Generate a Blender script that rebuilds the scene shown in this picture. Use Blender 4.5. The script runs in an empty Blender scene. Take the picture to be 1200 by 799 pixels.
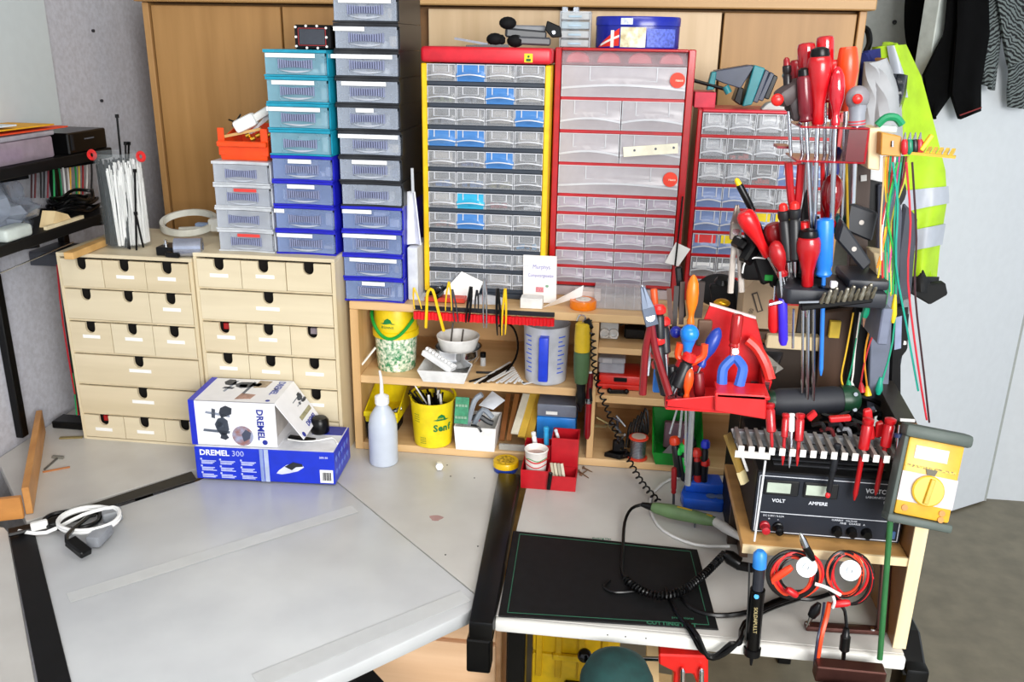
import bpy, bmesh, math, random
from mathutils import Vector, Matrix
random.seed(7)
V = Vector
PI = math.pi
SC = bpy.context.scene
COL = SC.collection
# ------------------------------------------------------------------ camera
FPX, PITCH, YAW, ROLL, CZ = 1030.0, math.radians(18.8), math.radians(7.0), math.radians(1.0), 1.66
F0 = V((0, math.cos(PITCH), -math.sin(PITCH))); R0 = V((1, 0, 0)); U0 = R0.cross(F0)
ZR = Matrix.Rotation(YAW, 3, 'Z')
CR = ZR @ (R0*math.cos(ROLL) + U0*math.sin(ROLL))
CU = ZR @ (-R0*math.sin(ROLL) + U0*math.cos(ROLL))
CF = ZR @ F0
CP = V((0, 0, CZ))
cam = bpy.data.cameras.new('camera'); cam_o = bpy.data.objects.new('camera', cam); COL.objects.link(cam_o)
cam.sensor_width = 36.0; cam.lens = 36.0*FPX/1200.0; cam.clip_start = 0.02
cam_o.matrix_world = Matrix(((CR.x, CU.x, -CF.x, CP.x), (CR.y, CU.y, -CF.y, CP.y), (CR.z, CU.z, -CF.z, CP.z), (0, 0, 0, 1)))
SC.camera = cam_o
# ------------------------------------------------------------------ world, lights, exposure
w = bpy.data.worlds.new('daylight'); SC.world = w; w.use_nodes = True
bgn = w.node_tree.nodes['Background']; bgn.inputs[0].default_value = (0.84, 0.92, 1.0, 1); bgn.inputs[1].default_value = 0.66
def area(name, loc, target, sx, sy, power, col):
    l = bpy.data.lights.new(name, 'AREA'); l.shape = 'RECTANGLE'; l.size = sx; l.size_y = sy; l.energy = power; l.color = col
    o = bpy.data.objects.new(name, l); COL.objects.link(o); o.location = loc
    o.rotation_euler = (V(target)-V(loc)).to_track_quat('-Z', 'Y').to_euler(); return o
area('window_daylight', (1.3, -1.7, 2.05), (0.0, 1.9, 1.0), 2.0, 1.2, 102, (1.0, 0.99, 0.97))
area('ceiling_lamp', (0.2, 0.7, 2.55), (0.2, 1.3, 0.7), 1.2, 0.3, 8, (1.0, 0.97, 0.93))
SC.view_settings.view_transform = 'Standard'; SC.view_settings.look = 'None'
SC.view_settings.exposure = 0.52; SC.view_settings.gamma = 1.0; SC.view_settings.use_curve_mapping = False
# ------------------------------------------------------------------ pixel helpers (1200 x 799 frame -> points in the room)
def ray(x, y): return CF + CR*((x-600)/FPX) - CU*((y-399.5)/FPX)
def at(x, y, Y): d = ray(x, y); return CP + d*(Y/d.y)
def onz(x, y, z): d = ray(x, y); return CP + d*((z-CZ)/d.z)
def onx(x, y, X): d = ray(x, y); return CP + d*(X/d.x)
# ------------------------------------------------------------------ materials
def lin(h):
    h = h.lstrip('#'); o = []
    for i in (0, 2, 4):
        c = int(h[i:i+2], 16)/255; o.append(c/12.92 if c <= .04045 else ((c+.055)/1.055)**2.4)
    return tuple(o)
MC = {}
def mat(h, r=.45, metal=0., a=1., var=.12, scale=35., bump=0., spec=.5, emit=0., stretch=None, h2=None, coat=0.):
    key = (h, r, metal, a, var, scale, bump, spec, emit, stretch, h2, coat)
    if key in MC: return MC[key]
    m = bpy.data.materials.new('surface_'+h.lstrip('#')); m.use_nodes = True; MC[key] = m
    nt = m.node_tree; n = nt.nodes; L = nt.links; b = n['Principled BSDF']
    c = lin(h); c2 = lin(h2) if h2 else c
    tc = n.new('ShaderNodeTexCoord'); mp = n.new('ShaderNodeMapping'); no = n.new('ShaderNodeTexNoise'); ra = n.new('ShaderNodeValToRGB')
    mp.inputs['Scale'].default_value = stretch or (1, 1, 1)
    no.inputs['Scale'].default_value = scale; no.inputs['Detail'].default_value = 4
    L.new(tc.outputs['Object'], mp.inputs[0]); L.new(mp.outputs[0], no.inputs['Vector']); L.new(no.outputs['Fac'], ra.inputs[0])
    ra.color_ramp.elements[0].position = .35; ra.color_ramp.elements[1].position = .65
    ra.color_ramp.elements[0].color = tuple(x*(1-var) for x in c)+(1,)
    ra.color_ramp.elements[1].color = tuple(min(1, x*(1+var*.6)) for x in c2)+(1,)
    L.new(ra.outputs[0], b.inputs['Base Color'])
    b.inputs['Roughness'].default_value = r; b.inputs['Metallic'].default_value = metal; b.inputs['Alpha'].default_value = a
    b.inputs['Specular IOR Level'].default_value = spec
    if coat: b.inputs['Coat Weight'].default_value = coat; b.inputs['Coat Roughness'].default_value = .1
    if emit:
        L.new(ra.outputs[0], b.inputs['Emission Color']); b.inputs['Emission Strength'].default_value = emit
    if bump:
        bp = n.new('ShaderNodeBump'); bp.inputs['Strength'].default_value = bump; bp.inputs['Distance'].default_value = .002
        L.new(no.outputs['Fac'], bp.inputs['Height']); L.new(bp.outputs[0], b.inputs['Normal'])
    return m
def wood(h, h2, r=.45, axis='z', scale=14.):
    s = {'x': (.12, 1.6, 1.6), 'y': (1.6, .12, 1.6), 'z': (1.6, 1.6, .12)}[axis]
    return mat(h, r, var=.06, scale=scale, stretch=s, h2=h2, bump=.05)
BEECH = wood('#b08450', '#ba8f5a'); BEECHX = wood('#b48a54', '#be9864', axis='x')
PALE = wood('#d8c9a9', '#dfd2b4', axis='x', scale=10); PALE_EDGE = wood('#d2c19d', '#dbcba9', axis='z')
SHELFW = wood('#d2a873', '#debb8a', axis='x'); SHELFV = wood('#cda36e', '#d9b582', axis='z')
DESK = mat('#c1beb9', .34, var=.03, scale=9, h2='#c6c4bf'); DESKW = mat('#e6e5e0', .4, var=.03)
BLACK = mat('#070708', .3, var=.2, spec=.3); BLACKM = mat('#0b0b0d', .55, var=.25, spec=.25); RUBBER = mat('#0f0f11', .75, var=.2, spec=.2)
DGREY = mat('#1f2126', .45, spec=.3); MGREY = mat('#5a5e68', .5); LGREY = mat('#c3c6cc', .5); WHITE = mat('#f2f2f0', .45, var=.04); PAPER = mat('#f4f3f0', .8, var=.03)
RED = mat('#b40c16', .28, coat=.4); REDM = mat('#b80d1a', .4); DRED = mat('#6e1016', .35); ORANGE = mat('#ee4a10', .35); RORANGE = mat('#f0431a', .4)
YEL = mat('#f2c40c', .38); BLUE = mat('#1c63c8', .35); DBLUE = mat('#16208e', .35); NAVY = mat('#141b5e', .4)
GREEN = mat('#0f9a35', .4); TEAL = mat('#0f6f70', .45); DGREEN = mat('#123a28', .5); OLIVE = mat('#5f7350', .5)
STEEL = mat('#c9ccd2', .22, metal=1., var=.05); DSTEEL = mat('#6c6f75', .35, metal=1., var=.1); BRONZE = mat('#5b3a34', .35, metal=.7); CHROME = mat('#e4e6ea', .12, metal=1., var=.03)
CLEAR = mat('#dfe6ee', .2, a=.42, var=.05); FROST = mat('#dcdfe6', .4, a=.72, var=.05); GLASS = mat('#eef3f6', .06, a=.2, var=.02)
INK = mat('#2a2a2e', .7); INKB = mat('#3346a8', .7); GLABEL = mat('#9aa0aa', .8)
# ------------------------------------------------------------------ mesh builder
class MB:
    def __init__(s): s.v = []; s.f = []; s.sm = False
    def add(s, vs, fs):
        b = len(s.v); s.v += [V(p) for p in vs]; s.f += [tuple(i+b for i in f) for f in fs]; return s
    def box(s, x0, x1, y0, y1, z0, z1, rot=None, piv=None):
        vs = [V((x, y, z)) for z in (z0, z1) for y in (y0, y1) for x in (x0, x1)]
        if rot is not None:
            c = V(piv) if piv is not None else V(((x0+x1)/2, (y0+y1)/2, (z0+z1)/2)); vs = [rot @ (p-c)+c for p in vs]
        return s.add(vs, [(0, 2, 3, 1), (4, 5, 7, 6), (0, 1, 5, 4), (2, 6, 7, 3), (0, 4, 6, 2), (1, 3, 7, 5)])
    def bar(s, a, b, wx, wy, up=(0, 0, 1), w2=None):
        a = V(a); b = V(b); d = (b-a).normalized(); u = V(up)
        if abs(d.dot(u)) > .97: u = V((0, 1, 0))
        sx = d.cross(u).normalized(); sy = sx.cross(d).normalized(); vs = []
        for p, k in ((a, 1), (b, w2 if w2 is not None else 1)):
            vs += [p-sx*wx*k/2-sy*wy*k/2, p+sx*wx*k/2-sy*wy*k/2, p+sx*wx*k/2+sy*wy*k/2, p-sx*wx*k/2+sy*wy*k/2]
        return s.add(vs, [(3, 2, 1, 0), (4, 5, 6, 7), (0, 1, 5, 4), (1, 2, 6, 5), (2, 3, 7, 6), (3, 0, 4, 7)])
    def ring_frame(s, d):
        u = V((0, 0, 1)) if abs(d.z) < .9 else V((0, 1, 0))
        x = d.cross(u).normalized(); return x, x.cross(d).normalized()
    def cyl(s, a, b, r, r2=None, n=14, cap=True):
        return s.rev(a, b, [(0, r), (1, r if r2 is None else r2)], n, cap)
    def rev(s, a, b, prof, n=14, cap=True):          # profile of (fraction along a->b, radius)
        s.sm = True; a = V(a); b = V(b); d = (b-a); x, y = s.ring_frame(d.normalized()); vs = []; fs = []
        for t, r in prof:
            for i in range(n):
                q = 2*PI*i/n; vs.append(a+d*t+x*(r*math.cos(q))+y*(r*math.sin(q)))
        k = len(prof)
        for j in range(k-1):
            for i in range(n):
                i2 = (i+1) % n; fs.append((j*n+i, j*n+i2, (j+1)*n+i2, (j+1)*n+i))
        if cap: fs.append(tuple(range(n-1, -1, -1))); fs.append(tuple((k-1)*n+i for i in range(n)))
        return s.add(vs, fs)
    def lathe(s, o, prof, n=24, cap=True, sx=1, sy=1):  # profile of (radius, z)
        s.sm = True; o = V(o); vs = []; fs = []
        for r, z in prof:
            for i in range(n):
                q = 2*PI*i/n; vs.append(o+V((r*sx*math.cos(q), r*sy*math.sin(q), z)))
        k = len(prof)
        for j in range(k-1):
            for i in range(n):
                i2 = (i+1) % n; fs.append((j*n+i, j*n+i2, (j+1)*n+i2, (j+1)*n+i))
        if cap: fs.append(tuple(range(n-1, -1, -1))); fs.append(tuple((k-1)*n+i for i in range(n)))
        return s.add(vs, fs)
    def tube(s, pts, r, n=6, closed=False, smooth=3, radii=None):
        s.sm = True; P = [V(p) for p in pts]
        if smooth and len(P) > 2: P = spline(P, smooth, closed)
        m = len(P); vs = []; fs = []; px = None
        for i, p in enumerate(P):
            a = P[(i-1) % m] if (closed or i > 0) else p; b = P[(i+1) % m] if (closed or i < m-1) else p
            d = (b-a); d = d.normalized() if d.length > 1e-9 else V((0, 0, 1))
            if px is None: x, y = s.ring_frame(d)
            else:
                x = px - d*px.dot(d); x = x.normalized() if x.length > 1e-6 else s.ring_frame(d)[0]; y = x.cross(d)
            px = x; rr = r if radii is None else radii[0]+(radii[1]-radii[0])*i/(m-1)
            for k in range(n):
                q = 2*PI*k/n; vs.append(p+x*(rr*math.cos(q))+y*(rr*math.sin(q)))
        for j in range(m if closed else m-1):
            for k in range(n):
                k2 = (k+1) % n; j2 = (j+1) % m; fs.append((j*n+k, j*n+k2, j2*n+k2, j2*n+k))
        if not closed: fs.append(tuple(range(n-1, -1, -1))); fs.append(tuple((m-1)*n+k for k in range(n)))
        return s.add(vs, fs)
    def prism(s, poly, h0, h1, fn):                  # poly in 2-D, fn(u, v, h) -> 3-D
        n = len(poly); vs = [V(fn(u, v, h0)) for u, v in poly]+[V(fn(u, v, h1)) for u, v in poly]
        fs = [tuple(range(n-1, -1, -1)), tuple(range(n, 2*n))]+[(i, (i+1) % n, n+(i+1) % n, n+i) for i in range(n)]
        return s.add(vs, fs)
    def sph(s, c, r, sx=1, sy=1, sz=1, n=14, m=8, rot=None):
        s.sm = True; c = V(c); vs = []; fs = []
        for j in range(1, m):
            t = PI*j/m
            for i in range(n):
                q = 2*PI*i/n; p = V((r*sx*math.sin(t)*math.cos(q), r*sy*math.sin(t)*math.sin(q), r*sz*math.cos(t)))
                vs.append(c+(rot @ p if rot is not None else p))
        tp = V((0, 0, r*sz)); bt = V((0, 0, -r*sz)); vs += [c+(rot @ tp if rot is not None else tp), c+(rot @ bt if rot is not None else bt)]
        T = len(vs)-2
        for j in range(m-2):
            for i in range(n):
                i2 = (i+1) % n; fs.append((j*n+i, (j+1)*n+i, (j+1)*n+i2, j*n+i2))
        for i in range(n):
            i2 = (i+1) % n; fs.append((T, i, i2)); fs.append((T+1, (m-2)*n+i2, (m-2)*n+i))
        return s.add(vs, fs)
    def grid(s, fn, nu, nv, thick=0.):               # sheet fn(u,v), optional thickness along normals
        s.sm = True; P = [[V(fn(i/nu, j/nv)) for j in range(nv+1)] for i in range(nu+1)]
        def nrm(i, j):
            a = P[min(i+1, nu)][j]-P[max(i-1, 0)][j]; b = P[i][min(j+1, nv)]-P[i][max(j-1, 0)]; c = a.cross(b)
            return c.normalized() if c.length > 1e-12 else V((0, 0, 1))
        A = [P[i][j] for i in range(nu+1) for j in range(nv+1)]; k = nv+1; N = len(A)
        fs = [(i*k+j, (i+1)*k+j, (i+1)*k+j+1, i*k+j+1) for i in range(nu) for j in range(nv)]
        if thick:
            A += [P[i][j]-nrm(i, j)*thick for i in range(nu+1) for j in range(nv+1)]
            fs += [tuple(N+q for q in reversed(f)) for f in fs[:]]
            for i in range(nu): fs += [(i*k, N+i*k, N+(i+1)*k, (i+1)*k), (i*k+nv, (i+1)*k+nv, N+(i+1)*k+nv, N+i*k+nv)]
            for j in range(nv): fs += [(j, j+1, N+j+1, N+j), (nu*k+j, N+nu*k+j, N+nu*k+j+1, nu*k+j+1)]
        return s.add(A, fs)
    def mesh(s, name, m=None, off=None, bevel=0., seg=1):
        vs = s.v if off is None else [p-off for p in s.v]
        me = bpy.data.meshes.new(name); me.from_pydata([tuple(p) for p in vs], [], s.f)
        bm = bmesh.new(); bm.from_mesh(me); bmesh.ops.recalc_face_normals(bm, faces=bm.faces[:])
        if bevel:
            es = [e for e in bm.edges if len(e.link_faces) == 2 and e.calc_face_angle(0) > .6]
            bmesh.ops.bevel(bm, geom=es, offset=bevel, segments=seg, affect='EDGES', profile=.5, clamp_overlap=True)
        bm.to_mesh(me); bm.free(); me.update()
        if s.sm or seg > 1: me.shade_smooth(); me.set_sharp_from_angle(angle=math.radians(38))
        if m: me.materials.append(m)
        return me
    def put(s, name, m, parent=None, w=True, bevel=0., seg=1):   # a part; w: vertices are in room coordinates
        off = wloc(parent) if (w and parent is not None) else None
        o = bpy.data.objects.new(name, s.mesh(name, m, off, bevel, seg)); COL.objects.link(o)
        if parent is not None: o.parent = parent
        return o
    def solo(s, name, m, label, cat, group=None, bevel=0., seg=1):  # a thing that is one mesh, origin at its base
        x = [p.x for p in s.v]; y = [p.y for p in s.v]; z = [p.z for p in s.v]
        off = V(((min(x)+max(x))/2, (min(y)+max(y))/2, min(z)))
        o = bpy.data.objects.new(name, s.mesh(name, m, off, bevel, seg)); COL.objects.link(o); o.location = off
        return tag(o, label, cat, group)
def spline(P, k, closed=False):
    out = []; n = len(P)
    for i in range(n if closed else n-1):
        p0 = P[(i-1) % n] if (closed or i > 0) else P[i]; p1 = P[i]; p2 = P[(i+1) % n]; p3 = P[(i+2) % n] if (closed or i+2 < n) else P[i+1]
        for j in range(k):
            t = j/k; out.append(.5*((2*p1)+(p2-p0)*t+(2*p0-5*p1+4*p2-p3)*t*t+(3*p1-p0-3*p2+p3)*t*t*t))
    if not closed: out.append(P[-1])
    return out
def wloc(o):
    v = V((0, 0, 0))
    while o is not None: v = v+V(o.location); o = o.parent
    return v
def tag(o, label, cat, group=None):
    o['label'] = label; o['category'] = cat
    if group: o['group'] = group
    return o
def thing(name, label, cat, loc=(0, 0, 0), rz=0., group=None, rot=None):
    o = bpy.data.objects.new(name, None); COL.objects.link(o); o.location = loc; o.empty_display_size = .03
    o.rotation_euler = rot if rot is not None else (0, 0, rz); return tag(o, label, cat, group)
def struct(o): o['kind'] = 'structure'; return o
def inst(name, me, parent, loc=(0, 0, 0)):
    o = bpy.data.objects.new(name, me); COL.objects.link(o); o.parent = parent; o.location = loc; return o
def dup(root, loc, rz=None, label=None):
    r = root.copy(); COL.objects.link(r); r.location = loc
    if rz is not None: r.rotation_euler = (0, 0, rz)
    if label: r['label'] = label
    for ch in list(root.children):
        c = ch.copy(); COL.objects.link(c); c.parent = r
        for g in list(ch.children):
            d = g.copy(); COL.objects.link(d); d.parent = c
    return r
def text(parent, s, size, m, o, xd=(1, 0, 0), yd=(0, 0, 1), w=True, name='lettering', align='CENTER', bold=0., sx=1., ext=.0003, spacing=1.):
    cu = bpy.data.curves.new('t', 'FONT'); cu.body = s; cu.size = size; cu.align_x = align; cu.align_y = 'CENTER'; cu.resolution_u = 2
    cu.extrude = ext; cu.offset = bold; cu.space_character = spacing
    to = bpy.data.objects.new('t', cu); COL.objects.link(to); dg = bpy.context.evaluated_depsgraph_get()
    me = bpy.data.meshes.new_from_object(to.evaluated_get(dg)); bpy.data.objects.remove(to); bpy.data.curves.remove(cu)
    xd = V(xd).normalized(); yd = V(yd).normalized(); nd = xd.cross(yd).normalized(); yd = nd.cross(xd)
    off = V(o) - (wloc(parent) if w else V((0, 0, 0)))
    for v in me.vertices:
        p = v.co.copy(); v.co = off+xd*(p.x*sx)+yd*p.y+nd*p.z
    me.name = name; me.materials.clear(); me.materials.append(m); me.update()
    ob = bpy.data.objects.new(name, me); COL.objects.link(ob); ob.parent = parent; return ob
def roto(o, a, b):                                    # aim a thing: local +Z along a - b, origin at b
    d = (V(a)-V(b)).normalized(); o.location = b; o.rotation_euler = d.to_track_quat('Z', 'Y').to_euler(); return o
def scribble(m, x0, x1, y, z, rows=1, h=.0016, seed=0):
    r = random.Random(seed)
    for k in range(rows):
        x = x0
        while x < x1-.002:
            l = r.uniform(.003, .008); m.box(x, min(x+l, x1), y-.0003, y, z-k*h*2-h/2, z-k*h*2+h/2); x += l+.0018
    return m
# ================================================================== the room
ZD = .70
WALLP = mat('#bcbcc4', .85, var=.06, scale=90, bump=.35, h2='#c2c3cc')
WALLG = mat('#a9adaa', .85, var=.06, scale=70, bump=.2); DOORW = mat('#d6dbe0', .6, var=.02)
FLOORM = mat('#746d5c', .5, var=.08, scale=12, h2='#7c7563')
struct(MB().box(-1.6, 3.4, -2.2, 3.45, -.06, 0).put('floor', FLOORM))
struct(MB().box(-1.55, -1.45, -2.2, 3.3, 0, 2.6).put('wall_left', WALLP))
struct(MB().box(-1.55, 1.47, 3.25, 3.35, 0, 2.6).put('wall_back', WALLG))
struct(MB().box(1.47, 3.4, 3.27, 3.35, 0, 2.6).put('wall_right', DOORW))
struct(MB().box(-1.6, 3.4, -2.2, 3.45, 2.6, 2.66).put('ceiling', mat('#d8d8d4', .9)))
wm = MB()
for x, y in ((108, 36), (118, 118)):
    p = onx(x, y, -1.45); wm.cyl(p, p+V((.006, 0, 0)), .004, n=8)
wm.put('plug_hole', INK, bpy.data.objects['wall_left'])
wm = MB()
for x, y in ((1018, 43), (1048, 26), (1055, 95)):
    p = at(x, y, 3.25); wm.cyl(p, p-V((0, .006, 0)), .007, n=8)
wm.put('plug_hole', INK, bpy.data.objects['wall_back'])
# door leaf standing open, near edge towards the room
dh = V((1.455, 3.235, 0)); dd = V((.178, .12, 0)).normalized(); dn = V((dd.y, -dd.x, 0))
k = at(1095, 50, 1.0); sl = k.x/k.y
t = (dh.x-sl*dh.y)/(dd.x-sl*dd.y); de = dh-dd*t
d1 = MB(); q = [de, dh, dh-dn*.04, de-dn*.04]
d1.prism([(p.x, p.y) for p in q], .008, 2.02, lambda u, v, h: (u, v, h))
door = struct(d1.put('door_1', DOORW))
dm = MB(); e0 = de-dd*.012; q = [e0, de+dd*.03, de+dd*.03-dn*.055, e0-dn*.055]
dm.prism([((p+dn*.006).x, (p+dn*.006).y) for p in q], .008, 2.02, lambda u, v, h: (u, v, h)); dm.put('edge_strip', mat('#c3cac6', .55), door, bevel=.003)
# ------------------------------------------------------------------ wardrobe
wd = thing('wardrobe', 'long beech veneer wardrobe behind the drawer cabinets', 'wardrobe', (-.38, 2.4, 0))
xs = [-1.30, -.93, -.545, -.158, .225, .552]
MB().box(-1.32, -1.302, 2.395, 2.98, 0, 1.745).put('side_panel', BEECH, wd, bevel=.002)
MB().box(.553, .571, 2.395, 2.98, 0, 1.745).put('side_panel', BEECH, wd, bevel=.002)
MB().box(-1.33, .585, 2.37, 2.985, 1.746, 1.772).put('top_panel', BEECHX, wd, bevel=.003)
MB().box(-1.30, .553, 2.43, 2.975, .0, 1.744).put('carcass', mat('#7a5834', .7), wd)
hm = MB().box(-.008, .008, -.018, 0, -.05, .05).mesh('handle', STEEL, None, .003)
for i in range(5):
    a, b = xs[i]+.003, xs[i+1]-.003
    if i == 1: b -= .012
    if i == 2: a += .012
    d = MB().box(a, b, 2.40, 2.42, .06, 1.738).put('door', wood('#a87c46', '#b28650') if i in (0, 1) else wood('#a0763e', '#ab814a') if i == 4 else wood('#cbae86', '#d4ba96'), wd, bevel=.0015)  # uneven daylight put into the wood: middle doors paler, outer ones darker
    hx = {0: b-.04, 1: a+.05, 2: b-.012, 3: a+.012, 4: a+.05}[i]
    inst('handle', hm, d, V((hx, 2.40, 1.70 if i in (2, 3) else .95))-wloc(wd))
bx = thing('wooden_box', 'shallow orange-brown wooden box on wardrobe top, right end', 'box', (.38, 2.5, 1.772))
MB().box(.24, .44, 2.40, 2.60, 1.772, 1.84).put('body', wood('#c47a2a', '#d68c3a', axis='x'), bx, bevel=.002)
MB().box(.235, .445, 2.395, 2.605, 1.84, 1.85).put('lid', wood('#b86c22', '#c87a2c', axis='x'), bx, bevel=.002)
bx = thing('wooden_box', 'small orange wooden box on wardrobe top, further left', 'box', (.14, 2.5, 1.772))
MB().box(.07, .20, 2.40, 2.60, 1.772, 1.80).put('body', wood('#d08a30', '#dc9a44', axis='x'), bx, bevel=.002)
MB().box(.067, .203, 2.397, 2.603, 1.80, 1.81).put('lid', wood('#b86c22', '#c87a2c', axis='x'), bx, bevel=.002)
# ================================================================== desks
def slab(poly, z0, z1, name, m, parent, bevel=0., seg=1):
    return MB().prism(poly, z0, z1, lambda u, v, h: (u, v, h)).put(name, m, parent, bevel=bevel, seg=seg)
rd = thing('rear_desk', 'grey laminate rear desk under the plywood drawer chests', 'desk', (-.8, 1.95, 0))
slab([(-1.44, 1.72), (-1.19, 1.468), (-.965, 1.735), (-.80, 1.925), (-.2125, 1.3475), (-.252, 1.85), (-.235, 2.28), (-1.44, 2.28)], ZD-.025, ZD, 'tabletop', DESK, rd, bevel=.001)
for x, y in ((-1.38, 2.2), (-.28, 2.2)): MB().box(x-.02, x+.02, y-.02, y+.02, 0, ZD-.025).put('leg', BLACKM, rd, bevel=.003)
q = onz(511, 607, ZD)
slab([(q.x+.014*math.cos(a)*(1+.3*math.sin(3*a)), q.y+.012*math.sin(a)) for a in [i*PI/6 for i in range(12)]], ZD+.0001, ZD+.0003, 'pink_stain', mat('#c9a09c', .5, a=.6), rd)
for x, y in ((524, 545), (528, 558), (556, 560), (560, 640), (522, 650)):
    q = onz(x, y, ZD); MB().cyl(q, q+V((0, 0, .0004)), .002, n=7).put('speck', INK, rd)
cd = thing('corner_desk', 'grey diagonal corner desk panel with tape stripes, centre left', 'desk', (-.65, 1.4, 0))
u_ = V((.65, .76)).normalized()
FR = [tuple(onz(x, y, ZD+.002))[:2] for x, y in ((549, 717), (470, 754), (412, 781), (340, 812), (240, 850))]+[(-.79, .93)]
slab([(-1.148, 1.415), (-.925, 1.688), (-.801, 1.9225), (-.2135, 1.3445)]+FR, ZD-.026, ZD+.002, 'tabletop', mat('#c2c4c6', .3, var=.035, scale=7, h2='#c8cacb'), cd, bevel=.004, seg=2)
# black frame strips set into the top
slab([(-1.203, 1.43), (-.79, .94), (-.745, .955), (-1.15, 1.435), (-1.165, 1.46)], ZD+.0022, ZD+.005, 'frame_strip', BLACKM, cd, bevel=.001)
slab([(-1.165, 1.46), (-1.15, 1.435), (-.925, 1.69), (-.955, 1.725)], ZD+.0022, ZD+.005, 'frame_strip', mat('#1c1916', .55), cd, bevel=.001)
TAPE = mat('#dadcdc', .25, a=.75, var=.03)
def strip(a, b, wd_, z, name, m, parent, th=.0004):
    a = V(a); b = V(b); d = (b-a).normalized(); n = V((-d.y, d.x))*(wd_/2)
    return slab([tuple(a-n), tuple(b-n), tuple(b+n), tuple(a+n)], z, z+th, name, m, parent)
P2 = lambda x, y, z=ZD+.003: tuple(onz(x, y, z))[:2]
strip(P2(80, 701), P2(416, 596), .034, ZD+.0031, 'tape_strip', TAPE, cd)
strip(P2(300, 798), P2(546, 698), .036, ZD+.0031, 'tape_strip', TAPE, cd)
# black under-frame beams of the corner desk
lg = MB(); lg.bar((-.52, 1.30, .64), (-.17, 1.10, .47), .045, .03); lg.put('leg_beam', BLACKM, cd, bevel=.003)
MB().box(-.62, -.57, 1.28, 1.33, 0, .67).put('leg', BLACKM, cd, bevel=.003)
MB().box(-.98, -.93, 1.3, 1.35, 0, .67).put('leg', BLACKM, cd, bevel=.003)
ld = thing('side_desk', 'grey laminate side desk along left wall, beyond black strip', 'desk', (-1.2, 1.1, 0))
slab([(-1.44, 1.45), (-1.22, 1.44), (-1.2, 1.425), (-.80, .945), (-.80, .75), (-1.44, .75)], ZD-.025, ZD, 'tabletop', DESK, ld, bevel=.001)
for x, y in ((-1.38, .85), (-1.38, 1.38)): MB().box(x-.02, x+.02, y-.02, y+.02, 0, ZD-.025).put('leg', BLACKM, ld, bevel=.003)
# right desk
dk = thing('work_desk', 'white-edged grey work desk with black side rail, right', 'desk', (.15, 1.7, 0))
MB().box(-.18, .512, 1.302, 2.26, ZD-.024, ZD-.0005).put('tabletop', DESK, dk, bevel=.001)
MB().box(-.18, .512, 1.288, 1.302, ZD-.024, ZD).put('edge_band', DESKW, dk, bevel=.004, seg=2)
rl = slab([(-.222, 1.262), (-.179, 1.262), (-.198, 1.82), (-.25, 1.82)], ZD-.026, ZD+.012, 'side_rail', BLACK, dk, bevel=.004, seg=2)
MB().box(-.226, -.184, 1.2618, 1.30, .605, ZD-.0261).put('rail_end', BLACK, dk, bevel=.003)
MB().box(-.165, -.13, 1.34, 1.375, 0, ZD-.025).put('leg', BLACK, dk, bevel=.003)
MB().box(.52, .56, 1.30, 1.37, 0, ZD-.03).put('leg', BLACK, dk, bevel=.008, seg=2)
MB().prism([(1.30, .655), (1.37, .70), (2.2, .70), (2.2, .66), (1.37, .655)], .5125, .558, lambda u, v, h: (h, u, v)).put('side_rail', BLACK, dk, bevel=.004)
for y in (2.15,):
    for x in (-.16, .53): MB().box(x-.018, x+.018, y, y+.036, 0, ZD-.025).put('leg', BLACK, dk, bevel=.003)
for x, y in ((712, 744), (733, 746), (757, 748)):
    p = at(x, y, 1.287); MB().cyl(p, p+V((0, .002, 0)), .0012, n=6).put('screw_hole', INK, dk)
# wood drawer cabinet under the desks
uc = thing('drawer_cabinet', 'peach beech under-desk cabinet seen below the corner desk edge', 'cabinet', (-.3, 1.75, 0))
MB().box(-.52, -.19, 1.46, 1.95, 0, .60).put('body', wood('#d9a878', '#e6bb90', axis='x'), uc, bevel=.002)
MB().box(-.52, -.19, 1.45, 1.96, .60, .615).put('top', wood('#e0b060', '#eac07c', axis='x'), uc, bevel=.002)
for z0, z1 in ((.36, .52), (.19, .35), (.02, .18), (.53, .595)): MB().box(-.51, -.20, 1.445, 1.459, z0, z1).put('drawer', wood('#e6b98e', '#efc8a2', axis='x'), uc, bevel=.002)
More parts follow.
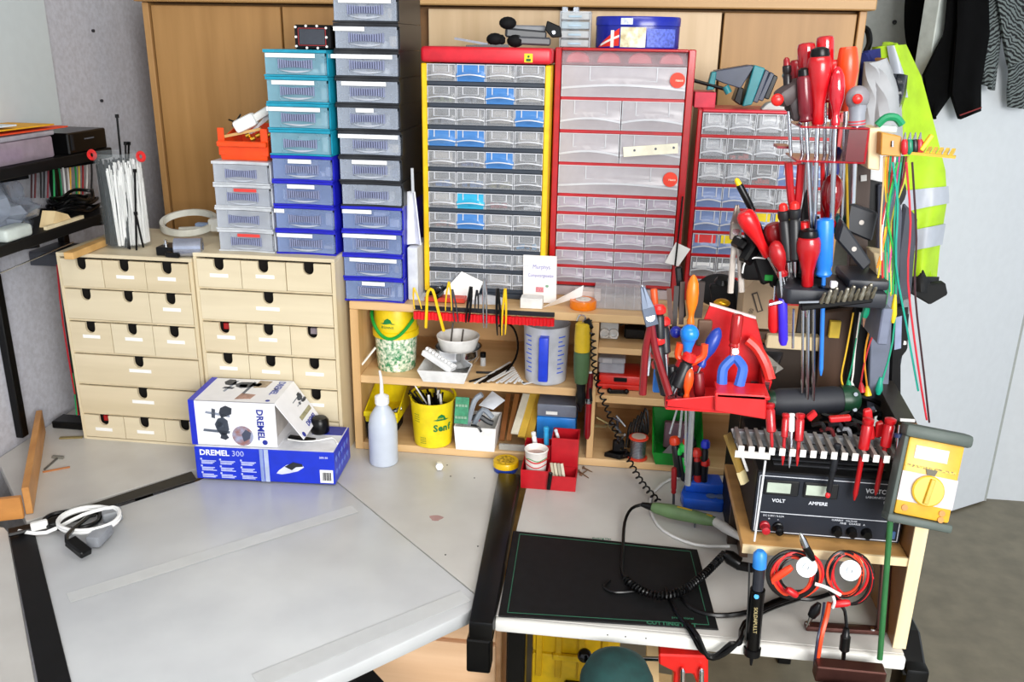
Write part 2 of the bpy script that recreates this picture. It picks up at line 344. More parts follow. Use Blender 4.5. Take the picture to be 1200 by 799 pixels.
# ================================================================== plywood drawer chests
HOLE_SHADE = mat('#171310', .9)  # near-black for the shade behind the drawer notches
def notch_front(x0, x1, z0, z1, y, notches, nw=.0125, nd=.026, th=.007):
    P = [(x0, z0), (x1, z0), (x1, z1)]
    for nx in sorted(notches, reverse=True):
        P.append((nx+nw, z1))
        for q in range(0, 9): P.append((nx+nw*math.cos(PI*q/8), z1-nd+nw-nw*math.sin(PI*q/8)))
        P.append((nx-nw, z1))
    P.append((x0, z1))
    return MB().prism(P, y, y+th, lambda u, v, h: (u, h, v))
def chest(label, x0, x1, yf, zb, rows, seed, rz=0.):
    t = thing('drawer_chest', label, 'chest', ((x0+x1)/2, yf, ZD), group='plywood drawer chests')
    zt = rows[0][0]; d = .30; e = .0085
    MB().box(x0, x0+e, yf, yf+d, zb, zt).put('side_panel', PALE_EDGE, t, bevel=.001)
    MB().box(x1-e, x1, yf, yf+d, zb, zt).put('side_panel', PALE_EDGE, t, bevel=.001)
    MB().box(x0, x1, yf, yf+d, zt, zt+.009).put('top_panel', PALE, t, bevel=.001)
    MB().box(x0+e, x1-e, yf+d-.006, yf+d, zb, zt).put('back_panel', PALE, t)
    MB().box(x0+e, x1-e, yf, yf+d, zb, zb+.006).put('bottom_panel', PALE, t)
    r = random.Random(seed); W = (x1-x0-2*e)
    for i, (ztop, zbot, parts) in enumerate(rows):
        if i: MB().box(x0+e, x1-e, yf+.003, yf+d-.01, ztop-.002, ztop+.0025).put('divider_shelf', PALE_EDGE, t)
        for (a, b, nts, lab, bits) in parts:
            xa = x0+e+W*a+.0009; xb = x0+e+W*b-.0009; za = zbot+.0042; zb_ = ztop-.0042; pr = r.uniform(-.0012, .0014)
            dr = notch_front(xa, xb, za, zb_, yf-.0015+pr, [x0+e+W*n for n in nts])
            dr.box(xa+.002, xb-.002, yf+.012, yf+.25, za, za+.003); dr.box(xa+.002, xa+.005, yf+.0055, yf+.25, za, zb_-.012)
            dr.box(xb-.005, xb-.002, yf+.0055, yf+.25, za, zb_-.012)
            do = dr.put('drawer', PALE if r.random() < .6 else wood('#d4c4a2', '#dccdae', axis='x', scale=10), t)
            MB().box(xa+.006, xb-.006, yf+.03, yf+.032, za+.004, zb_-.002).put('drawer_shade', HOLE_SHADE, do)  # dark sheet standing in for the shade inside the drawer
            for n in lab:
                lx = x0+e+W*n+r.uniform(-.004, .004); lw = min(.022, (xb-xa)/2-.004) if b-a < .5 else .028; lz = zb_-.036+r.uniform(-.002, .002)
                lo = MB().box(lx-lw, lx+lw, yf-.0022+pr, yf-.0014+pr, lz-.0042, lz+.0042).put('label', PAPER, do)
            for n in bits:
                MB().box(x0+e+W*n-.009, x0+e+W*n+.008, yf+.014, yf+.022, zb_-.02, zb_-.006).put('content', RED if n < .3 else mat('#8b7f86', .4), do)
    return t
S3 = [(0, 1/3), (1/3, 2/3), (2/3, 1)]
def thirds(lab, bits=()): return [(a, b, [(a+b)/2], [(a+b)/2] if i in lab else [], [(a+b)/2] if i in bits else []) for i, (a, b) in enumerate(S3)]
wide = lambda l=True: [(0, 1, [.52], [.52] if l else [], [])]
chest('left plywood drawer chest below the cable tie jar', -1.306, -.972, 1.858, ZD, [
    (1.168, 1.094, thirds((1, 2))), (1.094, 1.013, [(0, 2/3, [1/6, .5], [], []), (2/3, 1, [5/6], [5/6], [])]), (1.013, .931, thirds((0, 1, 2))),
    (.931, .850, wide()), (.850, .771, wide()), (.771, .704, thirds((0, 1), (0,)))], 3)
chest('right plywood drawer chest behind the white and blue tool boxes', -.970, -.634, 1.862, ZD, [
    (1.182, 1.108, thirds((0, 1))), (1.108, 1.030, wide()), (1.030, .952, thirds((0, 1), (0, 2))),
    (.952, .874, thirds((0, 1, 2))), (.874, .793, thirds((0, 2))), (.793, .704, wide(False))], 4)
# ================================================================== stackable mini drawers
def mini_meshes(w_, h, d, frame, front, tagc):
    e = .003; T = {}
    f = MB()
    for z0, z1 in ((h-.0062, h), (0, .0035)):
        n = 10; top = []
        for i in range(n+1):
            u = i/n; top.append((-w_/2+w_*u, -.006-.003*math.cos(2*PI*u)))
        f.prism(top+[(w_/2, d), (-w_/2, d)], z0, z1, lambda u, v, hh: (u, v, hh))
    f.box(-w_/2, -w_/2+e, .002, d, .0035, h-.0062).box(w_/2-e, w_/2, .002, d, .0035, h-.0062).box(-w_/2, w_/2, d-e, d, .0035, h-.0062)
    T['frame'] = f.mesh('frame', frame)
    g = MB(); n = 12; z0 = .0042; z1 = h-.0068; x0 = -w_/2+.004; x1 = w_/2-.004
    def fr(u, v):
        b = math.sin(PI*u); return (x0+(x1-x0)*u, -.004-.004*(1-b)+.0035*b*math.sin(PI*v), z0+(z1-z0)*v)
    g.grid(fr, n, 4, -.0018)
    g.box(x0, x0+.0018, 0, d-.01, z0, z1-.006).box(x1-.0018, x1, 0, d-.01, z0, z1-.006).box(x0, x1, 0, d-.01, z0, z0+.0018).box(x0, x1, d-.012, d-.01, z0, z1-.006)
    for x in (x0+.0008, x0+(x1-x0)*.2, x1-.0008): g.box(x-.0009, x+.0009, -.0092, -.006, z0, z1)
    T['drawer'] = g.mesh('drawer', front)
    r = MB(); zc = h*.47
    for i in range(15):
        u = (i-7)/7; hh = .0062+.0035*abs(u)**1.6; x = u*w_*.26
        r.box(x-.0014, x+.0014, -.0088-.0022*(1-u*u), -.001, zc-hh, zc+hh)
    r.box(-w_*.28, w_*.28, -.003, -.0008, zc-.008, zc+.008)
    T['grip'] = r.mesh('grip', mat('#8c93b4', .4, a=.9))
    a = MB(); n = 10
    for s_, dz in ((1, .013),):
        a.grid(lambda u, v: ((u-.5)*w_*.52, -.0085, zc-.014-.006*math.sin(PI*u)+.004*v*math.sin(PI*u)+.002), n, 1, .001)
    T['scoop'] = a.mesh('scoop', mat('#b9bfca', .3, a=.9))
    return T
def mini(T, w_, h, d, loc, rz, label, group, lab, rnd, contents, name='stacking_drawer'):
    t = thing(name, label, 'drawer unit', loc, rz, group)
    inst('frame', T['frame'], t); dr = inst('drawer', T['drawer'], t); inst('grip', T['grip'], dr); inst('scoop', T['scoop'], dr)
    if lab:
        a, b = lab; zt = h-.0118
        lo = MB().box(-w_/2+w_*a, -w_/2+w_*b, -.0096, -.0088, zt-.0042, zt+.0042).put('label', PAPER, dr, w=False)
    for i in range(contents):
        x = rnd.uniform(-w_*.42, w_*.36); ww = rnd.uniform(.010, .032); hh = rnd.uniform(.008, h*.62); yy = rnd.uniform(.008, .03)
        o = MB().box(x, min(x+ww, w_/2-.008), yy, yy+.03, .0065, .0065+hh, Matrix.Rotation(rnd.uniform(-.3, .3), 3, 'Z')).put('content', mat(rnd.choice(['#f2f4f8', '#8f97a6', '#dfe3ea', '#46527a', '#cfc4ae', '#eef0f4'])), dr, w=False, bevel=.002)
    return t
rn = random.Random(11)
CW, CD = .142, .20
ORD = ['topmost', 'second', 'third', 'fourth', 'fifth', 'sixth', 'seventh', 'eighth', 'ninth', 'tenth', 'eleventh', 'bottom']
FGREY = mat('#1b1d22', .35, a=.95); FBLUE = mat('#2024c8', .3, a=.8); FTEAL = mat('#1596b4', .3, a=.92); FCLR = mat('#e3e8ee', .3, a=.7)
DCL = mat('#bcc6d6', .15, a=.38, var=.06); DBL = mat('#93a8d6', .15, a=.40, var=.06); DTE = mat('#8fc0d2', .15, a=.44, var=.06); DCC = mat('#c8ced8', .2, a=.45, var=.05)
def column(x0, x1, yf, zb, n, hs, kinds, who, labs, group, rz):
    h = hs; z = zb; w_ = x1-x0; cache = {}
    for k in range(n):                                # bottom first
        kd = kinds[k]
        if kd not in cache: cache[kd] = mini_meshes(w_, h-.0008, CD, *kd, None)
        jit = rn.uniform(-.002, .002)
        mini(cache[kd], w_, h-.0008, CD, ((x0+x1)/2+jit, yf+.008+rn.uniform(0, .002), z), rz+rn.uniform(-.008, .008), who(n-1-k), group, labs[n-1-k], rn, rn.randint(4, 7)); z += h
    return z
G_, B_, T_, C_ = (FGREY, DCL), (FBLUE, DBL), (FTEAL, DTE), (FCLR, DCC)
ztC = column(-.631, -.489, 1.916, 1.08, 12, .0557, [B_]*4+[G_]*8,
    lambda i: (ORD[i]+' dark grey framed drawer of the tallest stack, counted from top') if i < 8 else (['uppermost', 'second', 'third', 'lowest'][i-8]+' blue framed drawer at the foot of the tallest stack'),
    [(.1, .9), (0, .48), (-.05, .9), (.1, .8), (.32, .6), (0, .95), (.22, .78), None, (.02, .5), (.02, .9), (.12, .9), (.3, .68)], 'drawers of the tallest stack', .0)
zB = 1.1915
ztB = column(-.778, -.638, 1.89, zB, 8, .0557, [B_]*4+[T_]*4,
    lambda i: (['topmost', 'second', 'third', 'fourth'][i]+' teal framed drawer of the middle stack, counted from top') if i < 4 else (['uppermost', 'second', 'third', 'lowest'][i-4]+' blue framed drawer of the middle stack, under the teal ones'),
    [(.04, .82), (.1, .78), (0, .86), None, (.28, .66), (.25, .7), (0, .17), (.02, .62)], 'drawers of the middle stack', .0)
ztA = column(-.918, -.784, 1.888, zB, 4, .0515, [C_]*4,
    lambda i: ['topmost', 'second', 'third', 'lowest'][i]+' clear framed drawer of the short left stack', [None]*4, 'clear drawers of the short stack', .0)
for i, zz in ((1, zB+.0515*2), (3, zB)):
    p = MB().box(-.868, -.815, 1.8845, 1.886, zz+.036, zz+.043).solo('red_label', mat('#e0403a', .6), ('red sticker across the second drawer of the short clear stack' if i == 1 else 'red sticker on the lowest drawer of the short clear stack'), 'sticker')
# ================================================================== shelf unit on the desk
su = thing('shelf_unit', 'beech desktop shelf unit under the drawer cabinets', 'shelf', (-.2, 2.05, ZD))
SY0, SY1 = 1.91, 2.235
MB().box(-.652+.032, -.600, SY0, SY1, ZD+.0005, 1.0605).put('side_panel', SHELFV, su, bevel=.0015)
MB().box(.478, .498, SY0, SY1, ZD+.0005, 1.0605).put('side_panel', SHELFV, su, bevel=.0015)
MB().box(-.640+.02, .500, SY0, SY1, 1.061, 1.080).put('top_board', SHELFW, su, bevel=.0015)
MB().box(-.600, .478, SY0, SY1, ZD+.0005, .7195).put('bottom_board', SHELFW, su, bevel=.0015)
MB().box(-.600, -.052, SY0, SY1-.01, .877, .8965).put('middle_board', SHELFW, su, bevel=.0015)
MB().box(-.052, -.036, SY0, SY1-.01, .72, 1.0605).put('divider_panel', SHELFV, su, bevel=.0015)
MB().box(-.036, .478, SY0+.005, SY1-.01, .985, 1.0).put('upper_board', SHELFW, su, bevel=.0015)
MB().box(-.036, .478, SY0, SY1-.01, .865, .8835).put('lower_board', SHELFW, su, bevel=.0015)
MB().box(-.600, .478, SY1-.006, SY1, .72, 1.0605).put('back_panel', wood('#d2a36c', '#dab07c', axis='x'), su)
# ================================================================== small parts cabinets
rimmesh = {}; rimof = {}
def bin_mesh(w_, h, d, m, lip=.010, mid=None):
    b = MB(); e = .0012; n = 8
    def fr(u, v):
        bow = math.sin(PI*u); z = h*v
        y = -lip*math.exp(-((v-.30-.1*bow)/.16)**2)*(.35+.65*bow) - .0012
        return (-w_/2+w_*u, y, z)
    b.grid(fr, n, 7, -e)
    b.box(-w_/2, -w_/2+e, 0, d, 0, h*.92).box(w_/2-e, w_/2, 0, d, 0, h*.92).box(-w_/2, w_/2, 0, d, 0, e).box(-w_/2, w_/2, d-e, d, 0, h*.9)
    r = MB(); t_ = .0016
    r.box(-w_/2, w_/2, -.0042, -.0028, h-t_, h).box(-w_/2, -w_/2+t_, -.0042, -.0028, 0, h-t_).box(w_/2-t_, w_/2, -.0042, -.0028, 0, h-t_)
    r.grid(lambda u, v: (-w_/2+w_*u, -lip*(.35+.65*math.sin(PI*u))-.0032, h*(.24+.13*math.sin(PI*u))+h*.07*v), 8, 1, .0008)
    for x in (-w_*.27, w_*.27): r.box(x-.0011, x+.0011, -.0052, -.0036, h*.5, h-t_)
    r.box(-w_*.27, w_*.27, -.0052, -.0036, h*.5, h*.545)
    rimmesh[h, w_] = r.mesh('rim', mat('#e2e4ea', .25, a=.7, var=.03))  # paler than the drawer, to carry the plastic's white edge highlights
    me = b.mesh('drawer', m); rimof[me.name] = rimmesh[h, w_]; return me
def binst(me, parent, loc):
    o = inst('drawer', me, parent, loc); inst('rim', rimof[me.name], o); return o
def fill(par, w_, h, col, kind, rnd):
    if kind == 'label':
        MB().box(-w_*.36, w_*.36, .0012, .0022, h*.15, h*.9).put('label_card', mat(col, .6), par, w=False)
    elif kind == 'front':
        MB().box(-w_*.40, w_*.40, -.0048, -.0038, h*.55, h*.95).put('label', mat(col, .6), par, w=False)
    else:
        b = MB()
        for i in range(7):
            x = rnd.uniform(-w_*.4, w_*.28); y = rnd.uniform(.004, .016); s = rnd.uniform(.006, .011); b.box(x, x+s, y, y+s, .0016, .0016+rnd.uniform(.3, .9)*s*1.6, Matrix.Rotation(rnd.uniform(0, 2), 3, 'Z'))
        o = b.put('contents', mat(col, .5), par, w=False); o['kind'] = 'stuff'
# --- yellow and red cabinet
YX0, YX1, YY, YZ0, YZ1 = -.458, -.170, 2.0, 1.08, 1.648
yc = thing('parts_cabinet', 'parts cabinet with yellow sides, red top and 44 small drawers', 'cabinet', ((YX0+YX1)/2, YY, YZ0))
YSLATE = mat('#2c3440', .4)
for x0, x1 in ((YX0, YX0+.012), (YX1-.012, YX1)): MB().box(x0, x1, YY-.008, YY+.15, YZ0+.012, YZ1-.036).put('side_panel', YEL, yc, bevel=.002)
MB().box(YX0-.001, YX1+.001, YY-.010, YY+.152, YZ1-.034, YZ1).put('top_cover', mat('#cf2030', .35), yc, bevel=.008, seg=3)
MB().box(YX0, YX1, YY-.004, YY+.15, YZ0, YZ0+.014).put('base', YSLATE, yc, bevel=.002)
MB().box(YX0+.012, YX1-.012, YY+.142, YY+.148, YZ0+.012, YZ1-.034).put('back_panel', YSLATE, yc)
lg = MB().box(YX1-.058, YX1-.040, YY-.0112, YY-.0101, YZ1-.030, YZ1-.012).put('emblem', mat('#e8d516', .5), yc)
MB().cyl((YX1-.049, YY-.0119, YZ1-.018), (YX1-.049, YY-.0112, YZ1-.018), .0026, n=10).box(YX1-.054, YX1-.044, YY-.0119, YY-.0112, YZ1-.028, YZ1-.0225).put('emblem_figure', mat('#1c5c2a', .6), lg)
R = 11; rh = (YZ1-.036-(YZ0+.014))/R; cw = (YX1-YX0-.024)/4
BIN = mat('#c0c3c8', .15, a=.3, var=.05); BINB = mat('#5a9ce6', .18, a=.55, var=.05); BINC = mat('#3cc0ea', .18, a=.7, var=.05)
bm1 = bin_mesh(cw-.0016, rh-.011, .12, BIN); bm2 = bin_mesh(cw-.0016, rh-.011, .12, BINB); bm3 = bin_mesh(cw-.0016, rh-.011, .12, BINC)
blue = {(0, 1), (1, 2), (2, 3), (3, 0), (3, 1), (4, 2), (7, 1)}; cyan = {(6, 1)}
stuf = {(1, 0): '#7d8a58', (1, 1): '#8a93a6', (4, 1): '#4a68a8', (4, 3): '#5c6068', (5, 0): '#3f7cc8', (5, 1): '#4a7fc0', (5, 2): '#9a9a70', (5, 3): '#20242c', (6, 2): '#b0444c', (6, 3): '#e6e8ec', (7, 0): '#a86a5a', (8, 3): '#1c9ad8', (10, 0): '#31508e', (10, 1): '#b4526a', (2, 0): '#7a8090', (8, 0): '#8a8f9a', (9, 2): '#7a8294'}
for i in range(R):
    zt = YZ1-.036-rh*i
    MB().box(YX0+.012, YX1-.012, YY-.006, YY+.14, zt-rh, zt-rh+.010).put('shelf', YSLATE, yc, bevel=.002)
    for j in range(4):
        dr = binst(bm2 if (i, j) in blue else bm3 if (i, j) in cyan else bm1, yc, V((YX0+.012+cw*(j+.5), YY-.002+rn.uniform(-.001, .001), zt-rh+.0104))-wloc(yc))
        if (i, j) in stuf: fill(dr, cw, rh-.011, stuf[(i, j)], 'stuff', rn)
        elif (i, j) not in blue and (i, j) not in cyan: fill(dr, cw, rh-.011, ['#b3aca4', '#8b909a', '#c6c2ba', '#9d9893'][(i*3+j) % 4], 'label', rn)
        elif (i, j) == (3, 0): fill(dr, cw, rh-.02, '#d8ecd8', 'label', rn)
# --- big red cabinet
RX0, RX1, RY, RZ0, RZ1 = -.166, .142, 2.055, 1.08, 1.650
rc = thing('parts_cabinet', 'big red parts cabinet with wide and small clear drawers, cookie tin on top', 'cabinet', ((RX0+RX1)/2, RY, RZ0))
for x0, x1 in ((RX0, RX0+.014), (RX1-.016, RX1)): MB().box(x0, x1, RY-.006, RY+.148, RZ0, RZ1).put('side_panel', RED, rc, bevel=.002)
MB().box(RX0+.0141, RX1-.0161, RY-.006, RY+.148, RZ1-.006, RZ1).put('top_panel', RED, rc, bevel=.002)
MB().box(RX0+.0141, RX1-.0161, RY+.10, RY+.106, RZ0, RZ1-.006).put('back_panel', mat('#8e0a14', .5), rc)
BW = mat('#cfcad0', .2, a=.6, var=.05); BWS = mat('#cbc2d0', .2, a=.5, var=.05)
ia, ib = RX0+.015, RX1-.017; IW = ib-ia
MB().grid(lambda u, v: (ia+IW*u, RY-.004+.012*v, RZ1-.036+.03*v), 6, 1, .002).put('clear_flap', mat('#e4ccd4', .15, a=.22), rc)
for k in range(4):
    x = ia+IW*(k+.5)/4; b = MB(); pts = [(-.026, 0), (.026, 0)]+[(.026*math.cos(q), .020*math.sin(q)+.004) for q in (.0, .5, 1., 1.57, 2.1, 2.6, 3.14)]
    b.prism(pts, RY+.012, RY+.05, lambda u, v, h: (x+u, h, RZ1-.032+v)).put('hanger_boss', mat('#c01428', .4), rc, bevel=.002)
rows = [(1.613, 1.545, 1), (1.539, 1.473, 2), (1.466, 1.400, 2), (1.394, 1.328, 1)]
def shelfbar(z): MB().box(ia, ib, RY-.004, RY+.10, z-.008, z+.0002).put('shelf', RED, rc, bevel=.0015)
for (zt, zb, n) in rows:
    shelfbar(zb)
    bw = bin_mesh(IW/n-.002, zt-zb-.001, .098, BW, .008)
    for j in range(n):
        dr = binst(bw, rc, V((ia+IW*(j+.5)/n, RY-.001, zb+.0004))-wloc(rc))
        if n == 1:
            s = MB().cyl((IW*.43, -.0105, .040), (IW*.43, -.0045, .040), .0165, n=24).put('round_logo', mat('#ef3b1e', .5), dr, w=False)
            text(s, 'raaco', .0075, mat('#f6d8c4', .6), (IW*.43+.004, -.0108, .040), w=False, bold=.0002)
        if (zb, j) == (1.400, 1):
            s = MB().box(-.06, .062, -.0135, -.0125, .022, .044, Matrix.Rotation(-.10, 3, 'Y')).put('label_strip', mat('#f0ecd6', .7), dr, w=False)
            for x in (-.035, .012, .052): MB().cyl((x, -.0142, .035+x*.1), (x, -.0135, .035+x*.1), .0028, n=8).put('dot', MGREY, s, w=False)
rh2 = .0425; bs = bin_mesh(IW/4-.002, rh2-.0075, .098, BWS, .007)
for i in range(5):
    zt = 1.322-rh2*i; shelfbar(zt-rh2+.006)
    for j in range(4):
        dr = binst(bs, rc, V((ia+IW*(j+.5)/4, RY-.001, zt-rh2+.0064))-wloc(rc))
        fill(dr, IW/4, rh2-.0075, ['#b9a9bc', '#c8bcc8', '#a99cb0'][(i+j) % 3], 'label', rn)
MB().box(ia, ib, RY, RY+.09, RZ0, 1.104).put('base_drawer', mat('#d9cfd6', .3, a=.8), rc, bevel=.002)
# --- right red cabinet
QX0, QX1, QY, QZ0, QZ1 = .157, .475, 2.07, 1.08, 1.525
qc = thing('parts_cabinet', 'lower red parts cabinet behind the tool racks, full of labelled drawers', 'cabinet', ((QX0+QX1)/2, QY, QZ0))
for x0, x1 in ((QX0, QX0+.010), (QX1-.010, QX1)): MB().box(x0, x1, QY-.006, QY+.15, QZ0, QZ1).put('side_panel', RED, qc, bevel=.002)
MB().box(QX0+.0101, QX1-.0101, QY-.006, QY+.15, QZ1-.007, QZ1).put('top_panel', mat('#cf2438', .35), qc, bevel=.002)
MB().box(QX0+.0101, QX1-.0101, QY+.12, QY+.126, QZ0, QZ1-.007).put('back_panel', mat('#5a1018', .5), qc)
n, qr = 5, 8; qh = (QZ1-.007-QZ0)/qr; qw = (QX1-QX0-.022)/n; bq = bin_mesh(qw-.0015, qh-.0075, .115, BIN, .007); bqb = bin_mesh(qw-.0015, qh-.0075, .115, mat('#8fa6d8', .22, a=.6), .007)
for i in range(qr):
    zt = QZ1-.007-qh*i
    MB().box(QX0+.0101, QX1-.0101, QY-.005, QY+.118, zt-qh-.001, zt-qh+.0062).put('shelf', RED, qc, bevel=.0015)
    for j in range(n):
        if i == 7 and j > 1: continue
        dr = binst(bqb if (i, j) in ((2, 3), (2, 4), (3, 0), (3, 1), (4, 1)) or i in (4, 5) else bq, qc, V((QX0+.011+qw*(j+.5), QY-.001, zt-qh+.0064))-wloc(qc))
        if (i, j) in ((4, 2), (4, 3), (5, 1)): fill(dr, qw, qh-.0075, '#ecd21c', 'front', rn)
        elif (i, j) == (5, 0): fill(dr, qw, qh-.0075, '#e03a3a', 'front', rn)
        elif (i, j) in ((6, 0), (6, 1)): fill(dr, qw, (qh-.0075)*.75, '#eef0f2', 'front', rn)
        elif i in (4, 5, 6): fill(dr, qw, qh-.0075, ['#39414f', '#56607a', '#2e3444'][j % 3], 'stuff', rn)
        elif (i, j) in ((2, 2), (1, 1)): fill(dr, qw, qh-.0075, '#e8503a', 'stuff', rn)
        else: fill(dr, qw, qh-.0075, ['#e4e6ea', '#c6cad2'][(i+j) % 2], 'label', rn)
# ================================================================== generic small builders
def helix(path, r, turns, wire, n=5, per=9, t0=0.):
    P = spline([V(p) for p in path], 12); L = [0]
    for a, b in zip(P, P[1:]): L.append(L[-1]+(b-a).length)
    N = int(turns*per); out = []; k = 0; px = None
    for i in range(N+1):
        s = L[-1]*i/N
        while k < len(L)-2 and L[k+1] < s: k += 1
        t = (s-L[k])/max(1e-9, L[k+1]-L[k]); p = P[k].lerp(P[k+1], t); d = (P[k+1]-P[k]).normalized()
        if px is None: px = MB().ring_frame(d)[0]
        x = (px-d*px.dot(d)).normalized(); px = x; y = x.cross(d); q = 2*PI*i/per+t0
        out.append(p+x*(r*math.cos(q))+y*(r*math.sin(q)))
    return MB().tube(out, wire, n, smooth=0)
def cable(name, pts, r, m, label, group=None, cat='cable', n=6): return MB().tube(pts, r, n).solo(name, m, label, cat, group)
def open_bin(parent, x0, x1, y0, y1, z0, z1, m, fl=.0, e=.002, name='body', front=None, rot=None):
    b = MB(); zf = z1 if front is None else front
    def q(x, y, z): return (x, y, z)
    A = [(x0, y0), (x1, y0), (x1, y1), (x0, y1)]; B = [(x0-fl, y0-fl), (x1+fl, y0-fl), (x1+fl, y1+fl), (x0-fl, y1+fl)]
    hz = [zf, zf, z1, z1]
    vs = [V((*p, z0)) for p in A]+[V((*p, h)) for p, h in zip(B, hz)]
    Ai = [(x0+e, y0+e), (x1-e, y0+e), (x1-e, y1-e), (x0+e, y1-e)]; Bi = [(x0-fl+e, y0-fl+e), (x1+fl-e, y0-fl+e), (x1+fl-e, y1+fl-e), (x0-fl+e, y1+fl-e)]
    vs += [V((*p, z0+e)) for p in Ai]+[V((*p, h)) for p, h in zip(Bi, hz)]
    fs = [(3, 2, 1, 0), (8, 9, 10, 11)]
    for i in range(4):
        j = (i+1) % 4; fs += [(i, j, 4+j, 4+i), (8+j, 8+i, 12+i, 12+j), (4+i, 4+j, 12+j, 12+i)]
    b.add(vs, fs); return b.put(name, m, parent)
def driver(name, label, a, b, hl, r, hm, kind='bulb', sm=STEEL, sr=.0028, cap=None, band=None, group=None, cat='screwdriver', tip=True, n=16):
    """a: top of the handle, b: tip of the blade"""
    a = V(a); b = V(b); L = (a-b).length; t = thing(name, label, cat, b, group=group); roto(t, a, b)
    z0 = L-hl
    PR = {'bulb': [(.0, .42), (.03, .5), (.3, .52), (.5, .72), (.7, .98), (.86, 1.0), (.95, .9), (1., .6)],
          'oval': [(.0, .55), (.08, .62), (.16, .42), (.24, .5), (.45, .92), (.65, 1.), (.84, .85), (.95, .5), (1., .15)],
          'cyl': [(.0, .8), (.04, .95), (.12, .8), (.2, .98), (.55, 1.0), (.92, 1.0), (.98, .9), (1., .65)],
          'cone': [(.0, .5), (.3, .62), (.62, 1.0), (.8, .95), (.97, .8), (1., .7)],
          'slim': [(.0, .6), (.05, 1.), (.75, 1.), (.8, .8), (.86, 1.05), (.97, 1.05), (1., .7)]}[kind]
    MB().lathe((0, 0, z0), [(r*q, hl*p) for p, q in PR], n).put('handle', hm, t, w=False)
    if kind in ('bulb', 'cyl', 'cone'):
        g = MB()
    s = MB().lathe((0, 0, 0), [(sr*.35, 0), (sr, .012 if tip else .001), (sr, z0+.004)], 10).put('shaft', sm, t, w=False)
    if cap: MB().lathe((0, 0, L-.004), [(r*.75, 0), (r*.8, .004), (r*.7, .012), (r*.3, .015)], n).put('end_cap', cap, t, w=False)
    if band: MB().lathe((0, 0, z0+hl*.72), [(r*1.02, 0), (r*1.04, .002), (r*1.04, hl*.16), (r*1.0, hl*.17)], n).put('band', band, t, w=False)
    return t
def pliers(name, label, tip, piv, h1, h2, hm, jw=.012, hr=.0055, jm=DSTEEL, group=None, tipw=.3, cat='pliers', bend=.012):
    tip, piv, h1, h2 = V(tip), V(piv), V(h1), V(h2); base = h1 if h1.z < h2.z else h2
    if tip.z < base.z: base = tip
    t = thing(name, label, cat, base, group=group)
    view = V((0, -1, .35)).normalized(); d = (tip-piv).normalized(); s = d.cross(view).normalized()
    for sg in (-1, 1):
        j = MB(); a = piv+s*sg*jw*.28; c = tip+s*sg*jw*tipw*.3
        j.bar(piv-d*.012+s*sg*jw*.2, a.lerp(c, .35), jw*.62, jw*.8, view, w2=.9); j.bar(a.lerp(c, .3), c, jw*.55, jw*.7, view, w2=tipw)
        j.put('jaw', jm, t, bevel=.0008)
    MB().cyl(piv-view*.008, piv+view*.0085, jw*.36, n=12).put('pivot', STEEL, t)
    for k, h in ((0, h1), (1, h2)):
        st_ = piv-d*.008; out = (h-st_); side = out-d*out.dot(d); side = side.normalized() if side.length > 1e-6 else s
        mid = st_.lerp(h, .45)+side*bend
        MB().tube([st_, st_.lerp(mid, .5)+side*bend*.3, mid, h], hr, 8, radii=(hr*.85, hr)).put('handle', hm, t)
    return t
# ================================================================== left wall shelf and whiteboard
LX = -1.30
ls = thing('wall_shelf', 'black two-tier wall shelf on left wall above the side desk', 'shelf', (-1.37, 1.9, .72))
zl, zu = 1.232, 1.388
for z in (zl, zu): MB().box(-1.4495, LX, 1.35, 2.135, z-.024, z).put('shelf_board', BLACKM, ls, bevel=.002)
rp = onx(12, 430, -1.44)
for y in (rp.y, 2.09):
    MB().box(-1.4495, -1.43, y-.012, y+.012, .715 if y < 2 else 1.12, 1.42).put('wall_rail', BLACK, ls, bevel=.002)
    for z in (zl-.0245, zu-.0245):
        MB().prism([(-1.43, z), (-1.315, z), (-1.315, z-.01), (-1.43, z-.03)], y-.004, y+.004, lambda u, v, h: (u, h, v)).put('bracket', BLACK, ls)
wb = thing('whiteboard', 'white board on left wall at upper left corner', 'whiteboard', (-1.44, 1.8, 1.43))
pr = onx(74, 147, -1.435)
MB().box(-1.4499, -1.437, 1.2, pr.y, pr.z, 2.1).put('panel', mat('#c9d3d6', .35, var=.02), wb, bevel=.002)
MB().box(-1.4368, -1.39, 1.3, 1.97, pr.z+.002, pr.z+.008).put('pen_tray', LGREY, wb, bevel=.002)
MB().cyl((-1.41, 1.82, pr.z+.0131), (-1.41, 1.95, pr.z+.0131), .005, n=8).solo('marker_pen', mat('#5a1a1a', .4), 'dark marker pen lying in whiteboard tray', 'pen')
# top shelf goods
t = thing('plastic_box', 'long clear plastic box on upper black wall shelf', 'box', (-1.37, 1.83, zu))
MB().box(-1.42, -1.315, 1.55, 1.925, zu, zu+.05).put('body', mat('#c9b7c6', .2, a=.5), t, bevel=.006, seg=2)
MB().box(-1.423, -1.312, 1.547, 1.93, zu+.0505, zu+.062).put('lid', mat('#d7d3de', .2, a=.55), t, bevel=.004, seg=2)
MB().box(-1.40, -1.34, 1.6, 1.85, zu+.002, zu+.03).put('content', mat('#5b2f6a', .6), t, bevel=.004)
for k, (c, lab, dz, y1) in enumerate((('#d9e0e6', 'grey-white paper sheet topmost on the clear wall-shelf box', .022, 1.80), ('#e8a81c', 'yellow folder between papers on the clear wall-shelf box', .013, 1.93), ('#e8481c', 'orange folder lowest on the clear wall-shelf box', .004, 1.98))):
    MB().grid(lambda u, v: (-1.425+.115*v, 1.5+(y1-1.5)*u, zu+.0635+dz-.004*u), 4, 1, .003).solo('paper_folder', mat(c, .7), lab, 'folder', 'folders on the wall shelf')
